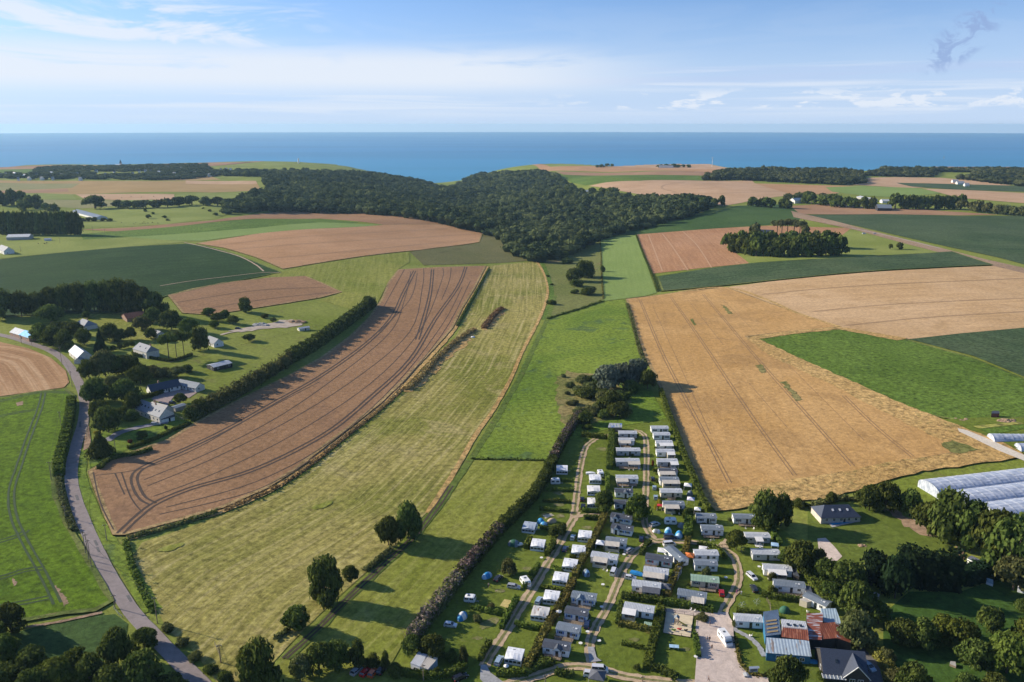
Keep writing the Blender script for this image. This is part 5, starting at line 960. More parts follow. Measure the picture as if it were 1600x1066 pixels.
# ------------------------------------------------------------------ campsite hedges
HEDGES = [([(905, 652), (890, 675), (876, 698), (864, 722)], 4, 4, 'topmost stretch of the purple-brown hedge beside the camp', L_dark, L_dead, .12), ([(864, 722), (852, 748), (832, 780), (806, 806), (780, 832)], 4, 4, 'upper middle stretch of the western hedge, mostly green', L_dark, None, .15), ([(780, 832), (758, 858), (736, 884), (716, 908)], 4, 4, 'middle stretch of the western hedge, green over purple', L_dark, L_dead, .15), ([(716, 908), (694, 938), (672, 966), (655, 988), (642, 1008)], 4, 4, 'bottom stretch of the western hedge, mostly dead and purple', L_olive, L_dead, .15),
 ([(1032, 612), (1042, 642), (1056, 680), (1070, 718), (1086, 756), (1098, 786), (1108, 800)], 2.4, 2.4, 'long clipped hedge along the wheat field side of the camp', L_hedge, None, .05), ([(956, 677), (954, 700), (952, 734)], 3, 2.6, 'bright hedge left of the upper middle homes', L_hedge, None, .05), ([(949, 744), (949, 768)], 1.8, 2.2, 'narrow hedge behind the pitches with the white awning', L_hedge, None, .05), ([(909, 681), (930, 684), (948, 686)], 2.5, 2.2, 'hedge closing the top of the west lane', L_hedge, None, .08),
 ([(946, 806), (936, 828), (924, 853), (908, 881), (898, 904)], 2.2, 2.3, 'yellowing hedge diagonal, upper part between awnings and homes', L_yell, None, .08), ([(896, 910), (888, 928), (873, 955), (858, 978)], 2.2, 2.3, 'yellowing hedge diagonal, middle part left of the blue-shuttered homes', L_yell, None, .08), ([(856, 982), (845, 1004), (835, 1026), (822, 1050)], 2.2, 2.3, 'yellowing hedge diagonal, lower part left of the gabled home', L_yell, None, .08), ([(776, 1054), (795, 1057), (820, 1055), (838, 1045), (860, 1038)], 1.8, 1.8, 'low hedge below the caravan in the bottom row', L_hedge, None, .05),
 ([(808, 938), (796, 960), (783, 984)], 1.5, 2.0, 'straight hedge by the west lane beside the sand pitch', L_hedge, None, .03), ([(765, 1007), (757, 1020), (750, 1034)], 1.5, 2.0, 'straight hedge by the west lane at its lower end', L_hedge, None, .03), ([(842, 886), (831, 903), (820, 921)], 1.5, 2.2, 'straight hedge by the west lane beside the white van', L_hedge, None, .03), ([(866, 850), (861, 859), (854, 870)], 1.8, 2.2, 'short thick hedge by the west lane beside the awning', L_hedge, None, .03), ([(829, 845), (822, 859)], 1.8, 2.2, 'short hedge left of the single awning', L_hedge, None, .03), ([(738, 951), (760, 957), (788, 962)], 1.4, 1.4, 'leafy hedge between the small caravan and blue tent pitches', L_hedge, None, .08), ([(844, 826), (864, 830)], 1.4, 1.4, 'dark low hedge right of the silver caravan', L_dark, None, .05),
 ([(852, 767), (875, 767.5), (897, 768)], 1.2, 1.3, 'first low cross hedge under the top caravans', L_hedge, None, .08), ([(848, 784.5), (870, 785), (892, 786)], 1.2, 1.3, 'second low cross hedge under the top caravans', L_hedge, None, .08), ([(843, 797), (866, 799), (889, 801)], 1.2, 1.3, 'third low cross hedge under the top caravans', L_hedge, None, .08), ([(846, 752), (874, 752), (896, 753)], 1.2, 1.2, 'cross hedge just below the topmost caravan', L_hedge, None, .08), ([(910, 800), (928, 801), (947, 802)], 1.5, 1.6, 'clipped hedge above the cross lane', L_hedge, None, .04), ([(913, 811), (928, 811.5), (942, 812)], 1.5, 1.6, 'clipped hedge below the cross lane', L_dark, None, .04), ([(845, 919), (862, 922), (882, 925)], 1.2, 1.2, 'cross hedge above the silver-blue car', L_hedge, None, .08), ([(805, 975), (822, 982), (848, 984)], 1.3, 1.4, 'cross hedge under the rust-spotted awning', L_hedge, None, .08),
 ([(1075, 846), (1070, 866), (1058, 896), (1049, 916), (1041, 936)], 2.0, 2.2, 'rust-tinted hedge down the middle block of homes', L_yell, None, .08), ([(971, 934), (1000, 938), (1035, 944)], 2.2, 2.0, 'thick hedge below the house with dark canopy', L_hedge, None, .05), ([(1036, 944), (1075, 949), (1115, 957)], 2.2, 1.9, 'thick hedge above the playground', L_hedge, None, .05), ([(1033, 950), (1029, 970), (1024, 990), (1017, 1018), (1010, 1048)], 2.4, 1.7, 'long leafy hedge left of the playground and picnic lawn', L_hedge, None, .06), ([(966, 977), (985, 980), (1005, 985), (1018, 990)], 1.8, 1.5, 'yellowish hedge under the home with the white annex', L_yell, None, .08), ([(972, 1008), (990, 1011), (1011, 1016)], 1.0, .9, 'sparse low hedge across the empty pitch', L_hedge, None, .15), ([(970, 942), (967, 958), (964, 976)], 1.2, 1.2, 'thin hedge left of the home with the white annex', L_dark, None, .08), ([(1089, 852), (1105, 854), (1122, 860), (1133, 874)], 1.4, 1.5, 'curved clipped hedge inside the loop lane', L_hedge, None, .04), ([(1076, 813), (1075, 826), (1074.5, 841)], 3.0, 3.0, 'tall square hedge right of the blue tents', L_hedge, None, .04), ([(1016, 848), (1008, 856), (1001, 868)], 1.4, 1.6, 'dark curved hedge inside the lane fork', L_dark, None, .06), ([(1189, 931), (1203, 934), (1217, 936)], 1.8, 1.6, 'leafy hedge below the purple flowerbeds', L_hedge, None, .1), ([(1217, 937), (1232, 938), (1249, 940)], 1.8, 1.8, 'dark clipped hedge below the terrace home', L_dark, None, .04),
 ([(624, 1053), (650, 1058), (676, 1060), (702, 1057), (728, 1043)], 1.8, 2.0, 'clipped hedge curving in front of the two-tone chalet', L_hedge, None, .04), ([(1149, 998), (1152, 1018), (1158, 1040), (1177, 1056), (1197, 1056)], 1.0, .7, 'low flowering border around the entrance lawn', L_yell, None, .1), ([(1086, 994), (1088, 1010), (1090, 1028)], 1.5, 1.6, 'short yellow-green hedge between picnic lawn and yard', L_hedge, None, .05), ([(1014, 1044), (1034, 1050), (1058, 1062)], 2.4, 1.6, 'dark rounded hedge at the bottom of the empty pitch', L_dark, None, .1), ([(867, 1053), (882, 1056), (897, 1056)], 1.8, 1.6, 'dark hedge below the bottom lane', L_dark, None, .06), ([(1150, 956), (1165, 958), (1190, 962), (1215, 965)], 1.6, 1.4, 'hedge above the white home near the yard', L_hedge, None, .06), ([(845, 1042), (853, 1036), (866, 1040)], 2.2, 1.6, 'dark hedge corner below the gabled home', L_dark, None, .1), ([(1204, 832), (1211, 843), (1219, 853)], 1.6, 1.8, 'bright hedge right of the flat-roofed home', L_hedge, None, .04), ([(1100, 802), (1075, 802), (1055, 803)], 1.4, 1.5, 'cross hedge above the tents', L_dark, None, .06), ([(1020, 737), (1040, 737), (1060, 738)], 1.2, 1.4, 'cross hedge in the middle of the eastern row', L_hedge, None, .05), ([(900, 872), (890, 871)], 1.0, 1.2, 'tiny hedge between two awning pitches', L_hedge, None, .05), ([(878, 893), (870, 890), (862, 886)], 1.0, 1.0, 'low bush line above the fourth awning', L_hedge, None, .1), ([(1036, 896), (1040, 896)], 1.0, 1.0, 'tiny hedge behind the dark-roofed home', L_dark, None, .1)]
for px, wd, h, lab, m, tp, wb in HEDGES: hedge(px, wd, h, lab, m, top=tp, wobble=wb, dens=6.5, leaf=.30 if wd < 4 else .34, rough=.12 if wb < .1 else .3, taper=.92 if wb < .1 else .75)
# ------------------------------------------------------------------ shared paints
WHITE = pmat('white_cladding', (.74, .75, .74), .55, var=.06, scale=.8); CREAM = pmat('cream_cladding', (.56, .50, .38), .6, var=.06); GREYW = pmat('grey_cladding', (.42, .43, .43), .6, var=.08)
PANE = pmat('window_glass', (.02, .028, .035), .08, spec=.8, var=.3); FRAME = pmat('white_frame', (.7, .7, .69), .5, var=.04)
R_LIGHT = rib_mat('pale_roof_sheets', (.52, .54, .56), (.42, .44, .46), .5); R_BLUE = rib_mat('blue_grey_roof_sheets', (.20, .235, .27), (.16, .19, .225), .5); R_DARK = rib_mat('dark_slate_grey_roof', (.085, .093, .11), (.065, .072, .088), .4); R_GREEN = rib_mat('pale_green_roof_sheets', (.30, .42, .31), (.24, .35, .25), .5)
C_CREAM = rib_mat('cream_ribbed_canopy', (.66, .60, .50), (.52, .46, .38), .45); C_WHITE = pmat('white_canopy_sheet', (.74, .72, .68), .6, var=.06, scale=.7); C_DARK = pmat('dark_grey_canopy', (.10, .105, .12), .6)
SLATE = pmat('slate_tiles', (.048, .058, .082), .45, var=.22, scale=4, spec=.5, bump=.3); SLATEL = pmat('light_slate_tiles', (.21, .225, .25), .65, var=.2, scale=3, spec=.2)
WOOD = pmat('weathered_decking', (.24, .185, .13), .85, var=.3, scale=5); DKWOOD = pmat('dark_timber', (.045, .040, .036), .8); GREY = pmat('grey_concrete', (.36, .35, .33), .9); RUB = pmat('rubber', (.02, .02, .02), .8)
SH_BLUE = pmat('blue_shutters', (.045, .13, .36), .5); SH_RED = pmat('red_shutters', (.42, .04, .035), .5); SH_NAVY = pmat('navy_shutters', (.04, .05, .10), .5)
METAL = pmat('galvanised_metal', (.45, .46, .47), .4, metal=.6); RED = pmat('red_plastic', (.5, .03, .03), .5); BLUE = pmat('blue_plastic', (.03, .22, .55), .5); YEL = pmat('yellow_plastic', (.6, .42, .04), .5)
HM = {'W': WHITE, 'C': CREAM, 'G': GREYW}; RM = {'L': R_LIGHT, 'B': R_BLUE, 'D': R_DARK, 'G': R_GREEN}; SM = {'b': SH_BLUE, 'r': SH_RED, 'n': SH_NAVY}; CM = {'c': C_CREAM, 'w': C_WHITE, 'd': C_DARK}
_mc = {}
def cached(key, fn):
    if key not in _mc: _mc[key] = fn()
    return _mc[key]
def part(name, me, parent, loc=(0, 0, 0), rot=(0, 0, 0)):
    o = link(bpy.data.objects.new(name, me), parent); o.location = loc; o.rotation_euler = rot; return o
def boxmesh(name, x0, x1, y0, y1, z0, z1, mat): return MB().box(x0, x1, y0, y1, z0, z1).mesh(name, mat)
def window(e, x, y, z, w=1.0, h=.9, rz=0.0, shut=None, name='window', frame=None):
    """window on a wall facing -y; frame part with pane and shutters as its sub-parts"""
    def fr():
        m = MB(); t = .09
        m.box(-w / 2 - t, w / 2 + t, -.05, .03, h / 2, h / 2 + t).box(-w / 2 - t, w / 2 + t, -.05, .03, -h / 2 - t, -h / 2).box(-w / 2 - t, -w / 2, -.05, .03, -h / 2, h / 2).box(w / 2, w / 2 + t, -.05, .03, -h / 2, h / 2).box(-.03, .03, -.04, .03, -h / 2, h / 2)
        return m.mesh('window_frame', frame or FRAME)
    f = part(name, cached(('wf', w, h, (frame or FRAME).name), fr), e, (x, y, z), (0, 0, rz))
    part('pane', cached(('wp', w, h), lambda: boxmesh('pane', -w / 2, w / 2, -.02, .02, -h / 2, h / 2, PANE)), f)
    if shut:
        for s in (-1, 1): part('shutter', cached(('ws', h, shut.name), lambda: boxmesh('shutter', -.22, .22, -.05, .0, -h / 2 - .05, h / 2 + .05, shut)), f, (s * (w / 2 + .33), -.02, 0))
    return f
def door(e, x, y, z0, mat=None, w=.85, h=1.95, rz=0.0):
    mat = mat or PANE
    d = part('door', cached(('dr', mat.name, w, h), lambda: boxmesh('door', -w / 2, w / 2, -.05, .02, 0, h, mat)), e, (x, y, z0), (0, 0, rz))
    part('handle', cached('dh', lambda: boxmesh('handle', -.06, .06, -.10, -.05, -.02, .02, METAL)), d, (w * .35, 0, 1.0)); return d
def gable_roof(L, D, z, rise, ov=.22, th=.09, mat=None, hip=0.0):
    m = MB(); a, b = L / 2 + ov, D / 2 + ov; k = rise * (b / (D / 2)); zt = z + rise
    for s in (-1, 1):
        e = [(-a, s * b, zt - k), (a, s * b, zt - k), (a - hip, 0, zt), (-a + hip, 0, zt)]
        if s > 0: e = [e[1], e[0], e[3], e[2]]
        m.face(e); m.face([(p[0], p[1], p[2] - th) for p in reversed(e)])
    for s in (-1, 1):
        if hip:
            e = [(s * a, s * -b, zt - k), (s * a, s * b, zt - k), (s * (a - hip), 0, zt)]; m.face(e)
        else:
            for q in ((-b, 0), (0, b)):
                z0_, z1_ = (zt - k, zt) if q[0] < 0 else (zt, zt - k)
                m.face([(s * a, q[0], z0_ - th), (s * a, q[1], z1_ - th), (s * a, q[1], z1_), (s * a, q[0], z0_)][::s])
    for s in (-1, 1):
        e = [(-a, s * b, zt - k - th), (a, s * b, zt - k - th), (a, s * b, zt - k), (-a, s * b, zt - k)]; m.face(e if s < 0 else e[::-1])
    return m.mesh('roof', mat)
def wall_mesh(L, D, z0, z1, rise, mat, gable=True):
    m = MB(); a, b = L / 2, D / 2
    m.face([(-a, -b, z0), (a, -b, z0), (a, -b, z1), (-a, -b, z1)]); m.face([(a, b, z0), (-a, b, z0), (-a, b, z1), (a, b, z1)])
    for s in (-1, 1):
        p = [(s * a, -b * s, z0), (s * a, b * s, z0), (s * a, b * s, z1)] + ([(s * a, 0, z1 + rise - .03)] if gable else []) + [(s * a, -b * s, z1)]; m.face(p)
    return m.mesh('walls', mat)
def deck_mesh(x0, x1, y0, y1, z=.5):
    m = MB(); n = max(3, int((x1 - x0) / .5))
    m.box(x0, x1, y0, y1, z - .12, z)
    for x in (x0 + .06, (x0 + x1) / 2, x1 - .06): m.box(x - .05, x + .05, y0, y0 + .1, 0, z + .9)
    for x in (x0, x1 - .08): m.box(x, x + .08, y1 - .12, y1, z, z + .9)
    m.box(x0, x1, y0 + .01, y0 + .07, z + .84, z + .92)
    for i in range(n): x = x0 + (i + .5) * (x1 - x0) / n; m.box(x - .03, x + .03, y0 + .02, y0 + .06, z, z + .84)
    for s, x in ((0, x0 + .02), (1, x1 - .08)): m.box(x, x + .06, y0, y1, z + .84, z + .92)
    return m.mesh('deck', WOOD)
def canopy_mesh(w, d, z, drop, mat): 
    m = MB(); m.loft([[(-w / 2, 0, z), (w / 2, 0, z), (w / 2, 0, z - .08), (-w / 2, 0, z - .08)], [(-w / 2, -d, z - drop), (w / 2, -d, z - drop), (w / 2, -d, z - drop - .08), (-w / 2, -d, z - drop - .08)]]); return m.mesh('canopy', mat)
def mobile_home(px, py, wpx, rot, label, wall='W', roof='D', shut=None, canopy=None, deck=False, porch=None, D=3.8, nwin=3, items=0):
    """(px,py) = foot of the front wall's centre; canopy = (from, to, colour, enclosed)"""
    P = at(px, py); r = R(-rot); L = wpx * mpp(P) / max(.5, math.cos(r)) * .97; L = round(max(L, 5.0) * 4) / 4
    c = P + Vector((-math.sin(r) * D / 2, math.cos(r) * D / 2, 0)); c.z = HG(c.x, c.y)
    e = empty('mobile_home', c, r, label, 'mobile home'); h1 = 2.75; rise = .42
    part('walls', cached(('mw', L, D, wall), lambda: wall_mesh(L, D, .35, h1, rise, HM[wall])), e)
    part('roof', cached(('mr', L, D, roof), lambda: gable_roof(L, D, h1, rise, mat=RM[roof])), e)
    part('skirting', cached(('mk', L, D), lambda: boxmesh('skirting', -L / 2 + .15, L / 2 - .15, -D / 2 + .15, D / 2 - .15, -.3, .36, DKWOOD)), e)
    sm = SM[shut] if shut else None; y = -D / 2 - .02; xd = L * (.06 if not porch else porch)
    xs = [(-.5 + (i + .5) / nwin) * (L - .8) for i in range(nwin)]; xs = [x for x in xs if abs(x - xd) > 1.0]
    for x in xs: window(e, x, y, 1.75, 1.0, .85, 0, sm)
    door(e, xd, y, .42); window(e, L / 2 + .02, 0, 1.7, 1.3, .8, R(90)); window(e, -L / 2 - .02, 0, 1.7, 1.1, .8, R(-90))
    part('roof_vent', cached('mv', lambda: MB().tube((0, 0, 0), (0, 0, .3), .13).box(-.35, .35, -.3, .3, -.02, .12, M=Matrix.Translation((.9, 0, 0))).mesh('roof_vent', FRAME)), e, (L * .22, -.5, h1 + rise - .14))
    if porch is not None:
        def pm():
            m = MB(); w = 1.15
            m.box(-w, w, -.55, 0, .4 - .4, 2.1)
            m.face([(-w, -.55, 2.1), (w, -.55, 2.1), (0, -.55, 3.0)]); return m.mesh('porch', HM[wall])
        def pr():
            m = MB(); w = 1.3
            for s in (-1, 1):
                q = [(s * w, -.68, 1.98), (0, -.68, 3.08), (0, 1.5, 3.08), (s * w, 1.2, 1.98)]; m.face(q[::-s]); m.face([(p[0], p[1], p[2] + .07) for p in q][::s])
            m.box(-w, w, -.72, -.68, 1.93, 2.0); return m.mesh('porch_roof', RM[roof])
        q = part('porch', cached(('mp', wall), pm), e, (xd, -D / 2 + .01, .38)); part('porch_roof', cached(('mq', roof), pr), q, (0, 0, 0)); door(e, xd, -D / 2 - .6, .42)
    if canopy:
        a, b, cc, enc = canopy; x0, x1 = (a - .5) * L, (b - .5) * L; w = round(x1 - x0, 2); d = 2.7
        k = part('canopy', cached(('mc', w, cc), lambda: canopy_mesh(w + .2, d, 2.95, .5, CM[cc])), e, ((x0 + x1) / 2, -D / 2 + .1, 0))
        def posts():
            m = MB()
            for x in (-w / 2 + .08, 0, w / 2 - .08): m.box(x - .05, x + .05, -d + .1, -d + .2, 0, 2.42)
            if enc: m.box(-w / 2, w / 2, -d + .16, -d + .22, .1, 1.15).box(-w / 2, -w / 2 + .05, -d + .1, 0, .1, 2.4).box(w / 2 - .05, w / 2, -d + .1, 0, .1, 2.4).box(-w / 2, -w / 2 + .9, -d + .16, -d + .2, 1.1, 2.38)
            m.box(-w / 2, w / 2, -d + .1, 0, .02, .14); return m.mesh('canopy_frame', CREAM if enc else FRAME)
        part('canopy_frame', cached(('mf', w, enc), posts), k)
    if deck:
        a, b = deck; dd = 2.0 if not canopy else 1.6
        part('deck', cached(('md', L, a, b, bool(canopy)), lambda: deck_mesh((a - .5) * L, (b - .5) * L, -D / 2 - dd - (0 if not canopy else 1.2), -D / 2)), e)
    return e
HOMES = [
 (1031, 677.5, 27, 0, 'pale home topmost in the eastern row, with navy windows', 'W', 'L', 'n', None, None, None), (1034, 688, 26, 1, 'white home second in the eastern row, below the topmost', 'W', 'L', 'n', None, None, None),
 (1038, 701, 26, 1, 'white home third in the eastern row, long cream awning over its front', 'W', 'L', None, (.18, 1, 'w', False), None, None), (1040, 715, 28, 1, 'grey-roofed home fourth in the eastern row, small square awning at its right', 'W', 'L', None, (.55, .98, 'w', True), None, None),
 (1043, 730.5, 32, 1, 'pale home fifth in the eastern row, white awning right of a long roof', 'G', 'L', None, (.62, 1, 'w', False), (.1, .6), None), (1044, 746, 29, 1, 'dark-roofed home with cream awning above the grey car in the eastern row', 'W', 'D', None, (0, .85, 'c', True), None, None),
 (1046, 760, 30, 1, 'grey-roofed home with wide cream awning, third from the bottom of the eastern row', 'W', 'B', None, (.1, 1, 'c', True), None, None), (1049, 779, 34, 1, 'cream-walled home with light roof and terrace, second from the bottom of the eastern row', 'C', 'L', None, None, (.3, .65), None), (1053, 799, 33, 2, 'bottom home of the eastern row, pinkish awning over most of its front', 'W', 'B', None, (.03, .72, 'c', True), None, None),
 (981, 685.5, 28, 1, 'grey home with cluttered terrace, top of the middle row', 'G', 'L', None, None, (.1, .9), None), (979, 697, 24, 1, 'short white home with cream awning, second in the middle row', 'W', 'L', None, (.05, .75, 'c', False), (.1, .8), None), (982, 713, 38, 1, 'longest pale grey home, third in the middle row', 'G', 'L', None, None, None, None),
 (981, 730, 37, 1, 'grey home under a beige ribbed awning on its right, fourth in the middle row', 'G', 'L', None, (.5, 1, 'c', False), (.1, .9), None), (980, 757, 34, 1, 'home with half cream and half dark awning in the middle row', 'W', 'L', None, (.0, .52, 'c', False), (.0, .9), None), (975, 778.5, 28, 2, 'white home with dark roof and gabled porch above the round tree', 'W', 'D', None, None, None, .08), (973, 797, 26, 2, 'dark-roofed home half hidden left of the round tree', 'W', 'D', None, None, None, None),
 (969.5, 819.5, 32, 19, 'upper of two twin blue-shuttered homes with gabled doors', 'W', 'D', 'b', None, None, -.24), (970.5, 837, 32, 19, 'lower of two twin blue-shuttered homes with gabled doors', 'W', 'D', 'b', None, None, -.24), (962, 858, 32, 12, 'grey-roofed home with cream annex beside the silver car', 'W', 'B', None, (0, .68, 'c', True), None, None), (943, 883, 40, 16, 'long pale home with large cream awning beside the white van', 'W', 'L', None, (.12, .66, 'c', True), None, None),
 (911, 947, 38, 14, 'top blue-shuttered home of the western diagonal, gable over its door', 'W', 'B', 'b', None, (.0, .85), -.14), (899, 972, 34, 17, 'dark-roofed blue-shuttered home beside the dark blue car', 'W', 'D', 'b', None, (.0, .9), None), (886, 998, 35, 18, 'grey-roofed blue-shuttered home below the dark blue car', 'W', 'B', 'b', None, (.0, .8), None), (868, 1026, 42, 14, 'grey-white home with pointed porch and white terrace rail at the bottom', 'W', 'D', None, None, (.1, .75), .06),
 (997, 966, 45, 16, 'home with white ribbed annex on its left, inside the hedge above the empty pitch', 'W', 'L', None, (-.02, .42, 'w', True), None, None), (1028.5, 886, 40, 17, 'dark-roofed white home with red shutters and wooden terrace', 'W', 'D', 'r', None, (.0, .45), None), (1024, 907, 38, 14, 'home under a large cream striped awning beside the blue trailer', 'W', 'L', None, (0, .85, 'c', True), None, None), (1009, 929, 44, 13, 'pale home with dark square canopy at its right, above the thick hedge', 'W', 'L', None, (.38, .98, 'd', True), (.0, .38), None),
 (1104, 819, 31, 3, 'navy-windowed home right of the slim tree, behind another white one', 'W', 'B', 'n', None, None, None), (1113, 838, 34, 4, 'white home with small square windows and a long terrace, by the loop lane', 'W', 'B', None, None, (.05, .78), None), (1164.5, 820, 37, 4, 'white home standing alone below the wheat with a wooden terrace', 'W', 'B', 'n', None, (.2, .98), None), (1184, 850, 38, 2, 'grey-green home with a flat front canopy, right of the loop tree', 'G', 'L', None, (.35, .65, 'w', False), None, None), (1197, 877, 43, 3, 'long pale home with light walls above the cream-awning one', 'G', 'L', None, None, None, None), (1215, 902, 43, 7, 'home with bright cream awning behind a small tree', 'W', 'L', None, (.12, .76, 'w', True), None, None), (1233, 928, 46, 11, 'long pale-blue-roofed home with a brown terrace, lowest of the right row', 'W', 'B', None, None, (.12, .9), None),
 (1104, 878, 37, 2, 'light-roofed home at the back of the pair by the small tree', 'W', 'L', None, None, None, None), (1103, 894, 36, 4, 'grey-roofed home at the front of the pair, behind the small tree', 'W', 'B', None, None, None, None), (1101, 920, 42, 11, 'only home with a pale green roof, flowerbeds in front', 'C', 'G', 'n', None, (.3, .9), None), (1080, 944, 43, 17, 'home with striped awning at its right corner above the playground', 'W', 'B', 'n', (.5, .95, 'c', True), (.0, .5), None),
 (1170, 983, 43, 6, 'white home facing the gravel yard beside the blue sheds', 'W', 'L', None, None, None, None)]
for a in HOMES: mobile_home(a[0], a[1], a[2], a[3], a[4], a[5], a[6], a[7], a[8], a[9], a[10])
mobile_home(1049, 877, 22, 68, 'grey-roofed home turned end-on between the lane and the hedge', 'W', 'B', None, None, None, None)
mobile_home(1271, 951, 26, 48, 'white home turned diagonally behind the pale shed', 'W', 'B', None, None, None, None)
# ------------------------------------------------------------------ touring caravans and awnings
TENTW = pmat('awning_fabric', (.70, .71, .72), .8, var=.12, scale=1.2, bump=.3); TENTG = pmat('grey_awning_wall', (.16, .17, .20), .7); CVW = pmat('caravan_shell', (.72, .72, .70), .35, var=.04, spec=.5)
def caravan_body(L=5.2, W=2.25, H=2.5):
    def f():
        prof = [(-L / 2, .55), (-L / 2 - .02, 1.2), (-L / 2 + .25, 2.0), (-L / 2 + .75, H - .05), (L / 2 - .7, H), (L / 2 - .2, 2.1), (L / 2 + .02, 1.3), (L / 2, .55)]
        m = MB(); rings = []
        for y, s in ((-W / 2, .96), (-W / 2 + .07, 1), (W / 2 - .07, 1), (W / 2, .96)): rings.append([(x * s, y, .55 + (z - .55) * s) for x, z in prof])
        m.loft(rings); m.box(-L / 2 + .3, L / 2 - .3, -W / 2 + .12, W / 2 - .12, .3, .56); return m.mesh('body', CVW)
    return cached(('cb', L, W, H), f)
def caravan_parts(e, L=5.2, W=2.25, H=2.5, off=(0, 0)):
    x, y = off
    b = part('body', caravan_body(L, W, H), e, (x, y, 0))
    for s, k in ((-1, 0), (1, 180)):
        for wx in (-L * .25, L * .22): window(b, wx, s * (W / 2 + .02), 1.65, 1.1, .6, R(k), frame=GREYW)
    part('front_window', cached('cfw', lambda: MB().box(-.03, .03, -.85, .85, -.3, .3).mesh('front_window', PANE)), b, (L / 2 - .10, 0, 1.72), (0, R(-14), 0))
    part('roof_light', cached('crl', lambda: MB().box(-.35, .35, -.35, .35, 0, .10).mesh('roof_light', pmat('smoked_plastic', (.10, .11, .12), .3))), b, (-.4, 0, H - .01))
    part('drawbar', cached('cdb', lambda: MB().tube((0, -.5, .45), (1.3, 0, .45), .05).tube((0, .5, .45), (1.3, 0, .45), .05).tube((1.2, 0, .0), (1.2, 0, .5), .05).mesh('drawbar', METAL)), b, (L / 2 - .1, 0, 0))
    for s in (-1, 1):
        w = part('wheel', cached('wheel', lambda: MB().tube((0, -.1, 0), (0, .1, 0), .33, n=16).mesh('wheel', RUB)), e, (x - .2, y + s * (W / 2 - .12), .33)); part('rim', cached('rim', lambda: MB().tube((0, -.11, 0), (0, .11, 0), .19, n=12).mesh('rim', METAL)), w)
def caravan(px, py, rot, label, L=4.8, H=2.5, awn=None, name='caravan'):
    P = at(px, py); r = R(-rot); d = 0 if not awn else 1.8
    c = P + Vector((-math.sin(r), math.cos(r), 0)) * (1.15 + (2.5 if awn else 0)); c.z = HG(c.x, c.y)
    e = empty(name, c, r, label, 'caravan'); caravan_parts(e, L, 2.25, H)
    if awn:
        fab, wd = awn
        def roof():
            m = MB(); a = wd / 2; y0, y1 = 1.1, -3.65; q = []
            cols = [(-a, 2.15), (-a * .5, 2.42), (0, 2.62), (a * .5, 2.42), (a, 2.15)]
            back = [(x, y0, 2.56) for x, z in cols]; mid = [(x, -1.1, 2.62 - abs(x) / a * .10) for x, z in cols]; fr_ = [(x, y1, z - .30) for x, z in cols]; low = [(x, y1 - .02, z - .42) for x, z in cols]
            m.loft([back, mid, fr_, low], cap=False, close=False)
            for s in (0, 4): m.face([mid[s], fr_[s], (fr_[s][0], y1, 1.55), (mid[s][0], -1.1, 1.75)]); m.face([back[s], mid[s], (mid[s][0], -1.1, 1.95), (mid[s][0], y0, 1.95)])
            return m.mesh('awning_roof', fab)
        a = part('awning_roof', cached(('ar', fab.name, wd), roof), e)
        def walls():
            m = MB(); a = wd / 2; y1 = -3.6
            m.box(-a + .05, a - .05, y1, y1 + .06, .0, .75)
            for x in np.linspace(-a + .05, a - .05, 5): m.box(x - .08, x + .08, y1 - .03, y1 + .07, 0, 2.0)
            m.box(-a + .04, a - .04, y1 + .0, y1 + .05, 1.55, 1.90)
            for s in (-1, 1): m.box(s * (a - .06) - .03, s * (a - .06) + .03, y1, -1.15, 0, .9)
            return m.mesh('awning_walls', TENTW)
        w = part('awning_walls', cached(('aw', wd), walls), e)
        def wins():
            m = MB(); a = wd / 2; m.box(-a + .1, a - .1, -3.55, -3.52, .7, 1.6)
            for s in (-1, 1): m.box(s * (a - .09) - .02, s * (a - .09) + .02, -3.5, -1.2, .88, 1.75)
            return m.mesh('awning_windows', PANE)
        part('awning_windows', cached(('an', wd), wins), w)
    return e
AW = (TENTW, 5.0)
for x, y, r, lab, a, L in [(878, 742, 4, 'topmost caravan with a sagging white awning, under the western hedge', AW, 4.6), (868, 758, 0, 'plain small white caravan just below the topmost one', None, 4.2), (930, 757, 2, 'awning caravan between the parked motor caravan and the tree', AW, 4.6), (928, 775, 2, 'white-roofed awning caravan half behind the dark tree', (C_WHITE, 5.4), 4.8), (926, 795, 5, 'awning caravan beside the two black cars', (C_WHITE, 4.4), 4.2),
 (825, 834, 14, 'silver-grey caravan with matching awning under the hedge', (pmat('silver_awning', (.36, .41, .47), .5), 4.8), 5.6), (839, 862, 12, 'single white awning caravan between two clipped hedges', AW, 4.6), (913, 848, 10, 'upper right awning caravan beside the light blue car', AW, 4.8), (903, 872, 10, 'awning caravan beside the dark blue hatchback', AW, 5.0), (889, 894, 14, 'awning caravan third down the slope, rucked roof', AW, 4.8), (874, 916, 14, 'awning caravan fourth down the slope, left of the grey trailer tent', AW, 4.8), (860, 946, 12, 'awning caravan above the rust-spotted one, black tarp in front', AW, 4.8), (801, 1040, 14, 'lowest awning caravan, ribbed grey roof beside the pale blue car', AW, 4.8)]:
    caravan(x, y, r, lab, L, awn=a)
RUSTW = rib_mat('rust_spotted_awning', (.62, .60, .56), (.58, .56, .52), 3.0, rust=(.30, .17, .09), rustamt=.28)
caravan(842, 972, 14, 'awning caravan with brown leaf stains on its white roof', 5.2, awn=(RUSTW, 5.4))
caravan(733, 943, 10, 'small white caravan alone on the western pitches', 3.6, 2.2); caravan(1048, 821, 4, 'white caravan with open door above the blue tents', 4.8, 2.5); caravan(934, 744, 85, 'tall white caravan seen end-on beside the boat trailer', 4.6, 2.5); caravan(816, 915, 68, 'white caravan with square roof hatch behind the silver estate car', 5.0, 2.5)
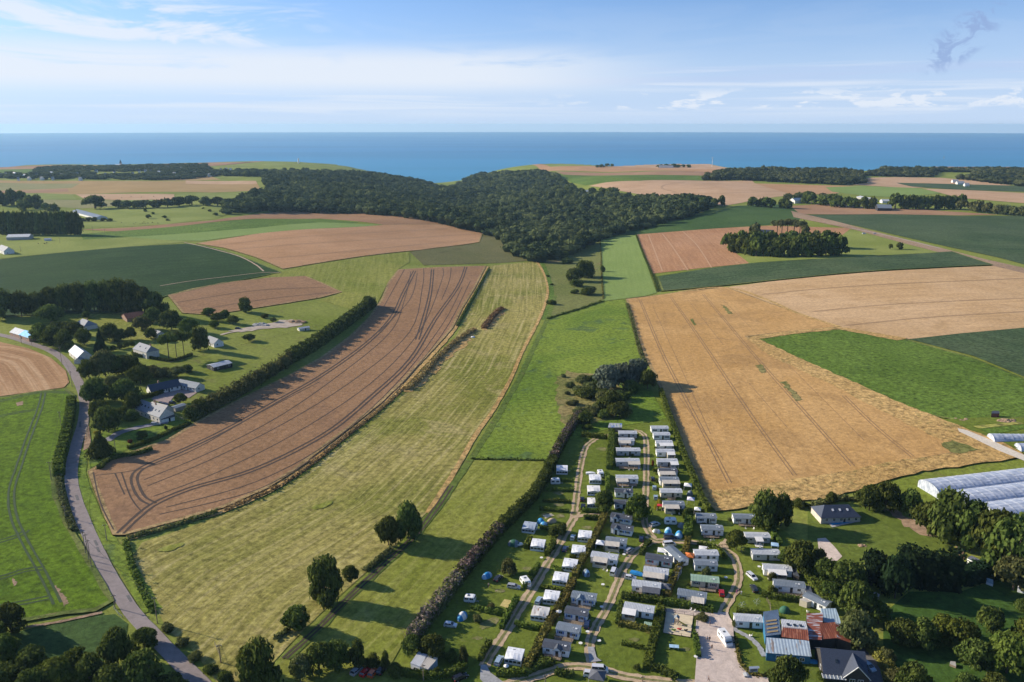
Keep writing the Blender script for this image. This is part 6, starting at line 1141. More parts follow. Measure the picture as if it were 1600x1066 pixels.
# ------------------------------------------------------------------ tents, gazebos
TB = pmat('bright_blue_tent', (.03, .24, .48), .6, var=.2, scale=2); TB2 = pmat('pale_blue_tent', (.35, .52, .66), .6, var=.12); TT = pmat('sand_coloured_tent', (.50, .38, .24), .8); TG = pmat('dark_green_tent', (.03, .11, .065), .7); TGY = pmat('slate_grey_tent', (.17, .20, .22), .7)
def tent(px, py, L, W, H, rot, label, mat, mat2=None, cat='tent'):
    P = at(px, py); e = empty('tent', P, R(-rot), label, cat)
    m = MB(); rings = []
    for t in np.linspace(-1, 1, 9):
        s = math.sqrt(max(0.03, 1 - t * t * .93)); rings.append([(t * L / 2, -W / 2 * s * math.cos(a), H * s * max(.0, math.sin(a))) for a in np.linspace(0, math.pi, 9)])
    m.loft(rings, cap=True, close=False); me = m.mesh('flysheet', [mat, mat2 or mat], True)
    for i, p in enumerate(me.polygons): p.material_index = 1 if mat2 and (i // 8) in (0, 1, 5, 6) else 0
    f = part('flysheet', me, e); part('doorway', MB().ell((0, 0, 0), (.05, W * .22, H * .62), 10, 4, z0=0).mesh('doorway', pmat('dark_mesh', (.03, .03, .035), .8)), e, (L * .43, 0, 0.02))
    part('poles', MB().tube((-L * .2, -W / 2, 0), (-L * .2, -W / 2 + .05, .3), .03).tube((L * .2, -W / 2, 0), (L * .2, -W / 2 + .05, .3), .03).mesh('poles', METAL), e)
    return e
tent(845, 817, 3.2, 2.6, 2.0, 40, 'upper of two round bright blue dome tents under the hedge', TB); tent(850, 823, 3.2, 2.8, 2.1, 30, 'lower of two round bright blue dome tents under the hedge', TB, TB2); tent(862, 816, 4.0, 2.4, 1.7, -20, 'sand-coloured tent right of the blue domes', TT)
tent(803, 852, 4.6, 3.4, 2.2, 10, 'dark green tent in the hedge shade', TG, TGY); tent(761, 902, 4.2, 2.6, 1.9, -40, 'turquoise tunnel tent beside the black hatchback', TB, TB2); tent(722, 966, 4.4, 2.8, 2.1, -60, 'white tunnel tent with a blue stripe above the white car', C_WHITE, TB)
tent(1044, 832, 4.0, 2.8, 2.0, -75, 'left blue and white tunnel tent above the dark van', TB2, TB); tent(1061, 838, 4.2, 3.0, 2.2, -75, 'right blue tunnel tent beside the tall square hedge', TB, TB2); tent(1065, 824, 3.2, 2.6, 2.0, 20, 'grey-green dome tent behind the blue ones', TGY); tent(1026, 832, 3.4, 2.0, 1.4, 20, 'low grey folded tent by the lane fork', TGY, C_WHITE)
tent(1078, 774, 2.6, 2.2, 2.2, 20, 'dark pyramid tent beside the eastern homes', TGY); tent(1226, 956, 3.4, 3.0, 2.0, 10, 'dark green dome tent on the lawn by the blue sheds', TG); tent(686, 1059, 2.0, 1.8, 1.8, 30, 'small pale blue pop-up tent beside the chalet', TB2); tent(916, 899, 3.0, 2.4, 2.4, 60, 'grey teardrop trailer tent between awning and homes', TGY, TB2); tent(1270, 1035, .1 + 3.6, 2.0, .8, 10, 'crumpled bright blue sheet by the blue building', TB)
def gazebo(px, py, w, label, mat, h=2.2, top=.8, sides=None):
    P = at(px, py); e = empty('gazebo', P, R(-15), label, 'gazebo'); m = MB(); a = w / 2
    for i in range(4):
        c = [(-a, -a), (a, -a), (a, a), (-a, a)]; p, q = c[i], c[(i + 1) % 4]; m.face([(p[0], p[1], h), (q[0], q[1], h), (0, 0, h + top)]); m.face([(p[0], p[1], h - .2), (q[0], q[1], h - .2), (q[0], q[1], h), (p[0], p[1], h)])
    m.face([(-a, a, h - .01), (a, a, h - .01), (a, -a, h - .01), (-a, -a, h - .01)]); m.build('gazebo_roof', mat, e)
    for x, y in ((-a, -a), (a, -a), (a, a), (-a, a)): part('post', cached('gzp', lambda: MB().tube((0, 0, 0), (0, 0, 2.2), .04).mesh('post', FRAME)), e, (x * .96, y * .96, 0))
    if sides: MB().box(-a * .95, a * .95, a * .93, a * .95, 0, h - .2).box(-a * .95, -a * .93, -a * .95, a * .95, 0, h - .2).build('side_sheets', sides, e)
    return e
gazebo(1074.5, 765, 3.2, 'white canopy over a garden table beside the eastern row', C_WHITE); gazebo(1079, 787, 3.0, 'pale lilac gazebo beside the bottom eastern homes', pmat('lilac_fabric', (.60, .57, .66), .8)); gazebo(1089.5, 803, 2.6, 'small white canopy at the corner of the eastern hedge', C_WHITE); gazebo(938, 856, 3.2, 'white peaked gazebo with dark sides left of the grey-roofed home', TENTW, sides=TENTG); gazebo(1077, 876, 3.2, 'orange-roofed wooden gazebo beside the pair of homes', pmat('orange_fabric', (.55, .15, .035), .7)); gazebo(1040.5, 925, 3.4, 'dark brown gazebo behind the canopied homes', C_DARK); gazebo(933, 1066, 4.4, 'dark peaked roof cut by the bottom edge, below the white vans', C_DARK, h=2.4, top=1.2); gazebo(1098, 865, 3.0, 'white flat canopy behind the light-roofed home', C_WHITE, top=.15); gazebo(1034, 868, 3.2, 'white square awning beside the end-on home', C_WHITE, top=.15); gazebo(1210, 859, 2.6, 'pale blue canopy behind the long pale home', TB2, top=.15); gazebo(1030.5, 797, 2.0, 'small red canopy by the bottom home of the eastern row', RED, top=.2)
def umbrella(px, py, label, mat, r=1.3):
    P = at(px, py); e = empty('parasol', P, 0, label, 'parasol'); m = MB(); n = 8
    for i in range(n): a, b = i * math.tau / n, (i + 1) * math.tau / n; m.face([(r * math.cos(a), r * math.sin(a), 2.0), (r * math.cos(b), r * math.sin(b), 2.0), (0, 0, 2.5)]); m.face([(r * math.cos(b), r * math.sin(b), 1.98), (r * math.cos(a), r * math.sin(a), 1.98), (0, 0, 2.48)])
    m.build('shade', mat, e); MB().tube((0, 0, 0), (0, 0, 2.5), .03).tube((0, 0, 0), (0, 0, .1), .3).build('pole', METAL, e)
umbrella(1062, 930, 'closed grey parasol behind the green-roofed home', TGY, .9); umbrella(873, 964, 'cream parasol on the terrace of a blue-shuttered home', C_WHITE, 1.0)
umbrella(791, 1050, 'small white parasol in front of the lowest awning caravan', C_WHITE, .8)
# ------------------------------------------------------------------ cars
def paint(name, c): return pmat('paint_' + name, c, .25, metal=.25, var=.03, spec=.6)
PT = dict(white=paint('white', (.72, .72, .72)), silver=paint('silver', (.42, .43, .45)), dark=paint('dark_grey', (.035, .038, .045)), navy=paint('navy', (.03, .05, .11)), red=paint('red', (.50, .015, .02)), sky=paint('pale_blue', (.36, .46, .54)), orange=paint('orange', (.55, .12, .03)), black=paint('black', (.015, .015, .018)))
KINDS = {'hatch': (4.0, 1.75, [(-2.0, .75), (-1.98, 1.0), (-1.2, 1.02), (.9, .98), (1.75, .80), (1.98, .62)], (-1.9, -1.55, .15, 1.0, 1.46)), 'estate': (4.6, 1.8, [(-2.3, .75), (-2.28, 1.0), (-1.3, 1.02), (1.2, .96), (2.05, .82), (2.28, .62)], (-2.2, -2.0, .35, 1.25, 1.48)), 'suv': (4.5, 1.85, [(-2.25, .8), (-2.22, 1.12), (-1.3, 1.14), (1.2, 1.10), (2.0, .98), (2.2, .72)], (-2.1, -1.9, .5, 1.3, 1.72)), 'van': (4.8, 1.9, [(-2.4, .8), (-2.38, 1.2), (-1.3, 1.22), (1.3, 1.15), (2.1, .98), (2.35, .72)], (-2.36, -2.3, .95, 1.7, 1.95))}
def car(px, py, yaw, kind, col, label, group=None):
    """yaw: heading in degrees, 0 = nose to photo right, 90 = nose away from the camera"""
    L, W, prof, (g0, g1, g2, g3, zr) = KINDS[kind]; P = at(px, py); e = empty('parked_car', P, R(yaw), label, 'van' if kind == 'van' else 'car', group)
    def body():
        m = MB(); rings = []
        for x, z in prof: k = .93 if abs(x) > L / 2 - .1 else 1; w = W / 2 * k; rings.append([(x, -w, .28), (x, w, .28), (x, w, z * .8), (x, w * .94, z), (x, -w * .94, z), (x, -w, z * .8)])
        m.loft(rings); return m.mesh('body', PT[col], False)
    part('body', cached(('car', kind, col), body), e)
    zb = max(p[1] for p in prof) - .03
    def glass():
        m = MB(); w, v = W / 2 * .90, W / 2 * .76
        m.loft([[(g0, -w, zb), (g0, w, zb), (g1, v, zr - .03), (g1, -v, zr - .03)], [(g3, -w, zb - .05), (g3, w, zb - .05), (g2, v, zr - .03), (g2, -v, zr - .03)]]); return m.mesh('windows', PANE)
    part('windows', cached(('cg', kind), glass), e)
    def roof():
        m = MB(); v = W / 2 * .77; m.box(g1 - .03, g2 + .03, -v, v, zr - .04, zr + .03)
        for x, t in ((g1, g0), (g2, g3)):
            for s in (-1, 1): m.tube((x, s * v * .98, zr - .02), (t, s * W / 2 * .92, zb - .02), .05, n=5)
        for s in (-1, 1): m.tube(((g1 + g2) / 2, s * v, zr - .02), ((g0 + g3) / 2, s * W / 2 * .91, zb), .05, n=5)
        return m.mesh('roof', PT[col])
    part('roof', cached(('cr', kind, col), roof), e)
    for x in (L * .31, -L * .30):
        for s in (-1, 1):
            w = part('wheel', cached('wheel', None), e, (x, s * (W / 2 - .10), .33)); part('rim', cached('rim', None), w)
    for s in (-1, 1):
        part('headlight', cached('hl', lambda: boxmesh('headlight', -.05, .04, -.18, .18, -.07, .07, pmat('lamp_glass', (.8, .8, .78), .1))), e, (L / 2 - .08, s * W * .36, .66)); part('tail_light', cached('tl', lambda: boxmesh('tail_light', -.04, .04, -.1, .1, -.12, .12, RED)), e, (-L / 2 + .02, s * W * .40, .85))
        part('mirror', cached(('mi', col), lambda: boxmesh('mirror', -.08, .08, -.1, .1, -.07, .07, PT[col])), e, (g3 - .35, s * (W / 2 + .04), zb + .02))
    return e
CARS = [(1019.7, 750, 85, 'hatch', 'dark', 'dark grey car left of the sixth home of the eastern row'), (1022.5, 764, 80, 'hatch', 'sky', 'silver-blue hatchback, upper of two beside the eastern row'), (1024.6, 779, 80, 'hatch', 'sky', 'pale blue hatchback, lower of two beside the eastern row'), (909.8, 782, 85, 'hatch', 'black', 'black hatchback above the other dark car on the west lane'), (911, 794, 80, 'suv', 'black', 'black off-roader at the top pitches by the west lane'),
 (895, 842, 75, 'hatch', 'sky', 'pale blue hatchback left of the upper right awning'), (883, 860, 72, 'hatch', 'navy', 'dark blue hatchback by the west lane beside an awning'), (842, 941, 70, 'estate', 'sky', 'silver-blue saloon on the grass beside an awning caravan'), (803, 919, -14, 'estate', 'silver', 'silver estate car parked in front of the white caravan'), (778.6, 906, 60, 'hatch', 'dark', 'black hatchback beside the turquoise tent'), (704, 979, -10, 'hatch', 'white', 'white hatchback under the purple hedge'), (719.7, 1061, 35, 'estate', 'black', 'black estate car by the bottom hedge near the lane end'), (779.7, 1035, 72, 'estate', 'sky', 'pale blue estate car left of the lowest awning caravan'),
 (958.7, 896, 70, 'van', 'white', 'white van parked nose-up beside the long pale home'), (982.6, 862, 48, 'estate', 'silver', 'silver saloon at the end of the grey-roofed home'), (1002, 844, 80, 'hatch', 'navy', 'navy car on the grass right of the twin homes'), (1023, 822, 30, 'suv', 'silver', 'silver off-roader left of the white caravan'), (1047, 842, 3, 'van', 'navy', 'dark blue people carrier in front of the blue tents'), (1046, 853, 10, 'van', 'white', 'white van behind the end-on home by the junction'), (985, 905, -12, 'hatch', 'white', 'white hatchback beside the covered blue trailer'),
 (1174.6, 903, -70, 'estate', 'white', 'white saloon on the grass inside the right row'), (1178, 922, 90, 'estate', 'dark', 'dark saloon on the grass below the white one'), (1127.5, 929, 80, 'hatch', 'red', 'bright red hatchback beside the green-roofed home'), (917, 978, 80, 'estate', 'navy', 'dark blue car right of a blue-shuttered home'), (937.4, 1049, -6, 'van', 'white', 'white people carrier on the bottom lane'), (924, 1057, -10, 'suv', 'white', 'white off-roader just below the bottom lane'),
 (557, 1051, 60, 'hatch', 'silver', 'silver hatchback, left of the three cars in a row at the bottom'), (571.5, 1053, 62, 'hatch', 'red', 'dark red hatchback, middle of the three cars in a row at the bottom'), (583, 1054, 70, 'hatch', 'orange', 'orange-nosed car, right of the three cars in a row at the bottom'), (596, 1050, 70, 'hatch', 'black', 'dark car in the shade right of the three cars'), (244, 664, 10, 'estate', 'silver', 'silver estate on the drive of the farmhouse'), (270, 631, -20, 'hatch', 'dark', 'dark car in the farmhouse yard'), (1357, 1044, -70, 'estate', 'sky', 'pale car half hidden at the right of the slate house'), (372, 514.5, 0, 'hatch', 'dark', 'dark vehicle on the chalk yard track'),
 (1350, 366, 0, 'van', 'white', 'white van on the track beyond the pasture'), (1367, 366, 0, 'estate', 'silver', 'silver car on the track right of the white van')]
for c in CARS: car(*c)
def motorhome():
    P = at(1132.6, 1003); e = empty('motor_caravan', P, R(-78), 'white motor caravan standing on the gravel yard', 'camper van'); m = MB()
    m.loft([[(x, -1.1, .4), (x, 1.1, .4), (x, 1.08, z), (x, -1.08, z)] for x, z in ((-3, 2.7), (-2.9, 2.85), (1.3, 2.85), (1.9, 2.5), (2.0, 1.6), (2.9, 1.1), (3.0, .7))]); m.build('body', CVW, e)
    for s in (-1, 1):
        for x in (-1.8, 0): window(e, x, s * 1.12, 1.8, 1.0, .55, 0 if s < 0 else R(180), frame=GREYW)
        for x in (-1.9, 2.1): w = part('wheel', cached('wheel', None), e, (x, s * .95, .33)); part('rim', cached('rim', None), w)
    part('windscreen', MB().box(-.05, .35, -.9, .9, -.3, .3).mesh('windscreen', PANE), e, (2.25, 0, 1.62), (0, R(50), 0)); part('roof_light', cached('crl', None), e, (-1, 0, 2.84))
motorhome()
def trailer(px, py, yaw, label, L, mat, h=1.1, name='trailer', cat='trailer'):
    P = at(px, py); e = empty(name, P, R(yaw), label, cat); m = MB(); m.loft([[(x, -w, .5), (x, w, .5), (x, w * .9, z), (x, -w * .9, z)] for x, w, z in ((-L / 2, .8, h), (0, .95, h + .15), (L * .35, .8, h), (L / 2, .35, h - .2))]); m.build('cover', mat, e)
    MB().box(-L / 2, L / 2, -.1, .1, .35, .5).tube((L / 2, 0, .4), (L / 2 + .9, 0, .4), .05).build('chassis', METAL, e)
    for s in (-1, 1): part('wheel', cached('wheel', None), e, (-.3, s * .8, .33))
trailer(995, 899, -28, 'bright blue covered trailer beside the cream striped awning', 4.6, pmat('blue_tarpaulin', (.02, .20, .48), .5, var=.2)); trailer(923, 742, 0, 'pale boat trailer left of the end-on caravan', 4.2, CVW)
trailer(811, 853, 10, 'white covered trailer beside the dark green tent', 3.0, CVW, .9); trailer(1166, 1057, 0, 'small pale handcart at the entrance border', 1.6, GREYW, .7)
# ------------------------------------------------------------------ camp grounds and lanes
field('camp_lawn', [(884, 692), (905, 668), (955, 652), (1000, 655), (1030, 625), (1045, 655), (1062, 700), (1090, 770), (1108, 800), (1180, 800), (1240, 840), (1262, 905), (1296, 955), (1290, 985), (1200, 1000), (1195, 1075), (1080, 1090), (640, 1090), (640, 1020), (660, 985), (700, 930), (740, 885), (775, 840), (815, 806), (848, 765), (868, 725)], M_lawn, .08)
M_sandp = field_mat('sandy_gravel_lane', (.44, .325, .205), (.50, .375, .245), (.32, .25, .17), patch=.5, fine=.12, bump=.3, med=.4)
M_yard = field_mat('gravel_yard_surface', (.50, .41, .35), (.57, .47, .40), (.42, .33, .27), patch=.5, fine=.1, bump=.3, med=.15)
M_cgrass = field_mat('lane_centre_grass', (.16, .165, .055), (.20, .20, .07), (.30, .25, .15), patch=.7, fine=.15, med=.6, cov=.5)
GP = pmat('grey_patch', (.30, .30, .30), .9, var=.2)
def lane2(px, wd=2.9, off=.14, c=True): return road('camp_lane', px, wd, M_sandp, off, centre=(M_cgrass, .9) if c else None)
lane2([(952, 680), (938, 683), (926, 689), (916, 698), (911, 712), (907, 730), (904.5, 748), (901.5, 770), (899, 792), (896, 806)])
lane2([(900, 800), (897, 810), (888, 824), (876, 846), (864, 867), (850, 890), (838, 911), (822, 936), (808, 958), (794, 982), (780, 1003), (766, 1024), (756, 1042)], 3.3)
lane2([(895, 809), (910, 806), (930, 805), (948, 806)], 2.2, .20, False)
lane2([(990, 673), (1000, 675), (1007, 681), (1009.5, 692), (1010, 724), (1009.5, 753), (1008, 783), (1007, 808), (1011, 826), (1021, 842)], 2.7, .16)
lane2([(1030, 846), (1020, 847), (1006, 854), (990, 867), (976, 886), (966, 909), (956, 934), (947, 953), (933, 976), (923.5, 998), (921, 1018), (925, 1040)], 3.0, .18)
lane2([(1012, 838), (1024, 845), (1042, 846), (1065, 847), (1090, 849), (1112, 853), (1131, 859), (1145, 869), (1152, 884), (1154, 902), (1149, 921), (1140, 937), (1131, 955), (1127, 970)], 3.0, .22)
lane2([(770, 1078), (800, 1068), (840, 1057), (871, 1047), (902, 1042), (932, 1046), (962, 1054), (996, 1061), (1040, 1066), (1100, 1072)], 3.6, .26)
lane2([(1140, 855), (1133, 852), (1141, 846)], 4.0, .25, False)
field('tarmac_patch', [(751, 1040), (760, 1040), (766, 1052), (785, 1066), (800, 1075), (765, 1080), (750, 1062)], GP, .30)
field('tarmac_patch', [(918, 1012), (928, 1012), (932, 1028), (940, 1034), (921, 1036)], GP, .30)
field('gravel_yard', [(1088, 966), (1108, 962), (1125, 958), (1137, 958), (1140, 966), (1146, 975), (1146, 992), (1149, 1016), (1156, 1040), (1172, 1058), (1200, 1060), (1205, 1085), (1084, 1085), (1088, 1030), (1086, 1000)], M_yard, .33)
road('garden_path', [(1142, 976), (1150, 986), (1166, 994), (1178, 1003), (1187, 1013), (1194, 1027)], 1.6, GP, .28)
field('track_above_playground', [(1034, 951), (1080, 954), (1130, 960), (1126, 969), (1084, 963), (1040, 957)], M_yard, .24)
field('farm_yard', [(1193, 1028), (1290, 1028), (1290, 1052), (1370, 1060), (1370, 1090), (1193, 1090)], M_lawn2, .12)
field('farm_yard', [(1335, 985), (1370, 1030), (1385, 1085), (1350, 1090), (1340, 1040)], pmat('dark_tarmac', (.14, .13, .13), .9), .2)  # side yard in one dark grey tarmac colour
SAND = pmat('playground_sand', (.60, .50, .34), .95, var=.1, scale=.5)
field('playground_sand', [(1041, 957), (1083.5, 963.5), (1079, 997), (1036, 990)], SAND, .3)
field('sand_pitch', [(788, 937), (800, 939), (793, 951), (781, 947)], pmat('yellow_sand', (.50, .40, .15), .95, var=.15), .16)
field('chalk_patch', [(848, 806), (862, 803), (866, 806), (852, 811)], SAND, .16); field('worn_grass', [(868, 805), (880, 803), (882, 809), (870, 810)], M_cgrass, .16)
field('worn_grass', [(846, 803), (859, 801), (860, 807), (848, 808)], M_cgrass, .15); field('worn_grass', [(750, 975), (775, 965), (778, 972), (755, 984)], M_cgrass, .15, smooth=True)
for q in ((872, 771), (873, 789), (916, 825), (822, 889), (780, 924), (745, 998), (960, 870), (1070, 975 + 40), (990, 1000), (940, 702)):
    field('worn_grass', [(q[0] - 8, q[1]), (q[0], q[1] - 3), (q[0] + 9, q[1] - 1), (q[0] + 4, q[1] + 3)], M_cgrass, .15, smooth=True)
# right gardens
field('bungalow_lawn', [(1262, 800), (1345, 792), (1384, 796), (1442, 824), (1482, 846), (1500, 868), (1420, 870), (1340, 880), (1290, 880), (1262, 850)], M_lawn2, .1)
field('gravel_drive', [(1277, 842), (1290, 841), (1304, 855), (1316, 870), (1308, 877), (1281, 876)], M_yard, .16)
field('stony_bank', [(1383, 796), (1397, 797), (1420, 808), (1443, 823), (1468, 839), (1450, 840), (1430, 834), (1405, 815)], M_soil, .2)
field('bare_strip', [(1492, 845), (1500, 850), (1508, 872), (1500, 880), (1496, 862)], M_soil, .2)
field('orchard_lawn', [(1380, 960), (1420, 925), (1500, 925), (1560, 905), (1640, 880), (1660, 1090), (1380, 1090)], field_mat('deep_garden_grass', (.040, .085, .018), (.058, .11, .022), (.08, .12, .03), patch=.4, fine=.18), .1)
field('chalk_path', [(1496, 671), (1510, 674), (1540, 686), (1620, 722), (1620, 730), (1560, 706), (1515, 684), (1498, 676)], pmat('pale_chalk', (.55, .49, .40), .95), .62)
field('nursery_ground', [(1475, 657), (1530, 654), (1620, 655), (1640, 700), (1600, 706), (1545, 686), (1512, 674), (1490, 668)], M_lawn, .58)
field('nursery_bed', [(1528, 672), (1600, 665), (1610, 670), (1548, 682)], M_beet, .7); field('nursery_bed', [(1520, 668), (1590, 661), (1600, 664), (1530, 672)], pmat('flower_bed', (.25, .24, .05), .9, var=.5, scale=.4), .72)
for (x, y, L, H, lab) in ((1576, 659, 11, 1.8, 'brown heap of earth beside the nursery shed'), (1508, 657, 12, 1.0, 'low heap of pale rubble by the chalk path'), (460, 503, 16, 1.6, 'heap of cut branches beside the spoil yard'), (407, 508, 12, 2.4, 'grey gravel heap on the chalk yard'), (1347, 853, 3.4, .7, 'burnt stone heap on the bungalow lawn')):
    P = at(x, y); m = MB(); rng = np.random.default_rng(x)
    for i in range(40): a, r_ = rng.uniform(0, 6.28), math.sqrt(rng.random()); c = (L / 2 * r_ * math.cos(a), L * .3 * r_ * math.sin(a), 0); h = H * (1 - r_ * .7) * rng.uniform(.6, 1.1); m.ell(c, (L * .13, L * .10, h), 7, 3, z0=0)
    o = m.build('heap', M_soil if x != 407 else GREY); o.location = P; tag(o, lab, 'heap')
# hamlet ground
field('garden_lawn', [(150, 690), (165, 670), (240, 660), (300, 655), (296, 664), (240, 688), (200, 702), (165, 722), (140, 732), (138, 712)], M_bright, .12); field('garden_lawn', [(100, 492), (230, 480), (262, 500), (240, 540), (160, 520), (60, 505)], M_hay2, .12)
road('grey_drive', [(167, 690), (185, 678), (215, 669), (240, 664), (262, 660)], 4.0, pmat('grey_drive_tarmac', (.22, .21, .22), .9), .3)
field('house_yard', [(236, 624), (252, 612), (285, 607), (308, 614), (296, 622), (270, 622), (262, 634)], pmat('mauve_gravel', (.30, .23, .21), .95), .2)
field('spoil_yard', [(356, 518), (395, 511), (425, 505), (438, 500), (460, 500), (476, 508), (450, 512), (420, 513), (380, 520)], pmat('chalky_yard', (.42, .34, .26), .95, var=.15, scale=.3), .25); road('farm_track', [(440, 509), (400, 514), (360, 520), (345, 524)], 2.5, MATS['chalky_yard'], .3)
# ------------------------------------------------------------------ buildings from their ridge lines
def at_h(px, py, h):
    z = PLAT * .6 + h
    for _ in range(6):
        x, y = unproj_plane(px, py, z); z = HG(x, y) + h
    return Vector((x, y, z))
RENDER = pmat('pale_render_wall', (.55, .52, .46), .85); BRICK = pmat('weathered_brick', (.30, .19, .14), .9, var=.25, scale=2); WHITEW = pmat('whitewashed_wall', (.66, .65, .61), .85); TILE = pmat('rust_red_roof', (.17, .065, .045), .8, var=.3, scale=1.5); BLACKW = pmat('tarred_boards', (.03, .03, .034), .8); ZINC = rib_mat('zinc_sheet_roof', (.36, .39, .43), (.28, .31, .35), .6, metal=.3)
def ridge_house(name, a, b, hw, he, hr, wall, roof, label, cat='house', nwin=3, hip=0.0, chim=(), lights=0, door_at=.1, group=None, parts=True, backwin=False, wallh=None, ov=.3):
    A, B = at_h(a[0], a[1], hr), at_h(b[0], b[1], hr); d = B - A; L = math.hypot(d.x, d.y) + 2 * hip * .9; c = (A + B) / 2; g = HG(c.x, c.y); az = math.atan2(d.y, d.x)
    gmin = min(HG(c.x + k * L / 2 * math.cos(az), c.y + k * L / 2 * math.sin(az)) for k in (-1, 0, 1))
    e = empty(name, (c.x, c.y, g), az, label, cat, group); D = 2 * hw; rise = hr - he
    part('walls', wall_mesh(L, D, min(0, gmin - g) - .4, he, rise, wall, not hip), e); r = part('roof', gable_roof(L, D, he, rise, ov=ov, th=.14, mat=roof, hip=hip), e)
    if not parts: return e
    for i in range(nwin):
        x = (-.5 + (i + .6) / nwin) * (L - 1)
        if abs(x - door_at * L) > 1.2: window(e, x, -hw - .03, min(1.6, he * .6), 1.0, 1.15)
    if nwin: door(e, door_at * L, -hw - .03, 0)
    if nwin and not hip:
        for s in (-1, 1): window(e, s * (L / 2 + .03), -hw * .3, min(1.6, he * .6), .9, 1.1, R(90) * s)
    for t in chim: part('chimney', cached('chim', lambda: MB().box(-.35, .35, -.3, .3, -.6, 1.0).box(-.42, .42, -.37, .37, 1.0, 1.12).tube((0, 0, 1.1), (0, 0, 1.5), .14).mesh('chimney', BRICK)), r, (t * L, 0, hr))
    sl_ = math.atan2(rise, hw)
    for i in range(lights): part('skylight', cached('skl', lambda: MB().box(-.4, .4, -.5, .5, 0, .08).box(-.33, .33, -.43, .43, .08, .09).mesh('skylight', PANE)), r, ((-.5 + (i + .6) / lights) * (L * .85), -hw * .5, he + rise * .5 + .02), (sl_, 0, 0))
    return e
ridge_house('barn', (24, 511), (54, 521), 4.0, 2.8, 5.2, BRICK, R_LIGHT, 'long brick barn at the lane with half its grey roof under blue sheeting', 'barn', 3)
def tarp():
    b = [o for o in scene.objects if o.name.startswith('barn')][0]; L = max(v.co.x for v in [c for c in b.children if c.name.startswith('walls')][0].data.vertices) * 2; m = MB(); z = lambda y: 5.2 - abs(y) / 4 * 2.4 + .12
    m.face([(-L * .02, -4.25, z(4.25)), (L / 2 + .25, -4.25, z(4.25)), (L / 2 + .25, .05, z(0)), (0, .05, z(0))]); m.face([(0, -4.25, z(4.25) - .05), (0, -4.25, z(4.25)), (0, 0, z(0)), (0, 0, z(0) - .05)]); m.build('tarpaulin', pmat('sky_blue_tarpaulin', (.12, .45, .75), .4, var=.25, scale=.8), b)
tarp()
ridge_house('house', (129, 497.5), (138, 501), 4.6, 2.9, 6.0, RENDER, SLATEL, 'white house with a hipped grey slate roof amid trees', nwin=3, hip=3.0, chim=(.2,)); ridge_house('barn', (193, 489.8), (223, 486.2), 6.5, 2.8, 5.4, BRICK, TILE, 'long low barn with a rusty red roof under the tall trees', 'barn', 2)
ridge_house('house', (117, 538.5), (131, 549.5), 4.0, 3.2, 6.4, RENDER, rib_mat('striped_metal_roof', (.42, .46, .50), (.26, .30, .35), 2.4), 'house at the lane bend with a striped metal roof', nwin=2); ridge_house('shed', (121, 560), (126, 555.5), 2.2, 2.2, 3.6, RENDER, SLATEL, 'lean-to with olive roof below the striped-roof house', 'shed', 0)
ridge_house('house', (218, 534.5), (236, 541), 4.2, 4.2, 7.4, RENDER, SLATEL, 'tall cream house with pale slate roof in the middle of the hamlet', nwin=5, hip=1.2, chim=(.4,), lights=2); ridge_house('house', (231, 601), (277, 592.5), 3.6, 2.5, 5.4, WHITEW, SLATE, 'long low cottage with dark slate roof and white gable', nwin=5, chim=(-.15,))
ridge_house('outbuilding', (281, 591.5), (312, 599), 3.2, 2.5, 4.6, WHITEW, R_BLUE, 'white outbuilding with several doors and a blue-grey roof', 'outbuilding', 6); ridge_house('house', (221, 623), (259, 638.5), 4.0, 3.4, 7.0, RENDER, SLATEL, 'cream farmhouse with pale slate roof and a row of skylights', nwin=6, lights=6, chim=(.1,)); ridge_house('house', (238, 627), (262, 634), 3.2, 2.8, 5.2, RENDER, SLATE, 'dark slate rear wing behind the farmhouse', nwin=0, chim=(-.35,))
ridge_house('shed', (250, 651), (270, 647), 2.2, 2.2, 2.9, WHITEW, R_DARK, 'flat grey garage at the gable of the farmhouse', 'garage', 1); ridge_house('cottage', (327, 524), (341, 530), 3.4, 2.8, 5.4, WHITEW, SLATEL, 'small cottage with a bright white gable on the right of the hamlet', nwin=2); ridge_house('cottage', (238, 513.5), (251, 518), 3.0, 2.6, 4.8, GREY, SLATEL, 'small grey house between the trees above the cream house', nwin=2)
ridge_house('shed', (466, 511.5), (482, 509.8), 1.9, 2.0, 2.6, WHITEW, R_LIGHT, 'little white field shed at the end of the spoil yard', 'shed', 1); ridge_house('shed', (328, 569.5), (357, 563.5), 4.0, 2.6, 3.5, BLACKW, R_LIGHT, 'black timber stable with a light flat roof on the grass', 'stable', 3, ov=.15); ridge_house('carport', (270, 635.5), (287, 630.5), 2.0, 2.1, 2.5, GREY, R_BLUE, 'blue-grey carport beside the farmhouse', 'carport', 0); ridge_house('shed', (265, 600.5), (276, 602), 1.3, 1.9, 2.3, TG, R_GREEN, 'small green cabin beside the white outbuilding', 'shed', 0)
ridge_house('barn', (13, 366.5), (48, 365.5), 7.5, 4, 6.5, GREY, pmat('bright_fibre_roof', (.62, .61, .58), .7), 'white-roofed barn in front of the poplars', 'barn', 0); ridge_house('farmhouse', (2, 382.5), (13, 386), 5, 4, 8, WHITEW, SLATEL, 'pale farmhouse at the left edge below the white barn', 'farmhouse', 2); ridge_house('barn', (120, 327), (158, 337), 8, 3.5, 6.0, WHITEW, R_BLUE, 'long narrow blue-grey barn with white end on the far pasture', 'barn', 0); ridge_house('shed', (69, 372.5), (80, 372), 2.5, 2.2, 3.2, WHITEW, R_LIGHT, 'tiny pale shed right of the white-roofed barn', 'shed', 0)
